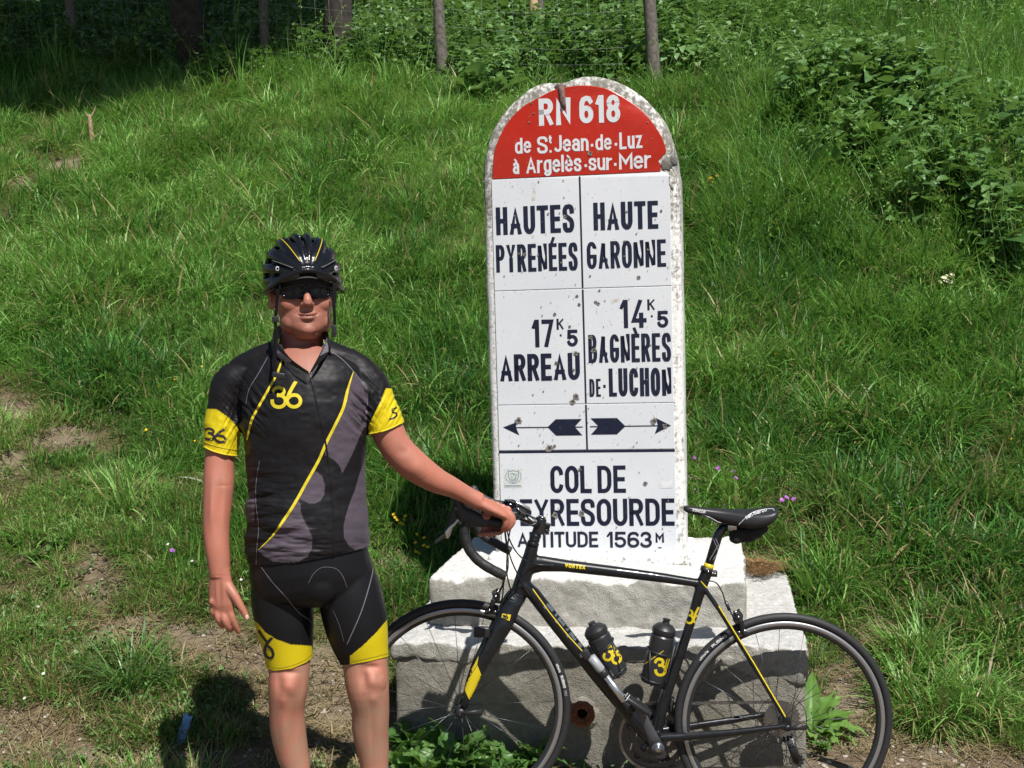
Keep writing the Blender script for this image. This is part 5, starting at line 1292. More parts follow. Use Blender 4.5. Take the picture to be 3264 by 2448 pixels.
j1 = Q(2516, 2352, .045); j2 = Q(2540, 2425, .045)
m = MB(); m.tube([Q(2505, 2310, .05), Q(2498, 2330, .055), Q(2510, 2350, .05)], [(.012, .010), (.014, .012), (.012, .010)], 12); m.tube([j1 + BY * .007, j2 + BY * .007], [(.013, .0025), (.012, .0025)], 10, up=BY); m.tube([j1 - BY * .007, j2 - BY * .007], [(.013, .0025), (.012, .0025)], 10, up=BY); m.build('rear_derailleur', M_BLKP, bike)
for j in (j1, j2): m = MB(); gear(j, .019, 11, .0015, .004, m, .005); m.build('jockey_wheel', M_BLKP, bike, smooth=False)
def chain(pts):
    P3 = resample([tuple(p) for p in pts], .0127); m = MB()
    for i in range(len(P3) - 1):
        a, b = Vector(P3[i]), Vector(P3[i + 1]); d = (b - a).normalized(); w = .0032 if i % 2 else .0024
        m.box((a + b) / 2, .0075, w, .0042, d, BY, d.cross(BY), bev=0)
    return m.build('chain', M_STEEL, bike, smooth=False)
CY = BY * .044
top0 = BB + CY + BZ * .104 + BX * .012; top1 = hubR + CY + BZ * .046 + BX * .0
ch = [BB + CY + (BX * math.cos(R(a)) + BZ * math.sin(R(a))) * .105 for a in range(84, 275, 6)][::-1]
chain(ch + [tuple(top0), tuple(top1)] + [tuple(hubR + CY + (BX * math.cos(R(a)) + BZ * math.sin(R(a))) * .046) for a in range(80, -40, -12)] + [tuple(j1 + BX * .018), tuple((j1 + j2) / 2), tuple(j2 - BX * .018), tuple(j2 - BZ * .021), tuple(BB + CY - BZ * .105)])
m = MB(); m.box(Q(2140, 2245, .03), .006, .012, .020, BX, BY, BZ, bev=.003); m.tube([Q(2125, 2230, 0), Q(2145, 2225, .03)], .006, 8); m.build('front_derailleur', M_DKMETAL, bike)
m = MB(); m.lathe(hubR - BY * .071, BY, [(0, 0), (.001, .009), (.006, .010), (.008, .006)], 16); m.tube([hubR - BY * .069, hubR - BY * .072 + BX * .055 + BZ * .006], [(.006, .0035), (.008, .003)], 8, up=BY); m.build('quick_release', M_METAL if False else M_BLKP, wR)
# ---- tyre lettering
def arc_text(text, c, r, a0, a1, h, t, mat, parent, flip=1):
    Wd = abs(a1 - a0) * r; m = MB(); sg_ = 1 if a1 > a0 else -1
    for k, s in enumerate(layout(text, h, Wd, t, h * .1)):
        rb = ribbon(resample(s, .003), t / 2)
        if rb is None: continue
        L, Rr, cl = rb
        def tp(q):
            a = a0 + sg_ * q[0] / r; rad = r + flip * (q[1] - h / 2); d = BX * math.cos(a) + BZ * math.sin(a)
            lat = math.sqrt(max(.0130 ** 2 - (rad - .3235) ** 2, 0)) + .0006 + k % 5 * .0001
            return tuple(c + d * rad - BY * lat)
        v = [tp(q) for q in L] + [tp(q) for q in Rr]; n = len(L)
        m.add(v, [(n + i, n + i + 1, i + 1, i) for i in range(n - 1)] + ([(2 * n - 1, n, 0, n - 1)] if cl else []))
    m.build('tyre_lettering', mat, parent, smooth=False)
tyF = [c for c in COL.objects if c.name.startswith('tyre') and c.parent == wF][0]; tyR = [c for c in COL.objects if c.name.startswith('tyre') and c.parent == wR][0]
arc_text('vittoria', hubF, .3235, R(28), R(23), .008, .0016, M_WPRINT, wF); arc_text('RUBINO', hubF, .3235, R(21), R(14), .009, .0018, M_WPRINT, wF); arc_text('PRO', hubF, .3235, R(12.5), R(9.5), .009, .0018, M_GREYP, wF)
arc_text('vittoria', hubR, .3235, R(146), R(139), .008, .0016, M_WPRINT, wR); arc_text('RUBINO', hubR, .3235, R(136), R(126), .009, .0018, M_WPRINT, wR)
for nm in ('tyre_lettering',): pass
# ================================================================== CYCLIST
YM = 3.45; MP = FPX / YM
def M3(px, py, dy=0.0): return P(px, py, YM + dy)
def mr(p): return p / MP
g = N('skin'); v = g.n('ShaderNodeNewGeometry').outputs['Position']
tn = g.n('ShaderNodeAttribute', attribute_name='sunburn', attribute_type='GEOMETRY').outputs['Fac']; lipf = g.n('ShaderNodeAttribute', attribute_name='lip', attribute_type='GEOMETRY').outputs['Fac']
n1 = g.noise(v, 16, 6, .68); n2 = g.noise(v, 420, 2, .5)
st_f = g.n('ShaderNodeAttribute', attribute_name='stubble_shade', attribute_type='GEOMETRY').outputs['Fac']; n3 = g.noise(v, 1100, 2, .6)
c = g.mix(tn, (.34, .20, .135), (.39, .155, .105)); c = g.mix(g.ramp(n1, [(.38, (0, 0, 0)), (.66, (.75, .75, .75))]), c, (.47, .155, .10))
c = g.mix(g.ramp(n2, [(.56, (0, 0, 0)), (.68, (.45, .45, .45))]), c, (.23, .095, .06)); c = g.mix(lipf, c, (.27, .085, .065))
c = g.mix(g.math('MULTIPLY', st_f, g.ramp(n3, [(.35, (.45, .45, .45)), (.6, (1, 1, 1))])), c, (.15, .065, .05))  # brown blend: jaw hair and the shade painted on neck and face
g.col(c); g.rough(g.ramp(n1, [(.3, (.42, .42, .42)), (.7, (.62, .62, .62))])); g.b.inputs['Subsurface Weight'].default_value = .03; g.b.inputs['Subsurface Radius'].default_value = (.012, .004, .002); g.b.inputs['Subsurface Scale'].default_value = .5
g.bump(g.math('ADD', g.math('MULTIPLY', n3, .5), g.math('ADD', n2, n1)), .22, .0025); M_SKIN = g.m
def cloth(name, rough=.62, sheen=.0):
    g = N(name); v = g.n('ShaderNodeNewGeometry').outputs['Position']
    at = g.n('ShaderNodeAttribute', attribute_name='print', attribute_type='GEOMETRY'); n = g.noise(v, 600, 2, .5); w = g.noise(v, 9, 3, .5, .5)
    g.col(g.mix(.25, at.outputs['Color'], g.ramp(n, [(.3, (.5, .5, .5)), (.7, (1, 1, 1))]), 'MULTIPLY')); g.rough(rough); g.bump(g.math('ADD', g.math('MULTIPLY', n, .15), w), .25, .004); g.b.inputs['Specular IOR Level'].default_value = .22
    return g.m
M_JERSEY = cloth('jersey_cloth', .5); M_LYCRA = cloth('lycra', .45)
M_YCLOTH = simple('yellow_cloth_print', (.61, .49, .015), .6, namp=.05); M_BCLOTH = simple('black_cloth_print', (.015, .014, .016), .6); M_SEAM2 = simple('grey_seam', (.13, .12, .13), .7)
M_ZIP = simple('black_zip', (.008, .008, .009), .3); M_LINING = simple('grey_lining', (.24, .21, .24), .8); M_STRAP = simple('black_webbing', (.006, .006, .007), .85, nscale=300, bump=.3, spec=.1)
M_HELM = simple('helmet_shell', (.007, .0075, .009), .22, coat=.45, spec=.3); M_FOAM = simple('helmet_foam', (.008, .008, .009), .85); M_LENS = simple('dark_lens', (.004, .004, .005), .08, spec=.25); M_CARB = simple('carbon_stripe', (.10, .10, .105), .25, nscale=400, namp=.6, coat=.8)
M_HAIR = simple('short_brown_hair', (.05, .032, .02), .7, nscale=300, namp=.5)

man = thing('person', 'man in black and yellow cycling kit, helmet and dark sunglasses, one hand on the handlebar', 'person', tuple(M3(1060, 2775)))
HY = R(16); HPIT = R(-2)
Hx = Vector((math.cos(HY), math.sin(HY), 0)); Hy = Vector((-math.sin(HY), math.cos(HY), 0)); Hz = Vector((-.02, 0, 1)).normalized()
H0 = M3(981, 1066, -.032) - Hy * -.062
def hl(x, y, z): return H0 + Hx * x + Hy * y + Hz * z

# ---------------- body
mb = MB()
# head
rg = [(.000, .030, -.076, -.020), (.008, .041, -.083, -.010), (.022, .0535, -.087, .005), (.040, .0640, -.087, .030), (.060, .073, -.085, .055), (.085, .0765, -.083, .078), (.110, .078, -.081, .090), (.135, .077, -.083, .096), (.160, .075, -.083, .098), (.185, .073, -.074, .094), (.207, .063, -.055, .080), (.224, .045, -.030, .055), (.234, .018, .0, .03)]
V, F = [], []; sg = 32
for z, hw, f, b in [tuple(q) for q in spline(rg, 3)]:
    c = (f + b) / 2; h = (b - f) / 2
    for k in range(sg):
        a = 2 * math.pi * k / sg; ca, sa = math.cos(a), math.sin(a); e = .86
        V.append(tuple(hl(hw * math.copysign(abs(ca) ** e, ca), c + h * math.copysign(abs(sa) ** (e if sa < 0 else 1), sa), z)))
n_ = len(V) // sg
for i in range(n_ - 1):
    for k in range(sg): k2 = (k + 1) % sg; F.append((i * sg + k, i * sg + k2, (i + 1) * sg + k2, (i + 1) * sg + k))
F.append(tuple(range(sg))[::-1]); F.append(tuple((n_ - 1) * sg + k for k in range(sg))); mb.add(V, F)
mb.tube([hl(0, -.078, .128), hl(0, -.092, .108), hl(.0, -.103, .091), hl(0, -.105, .084), hl(0, -.095, .078)], [(.007, .008), (.009, .010), (.0125, .011), (.0125, .009), (.008, .006)], 14, up=tuple(-Hy))
for s in (-1, 1):
    mb.ball(hl(s * .0125, -.092, .0815), .0075, .010, .0075, Hx, Hy, Hz)
    mb.ball(hl(s * .038, -.056, .084), .032, .027, .028, Hx, Hy, Hz); mb.ball(hl(s * .030, -.072, .138), .028, .010, .010, Hx, Hy, Hz)
    mb.ball(hl(s * .046, -.030, .034), .025, .045, .030, Hx, Hy, Hz)
    ex = (Hx * s * .75 + Hy * .66).normalized(); ey = (Hy * .8 - Hx * s * .4).normalized()
    mb.ball(hl(s * .084, .008, .098), .006, .018, .031, (Hx * s * .85 + Hy * -.35).normalized(), (Hy + Hx * s * .35).normalized(), Hz)
    mb.tube([hl(s * (.089), .022 * math.cos(t) + .012, .100 + .030 * math.sin(t)) for t in np.linspace(R(-70), R(200), 12)], .0042, 8)
mb.ball(hl(0, -.079, .014), .021, .012, .015, Hx, Hy, Hz)
mb.tube([hl(-.025, -.080, .0535), hl(-.012, -.089, .055), hl(0, -.0925, .0545), hl(.012, -.089, .055), hl(.025, -.080, .0545)], [(.0025, .0025), (.0045, .004), (.0055, .0045), (.0045, .004), (.0025, .0025)], 10)
mb.tube([hl(-.023, -.080, .0470), hl(-.010, -.089, .0440), hl(0, -.0905, .0435), hl(.010, -.089, .044), hl(.023, -.080, .048)], [(.0025, .0025), (.0055, .005), (.006, .0055), (.0055, .005), (.0025, .0025)], 10)
mb.tube([hl(0, .03, .06), hl(0, .02, .02), M3(957, 1110, .045), M3(960, 1160, .04), M3(965, 1215, .03)], [(.060, .060), (.059, .062), (.061, .062), (.075, .065), (.11, .07)], 24, up=(0, 1, 0))
mb.ball(hl(0, -.045, .004), .040, .036, .020, Hx, Hy, Hz)
# torso under the clothes
def torso(mb, ex=0.0, top=0):
    rings = [(968, 1120, 92, .062, .03), (968, 1150, 140, .080, .02), (968, 1185, 190, .097, .012), (968, 1240, 202, .112, .005), (968, 1310, 200, .122, 0), (972, 1400, 194, .122, 0), (976, 1500, 186, .120, 0), (982, 1560, 184, .124, -.002), (979, 1612, 190, .130, -.004), (980, 1666, 193, .133, -.004), (982, 1740, 194, .130, 0), (986, 1800, 194, .124, 0), (990, 1830, 190, .12, 0)]
    rings = [tuple(q) for q in spline(rings[top:], 3)]
    mb.tube([M3(x, y, dy) for x, y, l, d, dy in rings], [(mr(l) + ex, d + ex) for x, y, l, d, dy in rings], 40, up=(0, 1, 0))
torso(mb, -.013)
def limb(mb, pts, ex=0.0, seg=24, n=4):
    """pts: (px, py, dy, radius px)"""
    q = [tuple(a) for a in spline(pts, n)]
    mb.tube([M3(a[0], a[1], a[2]) for a in q], [max(a[3] / (FPX / (YM + a[2])) + ex, .002) for a in q], seg)
ARM_L = [(785, 1195, .02, 34), (742, 1228, .02, 46), (722, 1290, .02, 50), (712, 1360, .015, 53), (704, 1430, .01, 51), (698, 1490, 0, 50), (697, 1545, -.01, 51), (692, 1612, -.02, 48), (689, 1680, -.03, 45), (692, 1740, -.04, 42), (698, 1795, -.045, 38.5), (701, 1838, -.048, 35)]
ARM_R = [(1130, 1192, .02, 34), (1174, 1230, .02, 46), (1203, 1290, .02, 51), (1228, 1355, .02, 56), (1262, 1425, .02, 54), (1318, 1482, .03, 53), (1385, 1528, .05, 44), (1438, 1552, .07, 36), (1486, 1577, .09, 31), (1530, 1600, .10, 31)]
limb(mb, ARM_L, -.002); limb(mb, ARM_R, -.002)
LEG_L = [(905, 1850, .0, 88), (907, 1960, 0, 86), (918, 2060, 0, 74), (922, 2120, -.005, 67), (919, 2190, -.012, 64), (914, 2260, -.002, 57), (919, 2330, .01, 57), (932, 2400, .015, 52), (944, 2448, .015, 46), (952, 2540, .01, 37), (957, 2640, .0, 30), (960, 2710, 0, 31), (960, 2735, 0, 28)]
LEG_R = [(1100, 1850, 0, 95), (1125, 1960, 0, 92), (1150, 2050, 0, 80), (1163, 2110, -.005, 73), (1171, 2185, -.012, 70), (1181, 2260, -.002, 61), (1181, 2330, .01, 59), (1190, 2400, .015, 51), (1194, 2448, .015, 45), (1199, 2540, .01, 37), (1202, 2640, 0, 30), (1204, 2710, 0, 31), (1204, 2735, 0, 28)]
limb(mb, LEG_L); limb(mb, LEG_R)
mb.ball(M3(1000, 1850, 0), .14, .09, .065)
for kx, ky, s in ((921, 2185, .034), (1190, 2175, .036)):
    mb.ball(M3(kx, ky, -.040), s, .022, .040)
    mb.ball(M3(kx + 4, ky + 52, -.035), s * .62, .014, .018)
for lx, s in ((960, -1), (1204, 1)):
    f0 = M3(lx, 2745, 0); mb.ball(f0 + Vector((s * .02, -.07, -.01)), .043, .12, .032)
# ---- hanging hand (image left)
hs = YM - .05
def HP(px, py, dy=0.0): return P(px, py, hs + dy)
mb.tube([HP(700, 1800), HP(702, 1848), HP(705, 1890, -.004), HP(708, 1925, -.006), HP(712, 1952, -.004)], [(.026, .022), (.0335, .021), (.0375, .018), (.037, .016), (.033, .013)], 18, up=(.25, 1, 0))
def finger(mb, pts, r):
    q = [tuple(a) for a in spline([(*p, rr_q) for p, rr_q in zip(pts, r)], 4)]
    P3 = [P(a[0], a[1], a[2]) for a in q]; mb.tube(P3, [a[3] for a in q], 12); mb.ball(P3[-1], q[-1][3], q[-1][3], q[-1][3], seg=12, rings=8)
finger(mb, [(728, 1925, hs), (738, 1962, hs - .012), (750, 1993, hs - .006), (760, 2014, hs + .004)], [.0105, .0098, .0088, .0072])
finger(mb, [(712, 1935, hs), (716, 1975, hs - .016), (730, 2003, hs - .004), (739, 2006, hs + .014)], [.0108, .0100, .0090, .0075])
finger(mb, [(694, 1932, hs + .004), (695, 1968, hs - .012), (706, 1993, hs + .002), (713, 1991, hs + .018)], [.0102, .0094, .0085, .0070])
finger(mb, [(678, 1920, hs + .008), (678, 1948, hs - .002), (688, 1968, hs + .008), (695, 1967, hs + .020)], [.0092, .0084, .0076, .0064])
finger(mb, [(722, 1862, hs - .006), (745, 1895, hs - .018), (766, 1930, hs - .022), (786, 1966, hs - .020)], [.0165, .0135, .0108, .0086])
for kx, ky in ((727, 1928), (709, 1932), (692, 1928), (676, 1918)): mb.ball(HP(kx, ky, -.011), .0095, .008, .010)
# ---- hand on the bar (image right)
mb.tube([P(1490, 1579, 3.545), P(1540, 1606, 3.560), P(1575, 1622, 3.570), P(1602, 1636, 3.575), P(1616, 1645, 3.578)], [(.024, .022), (.037, .020), (.042, .0175), (.041, .0155), (.035, .012)], 18, up=tuple((BZ + BX * .5).normalized()))
Yb = YN
for k, x0 in enumerate((1618, 1600, 1582, 1564)):
    finger(mb, [(x0, 1622 - k * 7, Yb + .030), (x0 + 4, 1634 - k * 7, Yb + .052), (x0 - 4, 1668 - k * 4, Yb + .052), (x0 - 22, 1694 - k * 1, Yb + .030), (x0 - 34, 1699 + 2 * k, Yb + .008)], [.0105, .0102, .0096, .0090, .0080])
finger(mb, [(1600, 1628, Yb - .010), (1622, 1636, Yb - .016), (1634, 1660, Yb - .020), (1619, 1684, Yb - .018), (1608, 1688, Yb - .012)], [.013, .0115, .0105, .0095, .0078])
finger(mb, [(1606, 1640, Yb - .024), (1614, 1655, Yb - .030), (1611, 1674, Yb - .028), (1603, 1686, Yb - .020)], [.013, .012, .010, .0085])
finger(mb, [(1552, 1640, Yb - .012), (1545, 1668, Yb + .026), (1550, 1690, Yb + .030), (1562, 1706, Yb + .022)], [.014, .012, .011, .0090])
vv, ff = remesh(mb, .0030, 9, .5)
# creases and fine facial shape
hx = (vv - np.array(H0)) @ np.array(Hx); hy_ = (vv - np.array(H0)) @ np.array(Hy); hz_ = (vv - np.array(H0)) @ np.array(Hz)
face = (hy_ < -.05) & (np.abs(hx) < .06) & (hz_ > 0) & (hz_ < .16)
def gs(x, s): return np.exp(-(x / s) ** 2)
mouthline = .0500 + .0035 * (hx / .027) ** 2
dpt = np.where(face, .0050 * gs(hz_ - mouthline, .0021) * sstep(.030, .024, np.abs(hx)) + .0022 * gs(hz_ - (.066 - .6 * np.abs(np.abs(hx) - .018)), .004) * gs(np.abs(hx) - .029, .006) + .0020 * gs(hz_ - .034, .005) * gs(hx, .018) + .004 * gs(np.abs(hx) - .006, .003) * gs(hz_ - .0765, .003) * (hy_ < -.09), 0)
vv = vv + dpt[:, None] * np.array(Hy)[None, :]
px_, py_, _z = proj(vv); fr = (vv[:, 1] < YM + .0).astype(float)
def pg(x, y, a, b, k): return k * gs(px_ - x, a) * gs(py_ - y, b)
rel = pg(925, 2188, 24, 26, .009) + pg(903, 2232, 14, 22, .004) - pg(890, 2175, 12, 34, .005) - pg(958, 2190, 11, 30, .005) - pg(925, 2145, 26, 10, .006) \
    + pg(1196, 2172, 24, 26, .010) + pg(1192, 2226, 16, 20, .005) - pg(1158, 2160, 14, 32, .009) - pg(1228, 2170, 9, 30, .004) - pg(1186, 2128, 24, 11, .008) \
    + pg(905, 2330, 16, 60, .004) - pg(938, 2330, 10, 70, .003) + pg(1218, 2330, 14, 60, .003) - pg(1186, 2330, 9, 70, .003) \
    + pg(1330, 1495, 26, 26, .004) - pg(1285, 1440, 16, 16, .003) - pg(720, 1548, 26, 5, .0015) + pg(672, 1640, 14, 50, .003) - pg(700, 1835, 40, 3, .0008) + pg(676, 1600, 10, 70, .004) - pg(705, 1580, 8, 60, .003) + pg(715, 1640, 9, 60, .003) + pg(690, 1880, 4, 40, .002) + pg(712, 1880, 4, 40, .002) - pg(701, 1890, 4, 30, .0015)
vv[:, 1] -= rel * fr
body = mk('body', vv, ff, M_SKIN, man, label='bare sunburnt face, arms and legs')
px_, py_, _z = proj(vv)
sb = np.where(py_ > 2050, .0, 1.0); kn = gs(px_ - 925, 60) * gs(py_ - 2185, 50) + gs(px_ - 1185, 60) * gs(py_ - 2180, 55); sb = np.clip(sb + .7 * kn, 0, 1)
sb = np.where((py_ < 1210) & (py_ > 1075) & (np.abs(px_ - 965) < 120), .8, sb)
lip = np.where(face & (hz_ > .040) & (hz_ < .060), .55 * gs(hz_ - .050, .0075) * sstep(.028, .020, np.abs(hx)), 0) + np.where(face, .7 * gs(hz_ - mouthline, .0018) * sstep(.029, .024, np.abs(hx)), 0)
hd = (hz_ > -.03) & (hz_ < .2) & (np.abs(hx) < .1) & (hy_ < .15)
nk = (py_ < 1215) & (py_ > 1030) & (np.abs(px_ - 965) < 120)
stub_shade = np.where(nk, .38, 0) + np.where(hd & ~nk, .20 + .40 * sstep(.070, .040, hz_), 0)  # stubbly jaw, plus painted shade: chin's on neck and chest, helmet's on face
for nm, arr in (('sunburn', sb), ('lip', np.clip(lip, 0, 1)), ('stubble_shade', stub_shade)):
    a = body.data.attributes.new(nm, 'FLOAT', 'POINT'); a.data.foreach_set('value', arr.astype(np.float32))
# nails
mb = MB(); mb.ball(P(787, 1968, hs - .027), .0055, .0030, .0075); mb.build('thumb_nail', simple('nail', (.62, .38, .32), .3), body)

# ---------------- clothes
def in_poly(px, py, poly):
    c = np.zeros(px.shape, bool); n = len(poly); j = n - 1
    for i in range(n):
        xi, yi = poly[i]; xj, yj = poly[j]
        c ^= ((yi > py) != (yj > py)) & (px < (xj - xi) * (py - yi) / (yj - yi + 1e-12) + xi); j = i
    return c
def z1(x, y): return (600 + x / 2.765, 700 + y / 2.765)
def z2(x, y): return (600 + x / 2.765, 1250 + y / 2.765)
def z3(x, y): return (600 + x / 2.2175, 1700 + y / 2.2175)
def garment(name, vv, ff, cut, colour, mat, parent=man, label=None, snap=None):
    """drop faces for which cut(px,py,v) holds, paint the print"""
    px, py, _ = proj(vv); dead = cut(px, py, vv)
    keepf = [f for f in ff if not any(dead[i] for i in f)]
    used = sorted({i for f in keepf for i in f}); mp = {i: k for k, i in enumerate(used)}
    if snap is not None:
        db = {i for f in ff if any(dead[j] for j in f) for i in f if not dead[i]} & set(used); db = np.array(sorted(db)); vv = vv.copy()
        tp = snap(px[db], py[db]); ok = np.isfinite(tp) & (np.abs(tp - py[db]) < 9); vv[db[ok], 2] -= (tp[ok] - py[db[ok]]) / MP; px, py, _ = proj(vv)
    v2 = vv[used]; f2 = [tuple(mp[i] for i in f) for f in keepf]
    o = mk(name, v2, f2, mat, parent, label=label)
    colr = colour(px[used], py[used], v2)
    a = o.data.attributes.new('print', 'FLOAT_COLOR', 'POINT'); a.data.foreach_set('color', np.concatenate([colr, np.ones((len(colr), 1))], 1).astype(np.float32).reshape(-1))
    return o
mb = MB(); torso(mb, .003, 1)
SL_L = [(835, 1185, .02, 42), (785, 1192, .02, 50)] + [(735, 1222, .02, 57), (722, 1290, .02, 57), (713, 1360, .015, 59), (706, 1420, .01, 57), (702, 1452, .008, 57)]
SL_R = [(1085, 1180, .02, 42), (1130, 1190, .02, 50)] + [(1176, 1222, .02, 57), (1203, 1290, .02, 60), (1222, 1345, .02, 61), (1233, 1372, .02, 60)]
limb(mb, SL_L, .002, 32); limb(mb, SL_R, .002, 32)

# trapezius slope
mb.tube([M3(715, 1228, .02), M3(768, 1186, .02), M3(835, 1147, .02), M3(905, 1125, .02), M3(1020, 1125, .02), M3(1090, 1147, .02), M3(1148, 1182, .02), M3(1198, 1222, .02)], [(.022, .035), (.037, .045), (.045, .040), (.058, .045), (.058, .045), (.045, .040), (.037, .045), (.022, .035)], 20, up=(0, 0, 1))
vv, ff = remesh(mb, .0024, 16, .5)
px, py, _ = proj(vv)
# folds: armpits, waist, sleeves
nrm = np.zeros_like(vv); A = np.array([f[:4] for f in ff if len(f) == 4]); fn = np.cross(vv[A[:, 2]] - vv[A[:, 0]], vv[A[:, 3]] - vv[A[:, 1]])
for k in range(4): np.add.at(nrm, A[:, k], fn)
nrm /= np.linalg.norm(nrm, axis=1)[:, None] + 1e-9
w = (fbm(px / 90, py / 16, 0, 3, 5) - .5) * .026 * (gs(py - 1585, 70) * gs(px - 830, 75) + .8 * gs(py - 1700, 55) * gs(px - 880, 120) + .45 * gs(py - 1760, 30)) \
  + (fbm((px + .5 * py) / 16, (py - .3 * px) / 120, 0, 3, 6) - .5) * .024 * (gs(px - 712, 55) * gs(py - 1380, 90) + gs(px - 1225, 55) * gs(py - 1320, 70)) \
  + (fbm((px - .9 * py) / 18, (px + py) / 110, 0, 3, 7) - .5) * .024 * (gs(px - 790, 60) * gs(py - 1300, 90) + gs(px - 1150, 50) * gs(py - 1300, 90)) + (fbm(px / 70, py / 45, 0, 3, 9) - .5) * .008
vv = vv + nrm * w[:, None]
# a soft crease down the armpits so that the sleeves part from the trunk
GREY = (.088, .070, .090); BLK = (.0100, .0092, .0108); YEL = (.60, .475, .010)
PA_ = [(1126, 1186), z1(1465, 1345), z1(1560, 1450), z1(1590, 1530), z2(1585, 20), z2(1575, 200), z2(1575, 300), z2(1545, 320), z2(1500, 420), z2(1440, 560), z2(1400, 640), z2(1358, 715), z2(1330, 645), z2(1290, 600), z2(1240, 570), z2(1205, 560), (1034, 1430), (1050, 1392), (1075, 1345), (1097, 1297), (1108, 1242)]
PB_ = [(1000, 1502), (1012, 1505), (1027, 1518), (1036, 1545), (1034, 1575), (1022, 1597), (1003, 1605), (983, 1604), (957, 1592), (945, 1596), (976, 1540)]
PC_ = [(948, 1596), (957, 1604), (958, 1630), (967, 1655), (983, 1684), (996, 1717), (994, 1749), (980, 1774), (954, 1789), (907, 1794), (868, 1789), (839, 1771), (824, 1756), (868, 1711), (904, 1662), (936, 1608)]
PD_ = [z2(1560, 570), z2(1510, 720), z2(1470, 860), z2(1430, 960), z2(1390, 1080), z2(1370, 1180), z2(1375, 1290), z2(1420, 1360), z2(1480, 1390), z2(1560, 1370), (1215, 1724), (1215, 1600), (1200, 1480)]
PE_ = [(770, 1568), (812, 1575), (810, 1664), (770, 1668)]
YL = [(600, 1310), (664, 1303), (690, 1305), (720, 1324), (750, 1352), (772, 1388), (772, 1500), (600, 1500)]
YR = [(1230, 1238), (1215, 1275), (1192, 1322), (1174, 1360), (1180, 1420), (1320, 1420), (1320, 1238)]
def jcol(px, py, v):
    c = np.tile(np.array(BLK), (len(px), 1)); front = v[:, 1] < YM + .06
    for pl in (PA_, PB_, PC_, PD_, PE_):
        m = in_poly(px, py, pl) & front; c[m] = GREY
    m = in_poly(px, py, YL) | in_poly(px, py, YR); c[m] = YEL
    return c
def jcut(px, py, v):
    front = v[:, 1] < YM + .03
    hem = np.interp(px, [780, 817, 925, 1059, 1175, 1190], [1795, 1801, 1797, 1772, 1745, 1742])
    vneck = in_poly(px, py, [(893, 1085), (910, 1122), (930, 1148), (985, 1188), (1013, 1142), (1024, 1112), (1030, 1085), (1032, 1040), (885, 1040)]) & (v[:, 1] < YM + .0)
    top = (py < 1096) & (np.abs(px - 960) < 80)
    cuffL = (px < 775) & (py > np.interp(px, [640, 650, 700, 759, 775], [1424, 1427, 1447, 1457, 1455]))
    cuffR = (px > 1168) & (py > 1300) & (py < 1460) & (py > np.interp(px, [1165, 1171, 1230, 1282, 1300], [1386, 1388, 1374, 1350, 1335]))
    return (py > hem) & (px > 776) | vneck | top | cuffL | cuffR
def jsnap(px, py):
    t = np.where((px > 776) & (px < 1200) & (py > 1650), np.interp(px, [780, 817, 925, 1059, 1175, 1190], [1795, 1801, 1797, 1772, 1745, 1742]), np.nan)
    t = np.where((px < 775), np.interp(px, [640, 650, 700, 759, 775], [1424, 1427, 1447, 1457, 1455]), t)
    return np.where((px > 1168) & (py > 1300) & (py < 1460), np.interp(px, [1165, 1171, 1230, 1282, 1300], [1386, 1388, 1374, 1350, 1335]), t)
jersey = garment('jersey', vv, ff, jcut, jcol, M_JERSEY, snap=jsnap, label='black and grey cycling jersey with yellow lines and yellow cuffs')
bvJ = bvh_of(jersey)
def line_var(mb, bv, pts, w0, w1, off=.0010):
    """tapering printed line"""
    P2 = resample(pts, 5); n = len(P2); v = []; f = []
    for i, p in enumerate(P2):
        d = P2[min(i + 1, n - 1)] - P2[max(i - 1, 0)]; d = d / np.linalg.norm(d); nn = np.array([-d[1], d[0]]); w = np.interp(i / (n - 1), [0, .12, .8, 1], [w0, w1, w1, w0])
        for s in (-1, 1):
            q = p + nn * w * s; h = cast(bv, q[0], q[1], off); v.append(h)
    for i in range(n - 1):
        ix = (2 * i, 2 * i + 1, 2 * i + 3, 2 * i + 2)
        if all(v[k] is not None for k in ix) and max((v[a] - v[b]).length for a in ix for b in ix) < .03: f.append(ix)
    use = sorted({i for q in f for i in q}); mp = {i: j for j, i in enumerate(use)}
    if use: mb.add([tuple(v[i]) for i in use], [tuple(mp[i] for i in q) for q in f])
m = MB(); line_var(m, bvJ, [tuple(q) for q in spline([(1126, 1184), (1108, 1242), (1095, 1297), (1070, 1351), (1039, 1413), (1016, 1467), (976, 1539), (940, 1604), (904, 1659), (868, 1709), (824, 1753)], 3)], .8, 4.6); m.build('yellow_line', M_YCLOTH, jersey)
m = MB(); line_var(m, bvJ, [tuple(q) for q in spline([(898, 1150), (886, 1185), (866, 1224), (840, 1270), (817, 1311), (801, 1344), (788, 1402)], 3)], 2.2, 3.8); m.build('yellow_line', M_YCLOTH, jersey)
m = MB(); decal_strokes(m, bvJ, logo36(914, 1281, 70, 0, 1.0), 5.6, off=.0011, step=3); m.build('chest_logo', M_YCLOTH, jersey)
m = MB(); decal_strokes(m, bvJ, logo36(z2(232, 402)[0], z2(232, 402)[1], 38, R(-14), 1.45), 3.6, off=.0011, step=3); m.build('sleeve_logo', M_BCLOTH, jersey)
m = MB(); decal_strokes(m, bvJ, [[z2(*q) for q in ((1832, 138), (1800, 152), (1800, 176), (1832, 186), (1838, 208), (1805, 232), (1765, 238))]], 2.6, off=.0011, step=3); m.build('sleeve_logo', M_BCLOTH, jersey)
ZIP = [(987, 1186), (1001, 1250), (1018, 1325), (1034, 1395), (1048, 1481), (1057, 1575), (1065, 1666), (1062, 1767)]
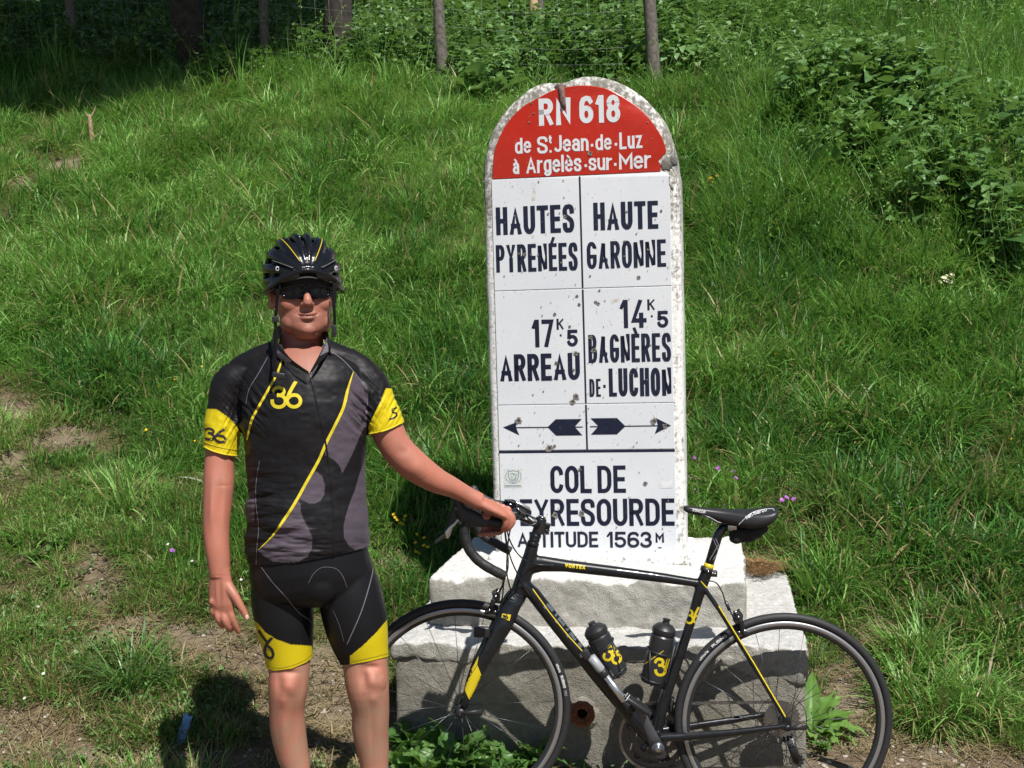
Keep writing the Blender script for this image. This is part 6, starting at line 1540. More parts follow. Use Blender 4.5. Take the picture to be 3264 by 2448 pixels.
m = MB(); zp = [cast(bvJ, q[0], q[1], .0008) for q in resample([tuple(a) for a in spline(ZIP, 4)], 6)]; zp = [q for q in zp if q is not None]; m.tube(zp, [(.0028, .0016)] * len(zp), 8, up=(0, -1, 0)); zo = m.build('zip', M_ZIP, jersey)
m = MB(); m.box(zp[1] + Vector((.002, -.004, -.006)), .0035, .0015, .008, bev=.001); m.build('zip_pull', M_METAL, zo)
for sm in ([(828, 1470), (818, 1530), (816, 1600), (825, 1680), (820, 1740), (817, 1798)], [(853, 1140), (825, 1190), (795, 1240), (784, 1290)], [(1058, 1122), (1095, 1150), (1135, 1195), (1168, 1245), (1172, 1290)]):
    m = MB(); decal_strokes(m, bvJ, [[tuple(q) for q in spline(sm, 4)]], 1.1, off=.0010, step=5); m.build('seam', M_SEAM2, jersey)
# cuffs and hem: rolled edges
def edge_roll(bv, pts, r, mat, parent, name):
    q = [cast(bv, a[0], a[1], .0006) for a in resample([tuple(b) for b in spline(pts, 5)], 5)]; q = [a for a in q if a is not None]
    if len(q) > 3: m = MB(); m.tube(q, r, 8); m.build(name, mat, parent)
edge_roll(bvJ, [(653, 1425), (680, 1438), (720, 1449), (755, 1453)], .0022, M_YCLOTH, jersey, 'cuff'); edge_roll(bvJ, [(1176, 1383), (1210, 1377), (1245, 1365), (1277, 1349)], .0022, M_YCLOTH, jersey, 'cuff')
edge_roll(bvJ, [(650, 1408), (680, 1420), (720, 1430), (757, 1434)], .0010, simple('ochre_stitch', (.42, .32, .01), .7), jersey, 'cuff_stitching')
# collar
cb = [(985, 1194, -.122), (928, 1162, -.102), (886, 1132, -.066), (864, 1104, .0), (890, 1080, .085), (960, 1070, .115), (1028, 1080, .085), (1054, 1104, .0), (1040, 1130, -.066), (1020, 1154, -.102), (987, 1194, -.122)]
ct = [(983, 1184, -.128), (930, 1146, -.112), (896, 1106, -.082), (874, 1062, .0), (896, 1036, .090), (960, 1026, .118), (1022, 1036, .090), (1044, 1064, .0), (1032, 1102, -.082), (1016, 1134, -.112), (989, 1184, -.128)]
a1 = [Vector(M3(*q)) for q in spline(cb, 5)]; a2 = [Vector(M3(*q)) for q in spline(ct, 5)]; cc = Vector(M3(960, 1100, .03))
for off, mt, nm in ((.0022, M_BCLOTH, 'collar'), (-.0008, M_LINING, 'collar_lining')):
    V = []
    for p, q in zip(a1, a2):
        for w_ in (p, q): d = (w_ - cc); d.z = 0; d.normalize(); V.append(tuple(w_ + d * off))
    m = MB(); m.add(V, [(2 * i, 2 * i + 2, 2 * i + 3, 2 * i + 1) for i in range(len(a1) - 1)]); m.build(nm, mt, jersey)
bvJC = bvh_of([c_ for c_ in COL.objects if c_.parent == jersey and c_.name.split('.')[0] in ('collar', 'collar_lining')] + [jersey])
for pl in ([(881, 1112), (900, 1124), (931, 1149), (926, 1155), (902, 1150), (881, 1135)], [(1024, 1108), (1040, 1090), (1046, 1108), (1046, 1120), (1020, 1133), (1012, 1140)]):
    m = MB(); decal_poly(m, bvJC, pl, off=.0014, cell=4)
    if m.v: m.build('collar_facing', M_LINING, jersey)
# shorts
mb = MB()
rings = [(984, 1700, 180, .118, 0), (985, 1760, 190, .126, 0), (988, 1810, 196, .126, 0), (998, 1850, 198, .120, 0), (1005, 1880, 188, .108, 0), (1008, 1903, 150, .092, 0), (1008, 1920, 90, .070, 0)]
mb.tube([M3(x, y, dy) for x, y, l, d, dy in rings], [(mr(l), d) for x, y, l, d, dy in rings], 40, up=(0, 1, 0))
limb(mb, [(895, 1830, 0, 92), (897, 1900, 0, 96), (907, 1980, 0, 93), (916, 2050, 0, 82), (922, 2110, 0, 74), (922, 2150, 0, 70)], .001, 32)
limb(mb, [(1100, 1830, 0, 92), (1116, 1900, 0, 102), (1133, 1980, 0, 101), (1148, 2045, 0, 91), (1161, 2100, 0, 78), (1162, 2140, 0, 75)], .001, 32)
mb.ball(M3(1022, 1862, -.062), .060, .060, .062); mb.ball(M3(1008, 1880, 0), .085, .075, .045)
vv, ff = remesh(mb, .0024, 30, .5)
px, py, _ = proj(vv)
SHL = [(780, 1960), (819, 1984), (846, 2016), (880, 2038), (925, 2054), (992, 2059), (1012, 2059), (1012, 2200), (780, 2200)]
SHR = [(1280, 1950), (1236, 1973), (1204, 2011), (1159, 2056), (1115, 2092), (1116, 2200), (1280, 2200)]
def scol(px, py, v):
    c = np.tile(np.array((.0085, .0085, .0105)), (len(px), 1)); c[in_poly(px, py, SHL) | in_poly(px, py, SHR)] = YEL; return c
def scut(px, py, v):
    hl_ = np.interp(px, [840, 850, 873, 930, 975, 1000, 1010], [2126, 2131, 2138, 2131, 2112, 2092, 2088]); hr_ = np.interp(px, [1070, 1083, 1116, 1180, 1240], [2119, 2120, 2118, 2107, 2092])
    return ((px < 1035) & (py > hl_)) | ((px >= 1035) & (py > hr_)) | (py < 1715)
def ssnap(px, py):
    hl_ = np.interp(px, [840, 850, 873, 930, 975, 1000, 1010], [2126, 2131, 2138, 2131, 2112, 2092, 2088]); hr_ = np.interp(px, [1070, 1083, 1116, 1180, 1240], [2119, 2120, 2118, 2107, 2092])
    return np.where(py > 2000, np.where(px < 1035, hl_, hr_), np.nan)
shorts = garment('shorts', vv, ff, scut, scol, M_LYCRA, snap=ssnap, label='black cycling shorts with yellow leg bands'); bvX = bvh_of(shorts)
for sm in ([(834, 1808), (871, 1858), (916, 1907), (952, 1953), (983, 1975), (996, 1998)], [(1182, 1755), (1189, 1808), (1173, 1880), (1150, 1953), (1123, 2016), (1107, 2052)], [z3(850, 350), z3(890, 280), z3(950, 240), z3(1040, 248), z3(1090, 300), z3(1120, 380)], [z3(1025, 545), z3(1070, 650), z3(1100, 760)]):
    m = MB(); decal_strokes(m, bvX, [[tuple(q) for q in spline(sm, 4)]], 1.5 if sm[0][1] < 1815 and sm[0][0] != z3(850, 350)[0] else .7, off=.0010, step=5); m.build('seam', M_SEAM2, shorts)
m = MB(); decal_strokes(m, bvX, [[tuple(q) for q in spline([z3(*q) for q in ((588, 742), (560, 775), (543, 815), (545, 852), (562, 876), (588, 880), (602, 856), (592, 822), (570, 800))], 3)], [z3(502, 690), z3(522, 722), z3(560, 770)]], 4.4, off=.0010, step=3); m.build('leg_logo', M_BCLOTH, shorts)
for pl in ([(852, 2122), (885, 2129), (930, 2121), (970, 2104), (993, 2086)], [(1118, 2108), (1160, 2101), (1234, 2083)]):
    m = MB(); decal_strokes(m, bvX, [[tuple(q) for q in spline(pl, 4)]], .9, off=.0010, step=4); m.build('hem_stitching', simple('hem_thread', (.40, .30, .01), .7), shorts)

# ---------------- helmet
HC = hl(.003, .012, .160); rx, ry, rz = .104, .130, .114
def mer(phi, lam, k=1.0, dz=0.0):
    return HC + Hx * (rx * k * math.sin(phi) * math.sin(lam)) - Hy * (ry * k * math.cos(phi)) + Hz * (rz * k * math.sin(phi) * math.cos(lam) + dz)
mb = MB()
def rib(lam, r, p0=14, p1=166, bow=0.0, n=18):
    pts = []; rad = []
    for i in range(n + 1):
        t = i / n; ph = R(p0 + (p1 - p0) * t); pts.append(mer(ph, R(lam) * (1 + bow * math.sin(math.pi * t)), .965)); w = .55 + .65 * math.sin(math.pi * min(1, t * 1.1 + .03)) ** .6; rad.append((r * w, .0105))
    mb.tube(pts, rad, 12, up=None)
for lam, r in ((-9, .0085), (9, .0085), (-31, .0165), (31, .0165), (-55, .0140), (55, .0140), (-78, .0120), (78, .0120), (-99, .012), (99, .012)):
    pts = []; rad = []
    for i in range(23):
        t = i / 22; ph = R(12 + 156 * t); p = mer(ph, R(lam), .965); nn = (p - HC).normalized(); pts.append(p); rad.append(r * (.55 + .6 * math.sin(math.pi * min(1, t + .03)) ** .6))
    for i in range(22):  # ribs as flattened tubes hugging the dome
        pass
    prev = None; V = []; sgm = 12
    for i, p in enumerate(pts):
        t = (pts[min(i + 1, 22)] - pts[max(i - 1, 0)]).normalized(); nn = (p - HC); nn = (nn - t * nn.dot(t)).normalized(); s_ = t.cross(nn)
        for k in range(sgm):
            a = 2 * math.pi * k / sgm; V.append(tuple(p + s_ * rad[i] * math.copysign(abs(math.cos(a)) ** .7, math.cos(a)) + nn * .0115 * math.sin(a)))
    F = [(i * sgm + k, i * sgm + (k + 1) % sgm, (i + 1) * sgm + (k + 1) % sgm, (i + 1) * sgm + k) for i in range(22) for k in range(sgm)] + [tuple(range(sgm))[::-1], tuple(22 * sgm + k for k in range(sgm))]
    mb.add(V, F)
for ph, l0, l1, r in ((58, -100, -20, .007), (58, 20, 100, .007), (98, -100, 100, .008), (135, -100, 100, .009)):
    mb.tube([mer(R(ph), R(l), .955) for l in np.linspace(l0, l1, 16)], [(.008, r)] * 16, 10)
rim = []
for k in range(40):
    a = 2 * math.pi * k / 40; rim.append(HC + Hx * (rx * .985 * math.sin(a)) - Hy * (ry * .98 * math.cos(a)) + Hz * (-.008 - .034 * math.sin(a) ** 2 + .020 * max(0, math.cos(a)) ** 2))
mb.tube(rim, [(.013, .0095)] * 40, 12, closed=True)
vv, ff = remesh(mb, .0028, 3); helmet = mk('helmet', vv, ff, M_HELM, man, label='glossy black vented cycling helmet with thin yellow stripes')
m = MB(); m.ball(HC + Hz * -.004, rx * .90, ry * .92, rz * .90, Hx, Hy, Hz, 32, 20); m.build('helmet_liner', M_FOAM, helmet)
m = MB(); m.tube([mer(R(p), R(-31 + .0 * p), 1.075) for p in range(20, 120, 5)], .0013, 6); m.build('yellow_stripe', M_YEL, helmet)
m = MB(); m.tube([mer(R(p), R(31), 1.075) for p in range(20, 120, 5)], .0013, 6); m.build('yellow_stripe', M_YEL, helmet)
for s in (-1, 1):
    m = MB(); m.tube([mer(R(p), R(s * 66), 1.06) for p in range(22, 60, 4)], [(.0045, .0015)] * 10, 8); m.build('carbon_trim', M_CARB, helmet)
bvHm = bvh_of(helmet); m = MB(); decal_strokes(m, bvHm, [[tuple(q) for q in arc(z1(788, 432)[0], z1(788, 432)[1], 4.5, 6, 20, 340, 10)]], 1.2, off=.001, step=2)
if m.v: m.build('helmet_badge', M_WPRINT, helmet)
m = MB(); decal_strokes(m, bvHm, [[tuple(q) for q in arc(z1(1300, 428)[0], z1(1300, 428)[1], 3.5, 6, 20, 340, 10)]], 1.2, off=.001, step=2)
if m.v: m.build('helmet_badge', M_WPRINT, helmet)
# cap peak under the helmet
V = []; F = []; nu, nv = 24, 6
for s_ in (0, 1):
    for j in range(nv + 1):
        for i in range(nu + 1):
            u = -1 + 2 * i / nu; t = j / nv; x = .066 * u; y = -.070 + .035 * u * u - (.060 * (1 - u * u) ** .6) * t; z = .166 - .013 * t - .018 * u * u - s_ * .0022
            V.append(tuple(hl(x, y, z)))
k0 = (nu + 1) * (nv + 1)
for j in range(nv):
    for i in range(nu):
        a = j * (nu + 1) + i; F.append((a, a + 1, a + nu + 2, a + nu + 1)); F.append((k0 + a, k0 + a + nu + 1, k0 + a + nu + 2, k0 + a + 1))
for i in range(nu): a = nv * (nu + 1) + i; F.append((a, a + 1, k0 + a + 1, k0 + a))
peak = mk('cap_peak', V, F, simple('grey_black_cloth', (.035, .033, .034), .8), man)
bvC = bvh_of(peak); m = MB(); decal_strokes(m, bvC, [[z1(1150, 466), z1(1150, 488)], [z1(1172, 478), z1(1200, 484), z1(1240, 494)], [z1(1195, 472), z1(1215, 478)]], 1.1, off=.0008, step=2)
if m.v: m.build('cap_logo', M_YCLOTH, peak)
# sunglasses
gl = None
for s in (-1, 1):
    out = []; n = 26
    for k in range(n):
        a = 2 * math.pi * k / n; ca, sa = math.cos(a), math.sin(a)
        x = .035 + .031 * math.copysign(abs(ca) ** .75, ca); z = .118 + (.0165 if sa > 0 else .0205) * math.copysign(abs(sa) ** .8, sa) - .004 * ca
        out.append((x, z))
    V = []; 
    for t_ in (0, 1):
        for r_q in (1.0, .55, .0):
            for (x, z) in out:
                xx = .035 + (x - .035) * r_q; zz_ = .118 + (z - .118) * r_q; y = -.1010 + 6.0 * xx * xx + t_ * .0022 - .0012 * (1 - r_q)
                V.append(tuple(hl(s * xx, y, zz_)))
    F = []
    for t_ in (0, 1):
        for r_i in (0, 1):
            for k in range(n): a = t_ * 3 * n + r_i * n + k; b = t_ * 3 * n + r_i * n + (k + 1) % n; F.append((a, b, b + n, a + n))
    for k in range(n): F.append((k, (k + 1) % n, 3 * n + (k + 1) % n, 3 * n + k))
    if gl is None:
        m = MB(); m.tube([hl(x, -.1020 + 6.0 * x * x, .1345 - 2.0 * x * x - .010 * math.exp(-(x / .006) ** 2)) for x in np.linspace(-.066, .066, 26)], .0022, 8)
        for q in (-1, 1): m.tube([hl(q * .064, -.078, .1265), hl(q * .0765, -.058, .1240), hl(q * .0815, -.01, .1200), hl(q * .082, .02, .116)], [(.0022, .0050)] * 4, 8, up=tuple(Hz))
        gl = m.build('sunglasses', M_BLKP, man, label='black wraparound sunglasses with dark lenses')
    mk('lens', V, F, M_LENS, gl)
# straps
def strap(pts, w=.0042, nm='chin_strap'):
    m = MB(); q = [Vector(a) for a in spline([tuple(M3(*p)) for p in pts], 5)]; m.tube(q, [(w, .0014)] * len(q), 8, up=(0, 1, 0)); return m.build(nm, M_STRAP, helmet)
strap([(884, 900, -.060), (884, 935, -.07), (881, 985, -.078), (878, 1018, -.080), (879, 1060, -.085), (876, 1115, -.105), (871, 1160, -.118), (876, 1192, -.124)]); strap([(893, 905, -.075), (884, 960, -.075), (878, 1018, -.079), (882, 1060, -.086), (880, 1110, -.106), (877, 1165, -.119), (882, 1194, -.125)], .0032)
strap([(1064, 905, -.05), (1063, 935, -.06), (1065, 985, -.075), (1067, 1020, -.075), (1066, 1045, -.075)], .0036); strap([(1070, 910, -.03), (1067, 960, -.05), (1067, 1018, -.074)], .0032)
m = MB(); m.box(M3(888, 1196, -.128), .017, .005, .007, Vector((.97, 0, -.2)), (0, 1, 0), Vector((.2, 0, .97)), bev=.002); m.box(M3(897, 1206, -.128), .010, .004, .003, bev=.001); m.box(M3(897, 1212, -.127), .010, .004, .002, bev=.001); m.build('buckle', M_BLKP, helmet)
m = MB(); m.box(M3(1065, 1052, -.076), .0065, .004, .013, bev=.002); m.box(M3(1063, 1066, -.076), .0055, .0035, .007, bev=.002); m.build('buckle', M_BLKP, helmet)
m = MB(); m.box(M3(878, 1018, -.082), .009, .003, .008, bev=.002); m.build('strap_slider', M_BLKP, helmet)
m = MB(); m.ball(hl(0, .022, .130), .0785, .082, .045, Hx, Hy, Hz, 28, 14); m.build('hair', M_HAIR, man)
# shoes and socks (below the frame)
for lx, s in ((960, -1), (1204, 1)):
    c = M3(lx, 2745, 0); gz = .004
    m = MB(); m.tube([Vector((c.x + s * (-.005 + .03 * t), c.y + .055 - .26 * t, gz + h)) for t, h in ((0, .045), (.2, .045), (.5, .036), (.8, .027), (1, .022))], [(.034, .045), (.036, .044), (.043, .034), (.045, .025), (.030, .018)], 16, up=(0, 0, 1))
    sh = m.build('shoe', simple('black_shoe', (.02, .02, .022), .35), man)
    m = MB(); m.tube([M3(lx, 2640, 0), M3(lx, 2720, 0)], [.033, .036], 16); m.build('sock', simple('white_sock', (.6, .6, .6), .9), man)
# ================================================================== SMALLER THINGS AND THE FENCE LINE
M_POST = simple('weathered_post', (.115, .10, .085), .9, nscale=30, namp=.45, bump=.8)
M_WIRE = simple('galvanised_wire', (.30, .31, .31), .5, metal=.6)
M_BARK = simple('dark_bark', (.040, .032, .026), .95, nscale=14, namp=.5, bump=1.0)
M_PEEL = simple('peeled_wood', (.50, .36, .21), .8, nscale=18, namp=.3, bump=.4)
M_STICK = simple('dead_stick', (.34, .235, .14), .85, nscale=60, namp=.35, bump=.5)
def rough_tube(name, pts, rad, mat, parent, seg=12, amp=.12, seed=0, n=5, **kw):
    q = [tuple(a) for a in spline([(*p, r) for p, r in zip([tuple(x) for x in pts], rad)], n)]
    mb = MB(); mb.tube([a[:3] for a in q], [max(a[3], .001) for a in q], seg); v = np.concatenate(mb.v)
    cen = np.repeat(np.array([a[:3] for a in q]), seg, 0); d = v - cen
    k = 1 + amp * 2 * (fbm(v[:, 0] * 14, v[:, 1] * 14, v[:, 2] * 3, 3, seed) - .5); return mk(name, cen + d * k[:, None], mb.f, mat, parent, **kw)
# fence
FP = [(-90, 215, .045), (240, 205, .052), (845, 248, .050), (1415, 272, .056), (2088, 290, .060)]
b0 = hit(1415, 272)
fence = thing('wire_fence', 'rusty square-mesh wire fence on grey wooden posts along the top of the bank', 'fence', tuple(b0))
tops = []
for i, (x, y, r) in enumerate(FP):
    b = hit(x, y); ln = random.Random(i).uniform(-.06, .06); t = b + Vector((ln - .03, .02, 1.55)); tops.append((b, t))
    if i > 0 and i < 5: rough_tube('post', [b - Vector((0, 0, .2)), b + (t - b) * .4, t], [r * 1.1, r, r * .85], M_POST, fence, 10, .22, i)
rough_tube('post', [hit(1396, 262) - Vector((0, 0, .1)), hit(1396, 262) + Vector((-.01, 0, .52))], [.022, .018], M_POST, fence, 8, .2, 9, label='short splintered post stub')
hs_ = (.12, .26, .41, .57, .74, .92, 1.10, 1.28)
for h in hs_:
    pts = []
    for (b, t), (b2, t2) in zip(tops[:-1], tops[1:]):
        for k in range(8):
            u = k / 8; p = (b + (t - b) * (h / 1.55)) * (1 - u) + (b2 + (t2 - b2) * (h / 1.55)) * u
            pts.append(p + Vector((0, -.06, -.05 * math.sin(math.pi * u) + .02 * (float(vnoise(u * 5 + h * 9, b.x, 0)) - .5))))
    m = MB(); m.tube(pts, .0012, 5); m.build('wire', M_WIRE, fence)
m = MB()
for (b, t), (b2, t2) in zip(tops[:-1], tops[1:]):
    n = int((b2 - b).length / .15)
    for k in range(1, n):
        u = k / n; p = b * (1 - u) + b2 * u; q = t * (1 - u) + t2 * u; q = p + (q - p) * (1.28 / 1.55); w = Vector((.03 * (float(vnoise(k * .7, b.x, 3)) - .5), -.06, -.05 * math.sin(math.pi * u)))
        m.tube([p + w + Vector((0, 0, .1)), (p + q) / 2 + w + Vector((.012 * math.sin(k * 1.7), 0, 0)), q + w], .0010, 4)
m.build('wire_mesh', M_WIRE, fence)['kind'] = 'stuff'
# trees whose crowns hang over the bank, out of the picture, and shade it
def crown_mesh(c, rx, ry, rz, n, seed):
    r = np.random.default_rng(seed); V, F, B = [], [], []
    k = 0
    while k < n:
        p = r.normal(0, 1, 3); p /= np.linalg.norm(p); rad = r.random() ** .35; q = p * rad
        lump = fbm(q[0] * 2.4 + seed, q[1] * 2.4, q[2] * 2.4, 3, seed)
        if lump < .40: continue
        pos = np.array([c[0] + q[0] * rx, c[1] + q[1] * ry, c[2] + q[2] * rz]); s = r.uniform(.07, .15); a = r.normal(0, 1, 3); a /= np.linalg.norm(a); b = np.cross(a, r.normal(0, 1, 3)); b /= np.linalg.norm(b)
        i = len(V); V += [tuple(pos - a * s), tuple(pos - b * s * .55), tuple(pos + a * s), tuple(pos + b * s * .55)]; F.append((i, i + 1, i + 2, i + 3)); B += [r.random()] * 4; k += 1
    return V, F, B
def tree(label, base, lean, trunk_r, crowns, seed, nleaf=9000):
    tr = thing('tree', label, 'tree', tuple(base), None)
    top = Vector(lean)
    pts = [base - Vector((0, 0, .3)), base + Vector((0, 0, .15)), base * .75 + top * .25 + Vector((0, .1, .1)), base * .4 + top * .6 + Vector((0, .1, .2)), top]
    rough_tube('trunk', pts, [trunk_r * 1.5, trunk_r * 1.25, trunk_r, trunk_r * .85, trunk_r * .5], M_BARK, tr, 18, .16, seed)
    for j, (c, rx, ry, rz) in enumerate(crowns):
        c = Vector(c); rough_tube('limb', [base * .35 + top * .65, (top + c) / 2 + Vector((0, 0, -.2)), c], [trunk_r * .5, trunk_r * .3, .03], M_BARK, tr, 10, .1, seed + j)
        V, F, B = crown_mesh(c, rx, ry, rz, nleaf, seed + j)
        me = mesh_with_bl('crown', np.array(V) - np.array(base), F, B, M_CROWN); o = bpy.data.objects.new('crown', me); COL.objects.link(o); o.parent = tr
ta = P(628, 215, 13.4); ta.z = float(zter(ta.x, ta.y)); tb_ = P(1082, 205, 13.2); tb_.z = float(zter(tb_.x, tb_.y))
tree('leaning dark tree trunk left of the cyclist at the top of the bank', ta, ta + Vector((-.5, -1.6, 5.2)), .155, [((-4.4, 10.2, 9.6), 2.6, 2.5, 1.8), ((-2.6, 10.3, 9.9), 2.2, 2.5, 1.7)], 11, 9000)
tree('thick dark tree trunk behind the wire fence left of the milestone', tb_, tb_ + Vector((.1, -1.0, 5.6)), .125, [((-1.7, 11.3, 10.2), 1.9, 2.3, 1.7), ((-2.6, 13.9, 11.2), 2.6, 2.0, 1.8)], 31, 9000)
# peeled broken trunk
pb = hit(1706, 165); bt = thing('broken_trunk', 'pale peeled broken trunk standing beyond the fence above the milestone', 'dead tree', tuple(pb))
rough_tube('bare_wood', [pb - Vector((0, 0, .2)), pb + Vector((.0, 0, .3)), pb + Vector((-.005, 0, 1.3))], [.050, .048, .040], M_PEEL, bt, 12, .2, 3)
rough_tube('bark_strip', [pb + Vector((.075, .02, .1)), pb + Vector((.078, .02, .45)), pb + Vector((.07, .02, 1.25))], [.030, .026, .022], M_POST, bt, 8, .3, 4)
# broken stub on the bank
sb_ = hit(293, 462); k_ = FPX / sb_.y
stub = thing('branch_stub', 'forked broken branch stub standing on the upper left of the bank', 'stub', tuple(sb_))
def sp_(px, py): return P(px, py, sb_.y)
rough_tube('wood', [sp_(294, 466), sp_(292, 430), sp_(288, 395), sp_(284, 366)], [.020, .019, .018, .013], M_STICK, stub, 10, .25, 2)
for a, b in (((286, 380), (306, 338)), ((284, 375), (268, 356)), ((296, 440), (323, 416)), ((290, 452), (266, 450))): rough_tube('twig', [sp_(*a), sp_((a[0] + b[0]) / 2 + 1, (a[1] + b[1]) / 2), sp_(*b)], [.009, .006, .002], M_STICK, stub, 6, .1, 4)
# sliver of pale wood in the grass
w0, w1 = hit(566, 1541), hit(650, 1556); m = MB(); m.tube([w0 + Vector((0, 0, .03)), (w0 + w1) / 2 + Vector((0, 0, .035)), w1 + Vector((0, 0, .03))], [(.005, .003), (.009, .004), (.010, .004)], 8)
tag(m.build('wood_sliver', simple('bleached_wood', (.42, .39, .33), .85, nscale=80, namp=.3), loc=tuple(w0)), 'bleached sliver of wood lying in the grass behind the hanging arm', 'stick')
# blue litter
c = hit(598, 2372); V = []; F = []; rr3 = random.Random(3)
for j in range(8):
    for i in range(5):
        t = j / 7; x_, y_ = 572 + 32 * t + (i - 2) * 8 * (1 - .3 * abs(t - .5)), 2398 - 66 * t; p = P(x_, y_, c.y + .02 * t); p.z += .022 + .014 * rr3.random() + .03 * t; V.append(tuple(p))
for j in range(7):
    for i in range(4): a = j * 5 + i; F.append((a, a + 1, a + 6, a + 5))
lit = mk('paper_litter', V, F, simple('blue_paper', (.16, .30, .55), .6, nscale=40, namp=.4), loc=tuple(c)); md = lit.modifiers.new('t', 'SOLIDIFY'); md.thickness = .0006
tag(lit, 'crumpled pale blue scrap of paper at the edge of the man\'s shadow', 'litter')
# grey stone at the right edge
c = hit(3243, 1990); m = MB(); m.ball(c + Vector((.01, .02, .035)), .052, .045, .045, seg=20, rings=12); v = np.concatenate(m.v); v += (np.stack([fbm(v[:, 0] * 12, v[:, 1] * 12, v[:, 2] * 12, 3, s) for s in (1, 2, 3)], -1) - .5) * .03
tag(mk('stone', v, m.f, simple('grey_stone', (.36, .36, .37), .85, nscale=25, namp=.3, bump=.4), loc=tuple(c)), 'pale grey stone half hidden in grass at the right edge', 'stone')
# rusty pipe end in the footing
RUST = simple('rust', (.23, .085, .04), .9, nscale=140, namp=.55, bump=.9)
u_, z_ = uz(1860, 2262, d2f); pc_ = st(u_, d2f + .01, z_); pipe = thing('rusty_pipe', 'rusty pipe end with ragged flange sticking out of the footing', 'pipe', tuple(pc_))
m = MB(); m.lathe(pc_, -SD, [(0, .026), (.045, .026), (.046, .040), (.052, .042), (.060, .040), (.062, .030), (.060, .018), (.04, .016), (.01, .015)], 40); v = np.concatenate(m.v)
o = mk('flange', v + (np.stack([fbm(v[:, 0] * 90, v[:, 1] * 90, v[:, 2] * 90, 3, s) for s in (1, 2, 3)], -1) - .5) * .006, m.f, RUST, pipe)
for k in range(30):
    a = 2 * math.pi * k / 30; d = SU * math.cos(a) + Vector((0, 0, math.sin(a))); m = MB(); m.box(pc_ - SD * .062 + d * .0285, .0016, .004, .0055, SU * -math.sin(a) + Vector((0, 0, math.cos(a))), SD, d); q = m.build('rust_tooth', RUST, pipe)
m = MB(); m.lathe(pc_ - SD * .04, -SD, [(0, 0), (.001, .016)], 20); m.build('bore', simple('dark_bore', (.02, .015, .012), 1.0), pipe)
mort = MB(); mort.ball(st(u_ + .002, d2f + .012, z_ - .012), .052, .020, .058, SU, SD); vv, ff = remesh(mort, .006, 1); vv += (np.stack([fbm(vv[:, 0] * 50, vv[:, 1] * 50, vv[:, 2] * 50, 3, s) for s in (4, 5, 6)], -1) - .5) * .014; mk('mortar', vv, ff, M_FOOT, pipe)

# ---- plants that can be told apart
def leaf2(V, F, B, base, dirv, up, L, w, b, droop, r, nx=8, ny=12):
    """broad leaf with a stalk, ruffled margin and sunken side veins"""
    d = np.array(dirv, float); d /= np.linalg.norm(d); u = np.array(up, float); s = np.cross(d, u); s /= np.linalg.norm(s) + 1e-9; u = np.cross(s, d)
    n0 = len(V); p = np.array(base, float); th = 0; ph = r.uniform(0, 6); fr = r.uniform(16, 24); cv = r.uniform(-.25, .25); tw = r.uniform(-.4, .4)
    for k in range(ny + 1):
        t = k / ny; wid = w * .5 * (.07 if t < .16 else math.sin(math.pi * ((t - .16) / .84 * .93 + .07) ** .75)); wid = max(wid, w * .02)
        a = tw * t; s2 = s * math.cos(a) + u * math.sin(a); u2 = u * math.cos(a) - s * math.sin(a); mid = s * cv * L * t * t
        for i in range(nx + 1):
            q = -1 + 2 * i / nx; ruf = .16 * w * abs(q) ** 2 * math.sin(fr * t + ph + (1.7 if q > 0 else 0)) * (t > .2) ; vein = .018 * w * math.cos((t * 7 - abs(q) * 1.2) * 2 * math.pi) * abs(q) * (1 - abs(q))
            edge = 1 + .07 * math.sin(fr * 1.9 * t + 3 * q + ph) * (abs(q) > .9)
            V.append(tuple(p + mid + s2 * (wid * q * edge) + u2 * (abs(q) * wid * .30 + ruf + vein))); B.append(min(1, max(0, b + (.30 if i == nx // 2 else 0) + .12 * math.cos((t * 7 - abs(q) * 1.2) * 2 * math.pi) * (abs(q) < .9))))
        p = p + (d * math.cos(th) - u * math.sin(th)) * (L / ny); th += droop / ny
    m_ = nx + 1
    for k in range(ny):
        for i in range(nx): a = n0 + k * m_ + i; F.append((a, a + 1, a + m_ + 1, a + m_))
def leafplant(name, label, cat, base, leaves, mat, group=None, wav=.06, sub='leaf', fold=.22, seg=6):
    """leaves: (azimuth deg, elevation deg, length, width, droop)"""
    th = thing(name, label, cat, tuple(base), group); r = random.Random(int(abs(base.x) * 1000) + len(leaves))
    for az, el, L, w, dr in leaves:
        V, F, B = [], [], []; d = (math.cos(R(az)) * math.cos(R(el)), math.sin(R(az)) * math.cos(R(el)), math.sin(R(el)))
        leaf2(V, F, B, (0, 0, .01), d, (0, 0, 1), L, w, r.random(), dr, r)
        me = mesh_with_bl(sub, V, F, B, mat); o = bpy.data.objects.new(sub, me); COL.objects.link(o); o.parent = th
    return th
dock = hit(2588, 2345); dock.x += .0
r5 = random.Random(8)
leafplant('dock_plant', 'large bright green dock plant seen through the rear wheel beside the plinth', 'plant', dock,
          [(80, 66, .24, .062, .8), (45, 50, .21, .075, 1.0), (15, 42, .20, .085, 1.2), (-5, 30, .20, .080, 1.2), (-25, 18, .16, .070, .9), (-70, 30, .12, .07, .6), (-60, 15, .13, .06, .8), (110, 65, .16, .06, .5), (-100, 25, .10, .05, .7), (25, 62, .17, .07, .6)], M_BIGLEAF, wav=.10, seg=8)
PLG = 'broad leaved plants growing along the foot of the plinth'
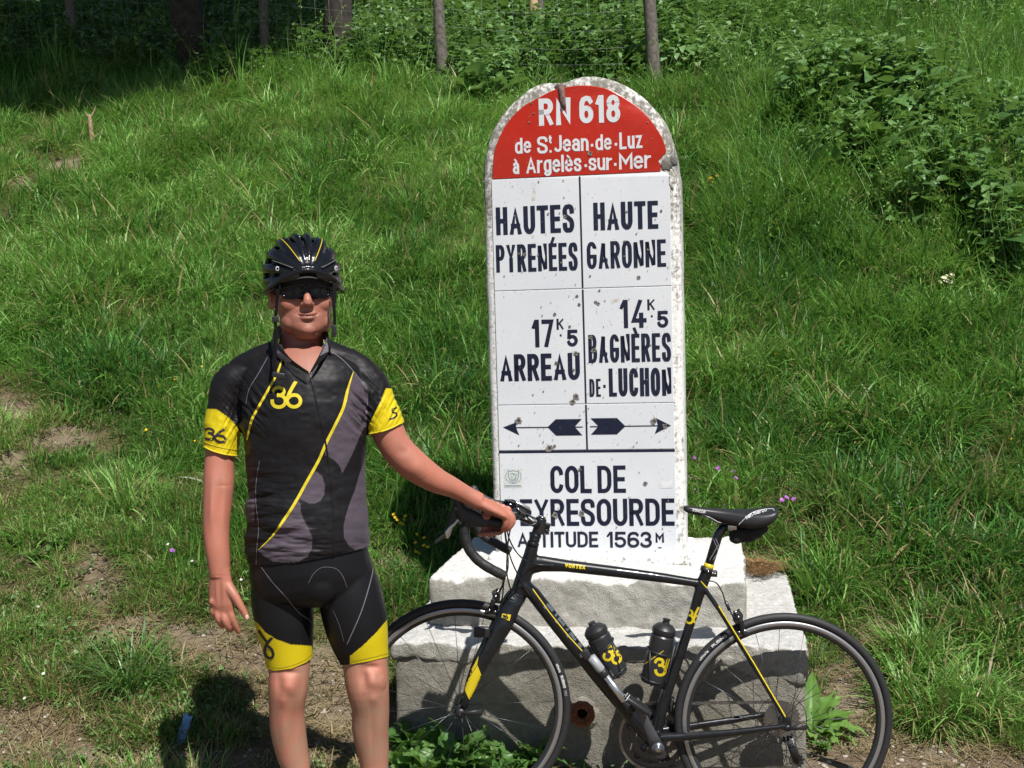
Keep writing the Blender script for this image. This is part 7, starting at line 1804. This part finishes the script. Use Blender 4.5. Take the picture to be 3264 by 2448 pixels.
for i, (x, y, k) in enumerate(((1282, 2400, 1.0), (1362, 2352, 1.15), (1452, 2372, 1.2), (1540, 2430, .95), (1620, 2440, .8), (1700, 2462, .9), (1330, 2440, 1.1), (1480, 2452, 1.2))):
    b = hit(x, y); a_q = on_plinth(np.array([b.x]), np.array([b.y]), .03)[0]
    if a_q: b = P(x, y, 3.90); b.z = float(zter(b.x, b.y))
    leafplant('plantain', ['rosette of broad green leaves beside the man\'s leg', 'tall broad leaves left of the front hub shadow', 'broad leaves under the front wheel hub', 'low leaves right of the front hub', 'small leaf cluster near the right of the front wheel', 'leaf cluster between front wheel and rusty pipe', 'broad leaves low by the man\'s right shin', 'lowest broad leaves below the front hub'][i], 'plant', b,
              [(r5.uniform(0, 360), r5.uniform(25, 80), r5.uniform(.10, .18) * k, r5.uniform(.05, .08) * k, r5.uniform(.4, 1.1)) for _ in range(16)], M_PLANT, PLG, .09)
for i, (x, y, k, lb) in enumerate(((195, 1745, .8, 'small broad rosette on the left lawn'), (100, 1790, .8, 'dark green rosette at the left edge of the lawn'), (2500, 1850, 1.5, 'broad pale leaves beside the lower step on the right'), (2640, 2400, .7, 'small rosette on the bare earth inside the rear wheel'), (3180, 1690, 1.6, 'coarse leaves near the right edge'), (2870, 1500, 1.4, 'broad leaved weed in the right hand grass'), (160, 2230, .7, 'tiny round leaved plant at lower left'))):
    leafplant('rosette', lb, 'plant', hit(x, y), [(r5.uniform(0, 360), r5.uniform(10, 50), r5.uniform(.07, .12) * k, r5.uniform(.03, .045) * k, r5.uniform(.4, 1.2)) for _ in range(9)], M_PLANT, None, .08)
# big arching clumps of grass
M_CLUMP = leafmat('clump_blades', (.06, .14, .04), (.11, .22, .06), (.21, .33, .12), .32, .36, False, spec=.5)
def clump(label, base, n, L, spread, seed, w=.0065):
    r = random.Random(seed); V, F, B = [], [], []
    for i in range(n):
        a = r.uniform(0, 6.28); q = spread * math.sqrt(r.random()); blade(V, F, B, (q * math.cos(a), q * math.sin(a), -.01), a + r.uniform(-.5, .5), L * r.uniform(.5, 1.1), w * r.uniform(.6, 1.2), r.uniform(.7, 1.9), r.uniform(.1, .8), r.random(), 7, r.uniform(-.4, .4))
    me = mesh_with_bl('grass_clump', V, F, B, M_CLUMP); o = bpy.data.objects.new('grass_clump', me); COL.objects.link(o); o.location = base; _ORG[o.name] = base; tag(o, label, 'grass'); return o
clump('large arching clump of long grass on the lower left lawn', hit(415, 2190), 190, .25, .07, 1)
clump('clump of long grass at the left edge by a worn patch', hit(70, 690), 150, .34, .12, 2)
clump('arching grass clump just right of the milestone', hit(2330, 1020), 150, .28, .10, 3)
clump('lush grass clump above the rear wheel', hit(2720, 1640), 190, .34, .13, 4)
clump('long grass clump on the left of the bank', hit(280, 1290), 150, .26, .10, 5)
clump('overhanging grass clump beside the plinth steps', hit(2600, 1900), 130, .20, .09, 6)
# flowers
M_FY = simple('buttercup_petal', (.80, .52, .01), .4, namp=.05); M_FP = simple('cranesbill_petal', (.42, .10, .52), .5, namp=.1); M_FW = simple('white_flower', (.55, .55, .50), .7, namp=.1); M_FS = simple('flower_stem', (.10, .19, .05), .6)
def flower(name, label, grp, px, py, r, mat, h=.10, petals=5, heads=1, seed=0):
    b = hit(px, py + 12); lf_ = .10 if py > 900 else .22; hd = P(px, py, b.y - lf_); base = Vector((hd.x, hd.y + .02, float(zter(hd.x, hd.y + .02))))
    rq = random.Random(seed); m = MB()
    for k in range(heads):
        c = hd + (Vector((rq.uniform(-1, 1), rq.uniform(-1, 1), rq.uniform(-.8, .8))) * .035 if heads > 1 else Vector((0, 0, 0)))
        ax = Vector((rq.uniform(-.4, .4), -.55, .8)).normalized(); a = ax.cross(Vector((1, 0, 0))).normalized(); e = ax.cross(a)
        m.tube([base, (base + c) / 2 + Vector((.004, 0, 0)), c], .0011, 5, mi=1)
        for j in range(petals):
            t = 2 * math.pi * j / petals; d = a * math.cos(t) + e * math.sin(t); s = a * -math.sin(t) + e * math.cos(t)
            m.add([tuple(q) for q in (c, c + d * r * .6 - s * r * .45 + ax * r * .2, c + d * r + ax * r * .35, c + d * r * .6 + s * r * .45 + ax * r * .2)], [(0, 1, 2, 3)], 0)
        m.ball(c + ax * r * .12, r * .25, r * .25, r * .25, seg=6, rings=4)
    o = m.build(name, [mat, M_FS], loc=tuple(base)); tag(o, label, 'flower', grp)
BUT = [(645, 1170, 'upper one of the two close buttercups left of the man\'s shoulder'), (662, 1182, 'lower one of the two close buttercups left of the man\'s shoulder'), (559, 1210, 'buttercup a step left of the shoulder pair'), (503, 1235, 'buttercup farthest left at the man\'s shoulder height'), (567, 1243, 'half hidden buttercup below its neighbour left of the black sleeve'),
       (465, 1372, 'lone buttercup well left of the yellow sleeve'), (624, 1406, 'upper buttercup of the pair touching the yellow cuff'), (633, 1415, 'lower buttercup of the pair touching the yellow cuff'), (728, 991, 'small buttercup left of the man\'s ear'),
       (2412, 290, 'upper orange-yellow flower high right of the milestone top'), (2424, 310, 'lower orange-yellow flower high right of the milestone top'), (2475, 1129, 'buttercup right of the milestone\'s place name panel'), (2738, 1411, 'buttercup above and right of the saddle'), (3219, 1400, 'buttercup near the right edge of the picture')]
for i, (x, y, lb) in enumerate(BUT): flower('buttercup', lb, 'buttercups dotted over the bank', x, y, .012 if y > 900 else .02, M_FY, seed=i)
CRA = [(2425, 1146, 'upper faint purple flower right of the milestone'), (2424, 1190, 'lower faint purple flower right of the milestone'), (2213, 1460, 'purple flower against the milestone\'s right edge below the arrows'), (2289, 1492, 'topmost purple flower above the saddle nose'), (2294, 1501, 'purple flower just under the topmost one above the saddle'), (2337, 1504, 'small purple bud right of the pair above the saddle'),
       (2344, 1524, 'round purple flower in the middle above the saddle'), (2200, 1525, 'left one of the twin purple flowers by the milestone edge'), (2212, 1527, 'right one of the twin purple flowers by the milestone edge'), (2434, 1528, 'purple flower above the rear of the saddle'), (2217, 1567, 'large purple flower above the saddle nose tip'), (2256, 1602, 'purple flower touching the front of the saddle top'),
       (2307, 1610, 'purple flower just over the middle of the saddle'), (2492, 1595, 'left purple flower of three behind the saddle'), (2507, 1586, 'middle purple flower of three behind the saddle'), (2531, 1592, 'right purple flower of three behind the saddle'), (549, 1756, 'single purple flower left of the man\'s forearm')]
for i, (x, y, lb) in enumerate(CRA): flower('cranesbill', lb, 'purple cranesbill flowers', x, y, .013, M_FP, seed=40 + i)
WHI = [(536, 1735, 'white clover head left of the forearm beside the purple flower'), (612, 1789, 'white clover head close to the man\'s wrist'), (780, 1823, 'white clover head at the edge of the shorts, upper'), (769, 1848, 'white clover head at the edge of the shorts, lower'), (138, 2148, 'white clover head on the lower left lawn'), (79, 2226, 'white clover head lowest at the left edge'), (120, 1935, 'pale clover head at the left edge'),
       (2524, 184, 'pale blue-white flower high on the right bank'), (2212, 256, 'white flower by the milestone top beside the fence post'), (3125, 204, 'white flower head high at the far right'), (3240, 262, 'white flower head at the top right edge'), (2385, 610, 'white umbel right of the red panel corner')]
for i, (x, y, lb) in enumerate(WHI): flower('white_clover' if y > 900 else 'white_flower', lb, 'white flowers scattered in the grass', x, y, .0068 if y > 900 else .016, M_FW, petals=9, seed=80 + i)
flower('yellow_weed', 'yellow flowering weed just right of the red panel', None, 2270, 572, .014, M_FY, heads=9, seed=7)
flower('yellow_weed', 'yellow flowering weed beside the man\'s elbow in front of the stone\'s shadow', None, 1282, 1655, .010, M_FY, heads=8, seed=9)
flower('yellow_weed', 'yellow flowering weed in the milestone\'s shadow, lower one', None, 1352, 1748, .010, M_FY, heads=4, seed=12)
flower('yellow_weed', 'yellow flowering weed in the milestone\'s shadow, upper one', None, 1341, 1713, .009, M_FY, heads=3, seed=13)
flower('cream_weed', 'cream flowering weed on the shaded right of the bank', None, 3010, 890, .016, simple('cream_flower', (.62, .60, .38), .7), heads=12, seed=15)
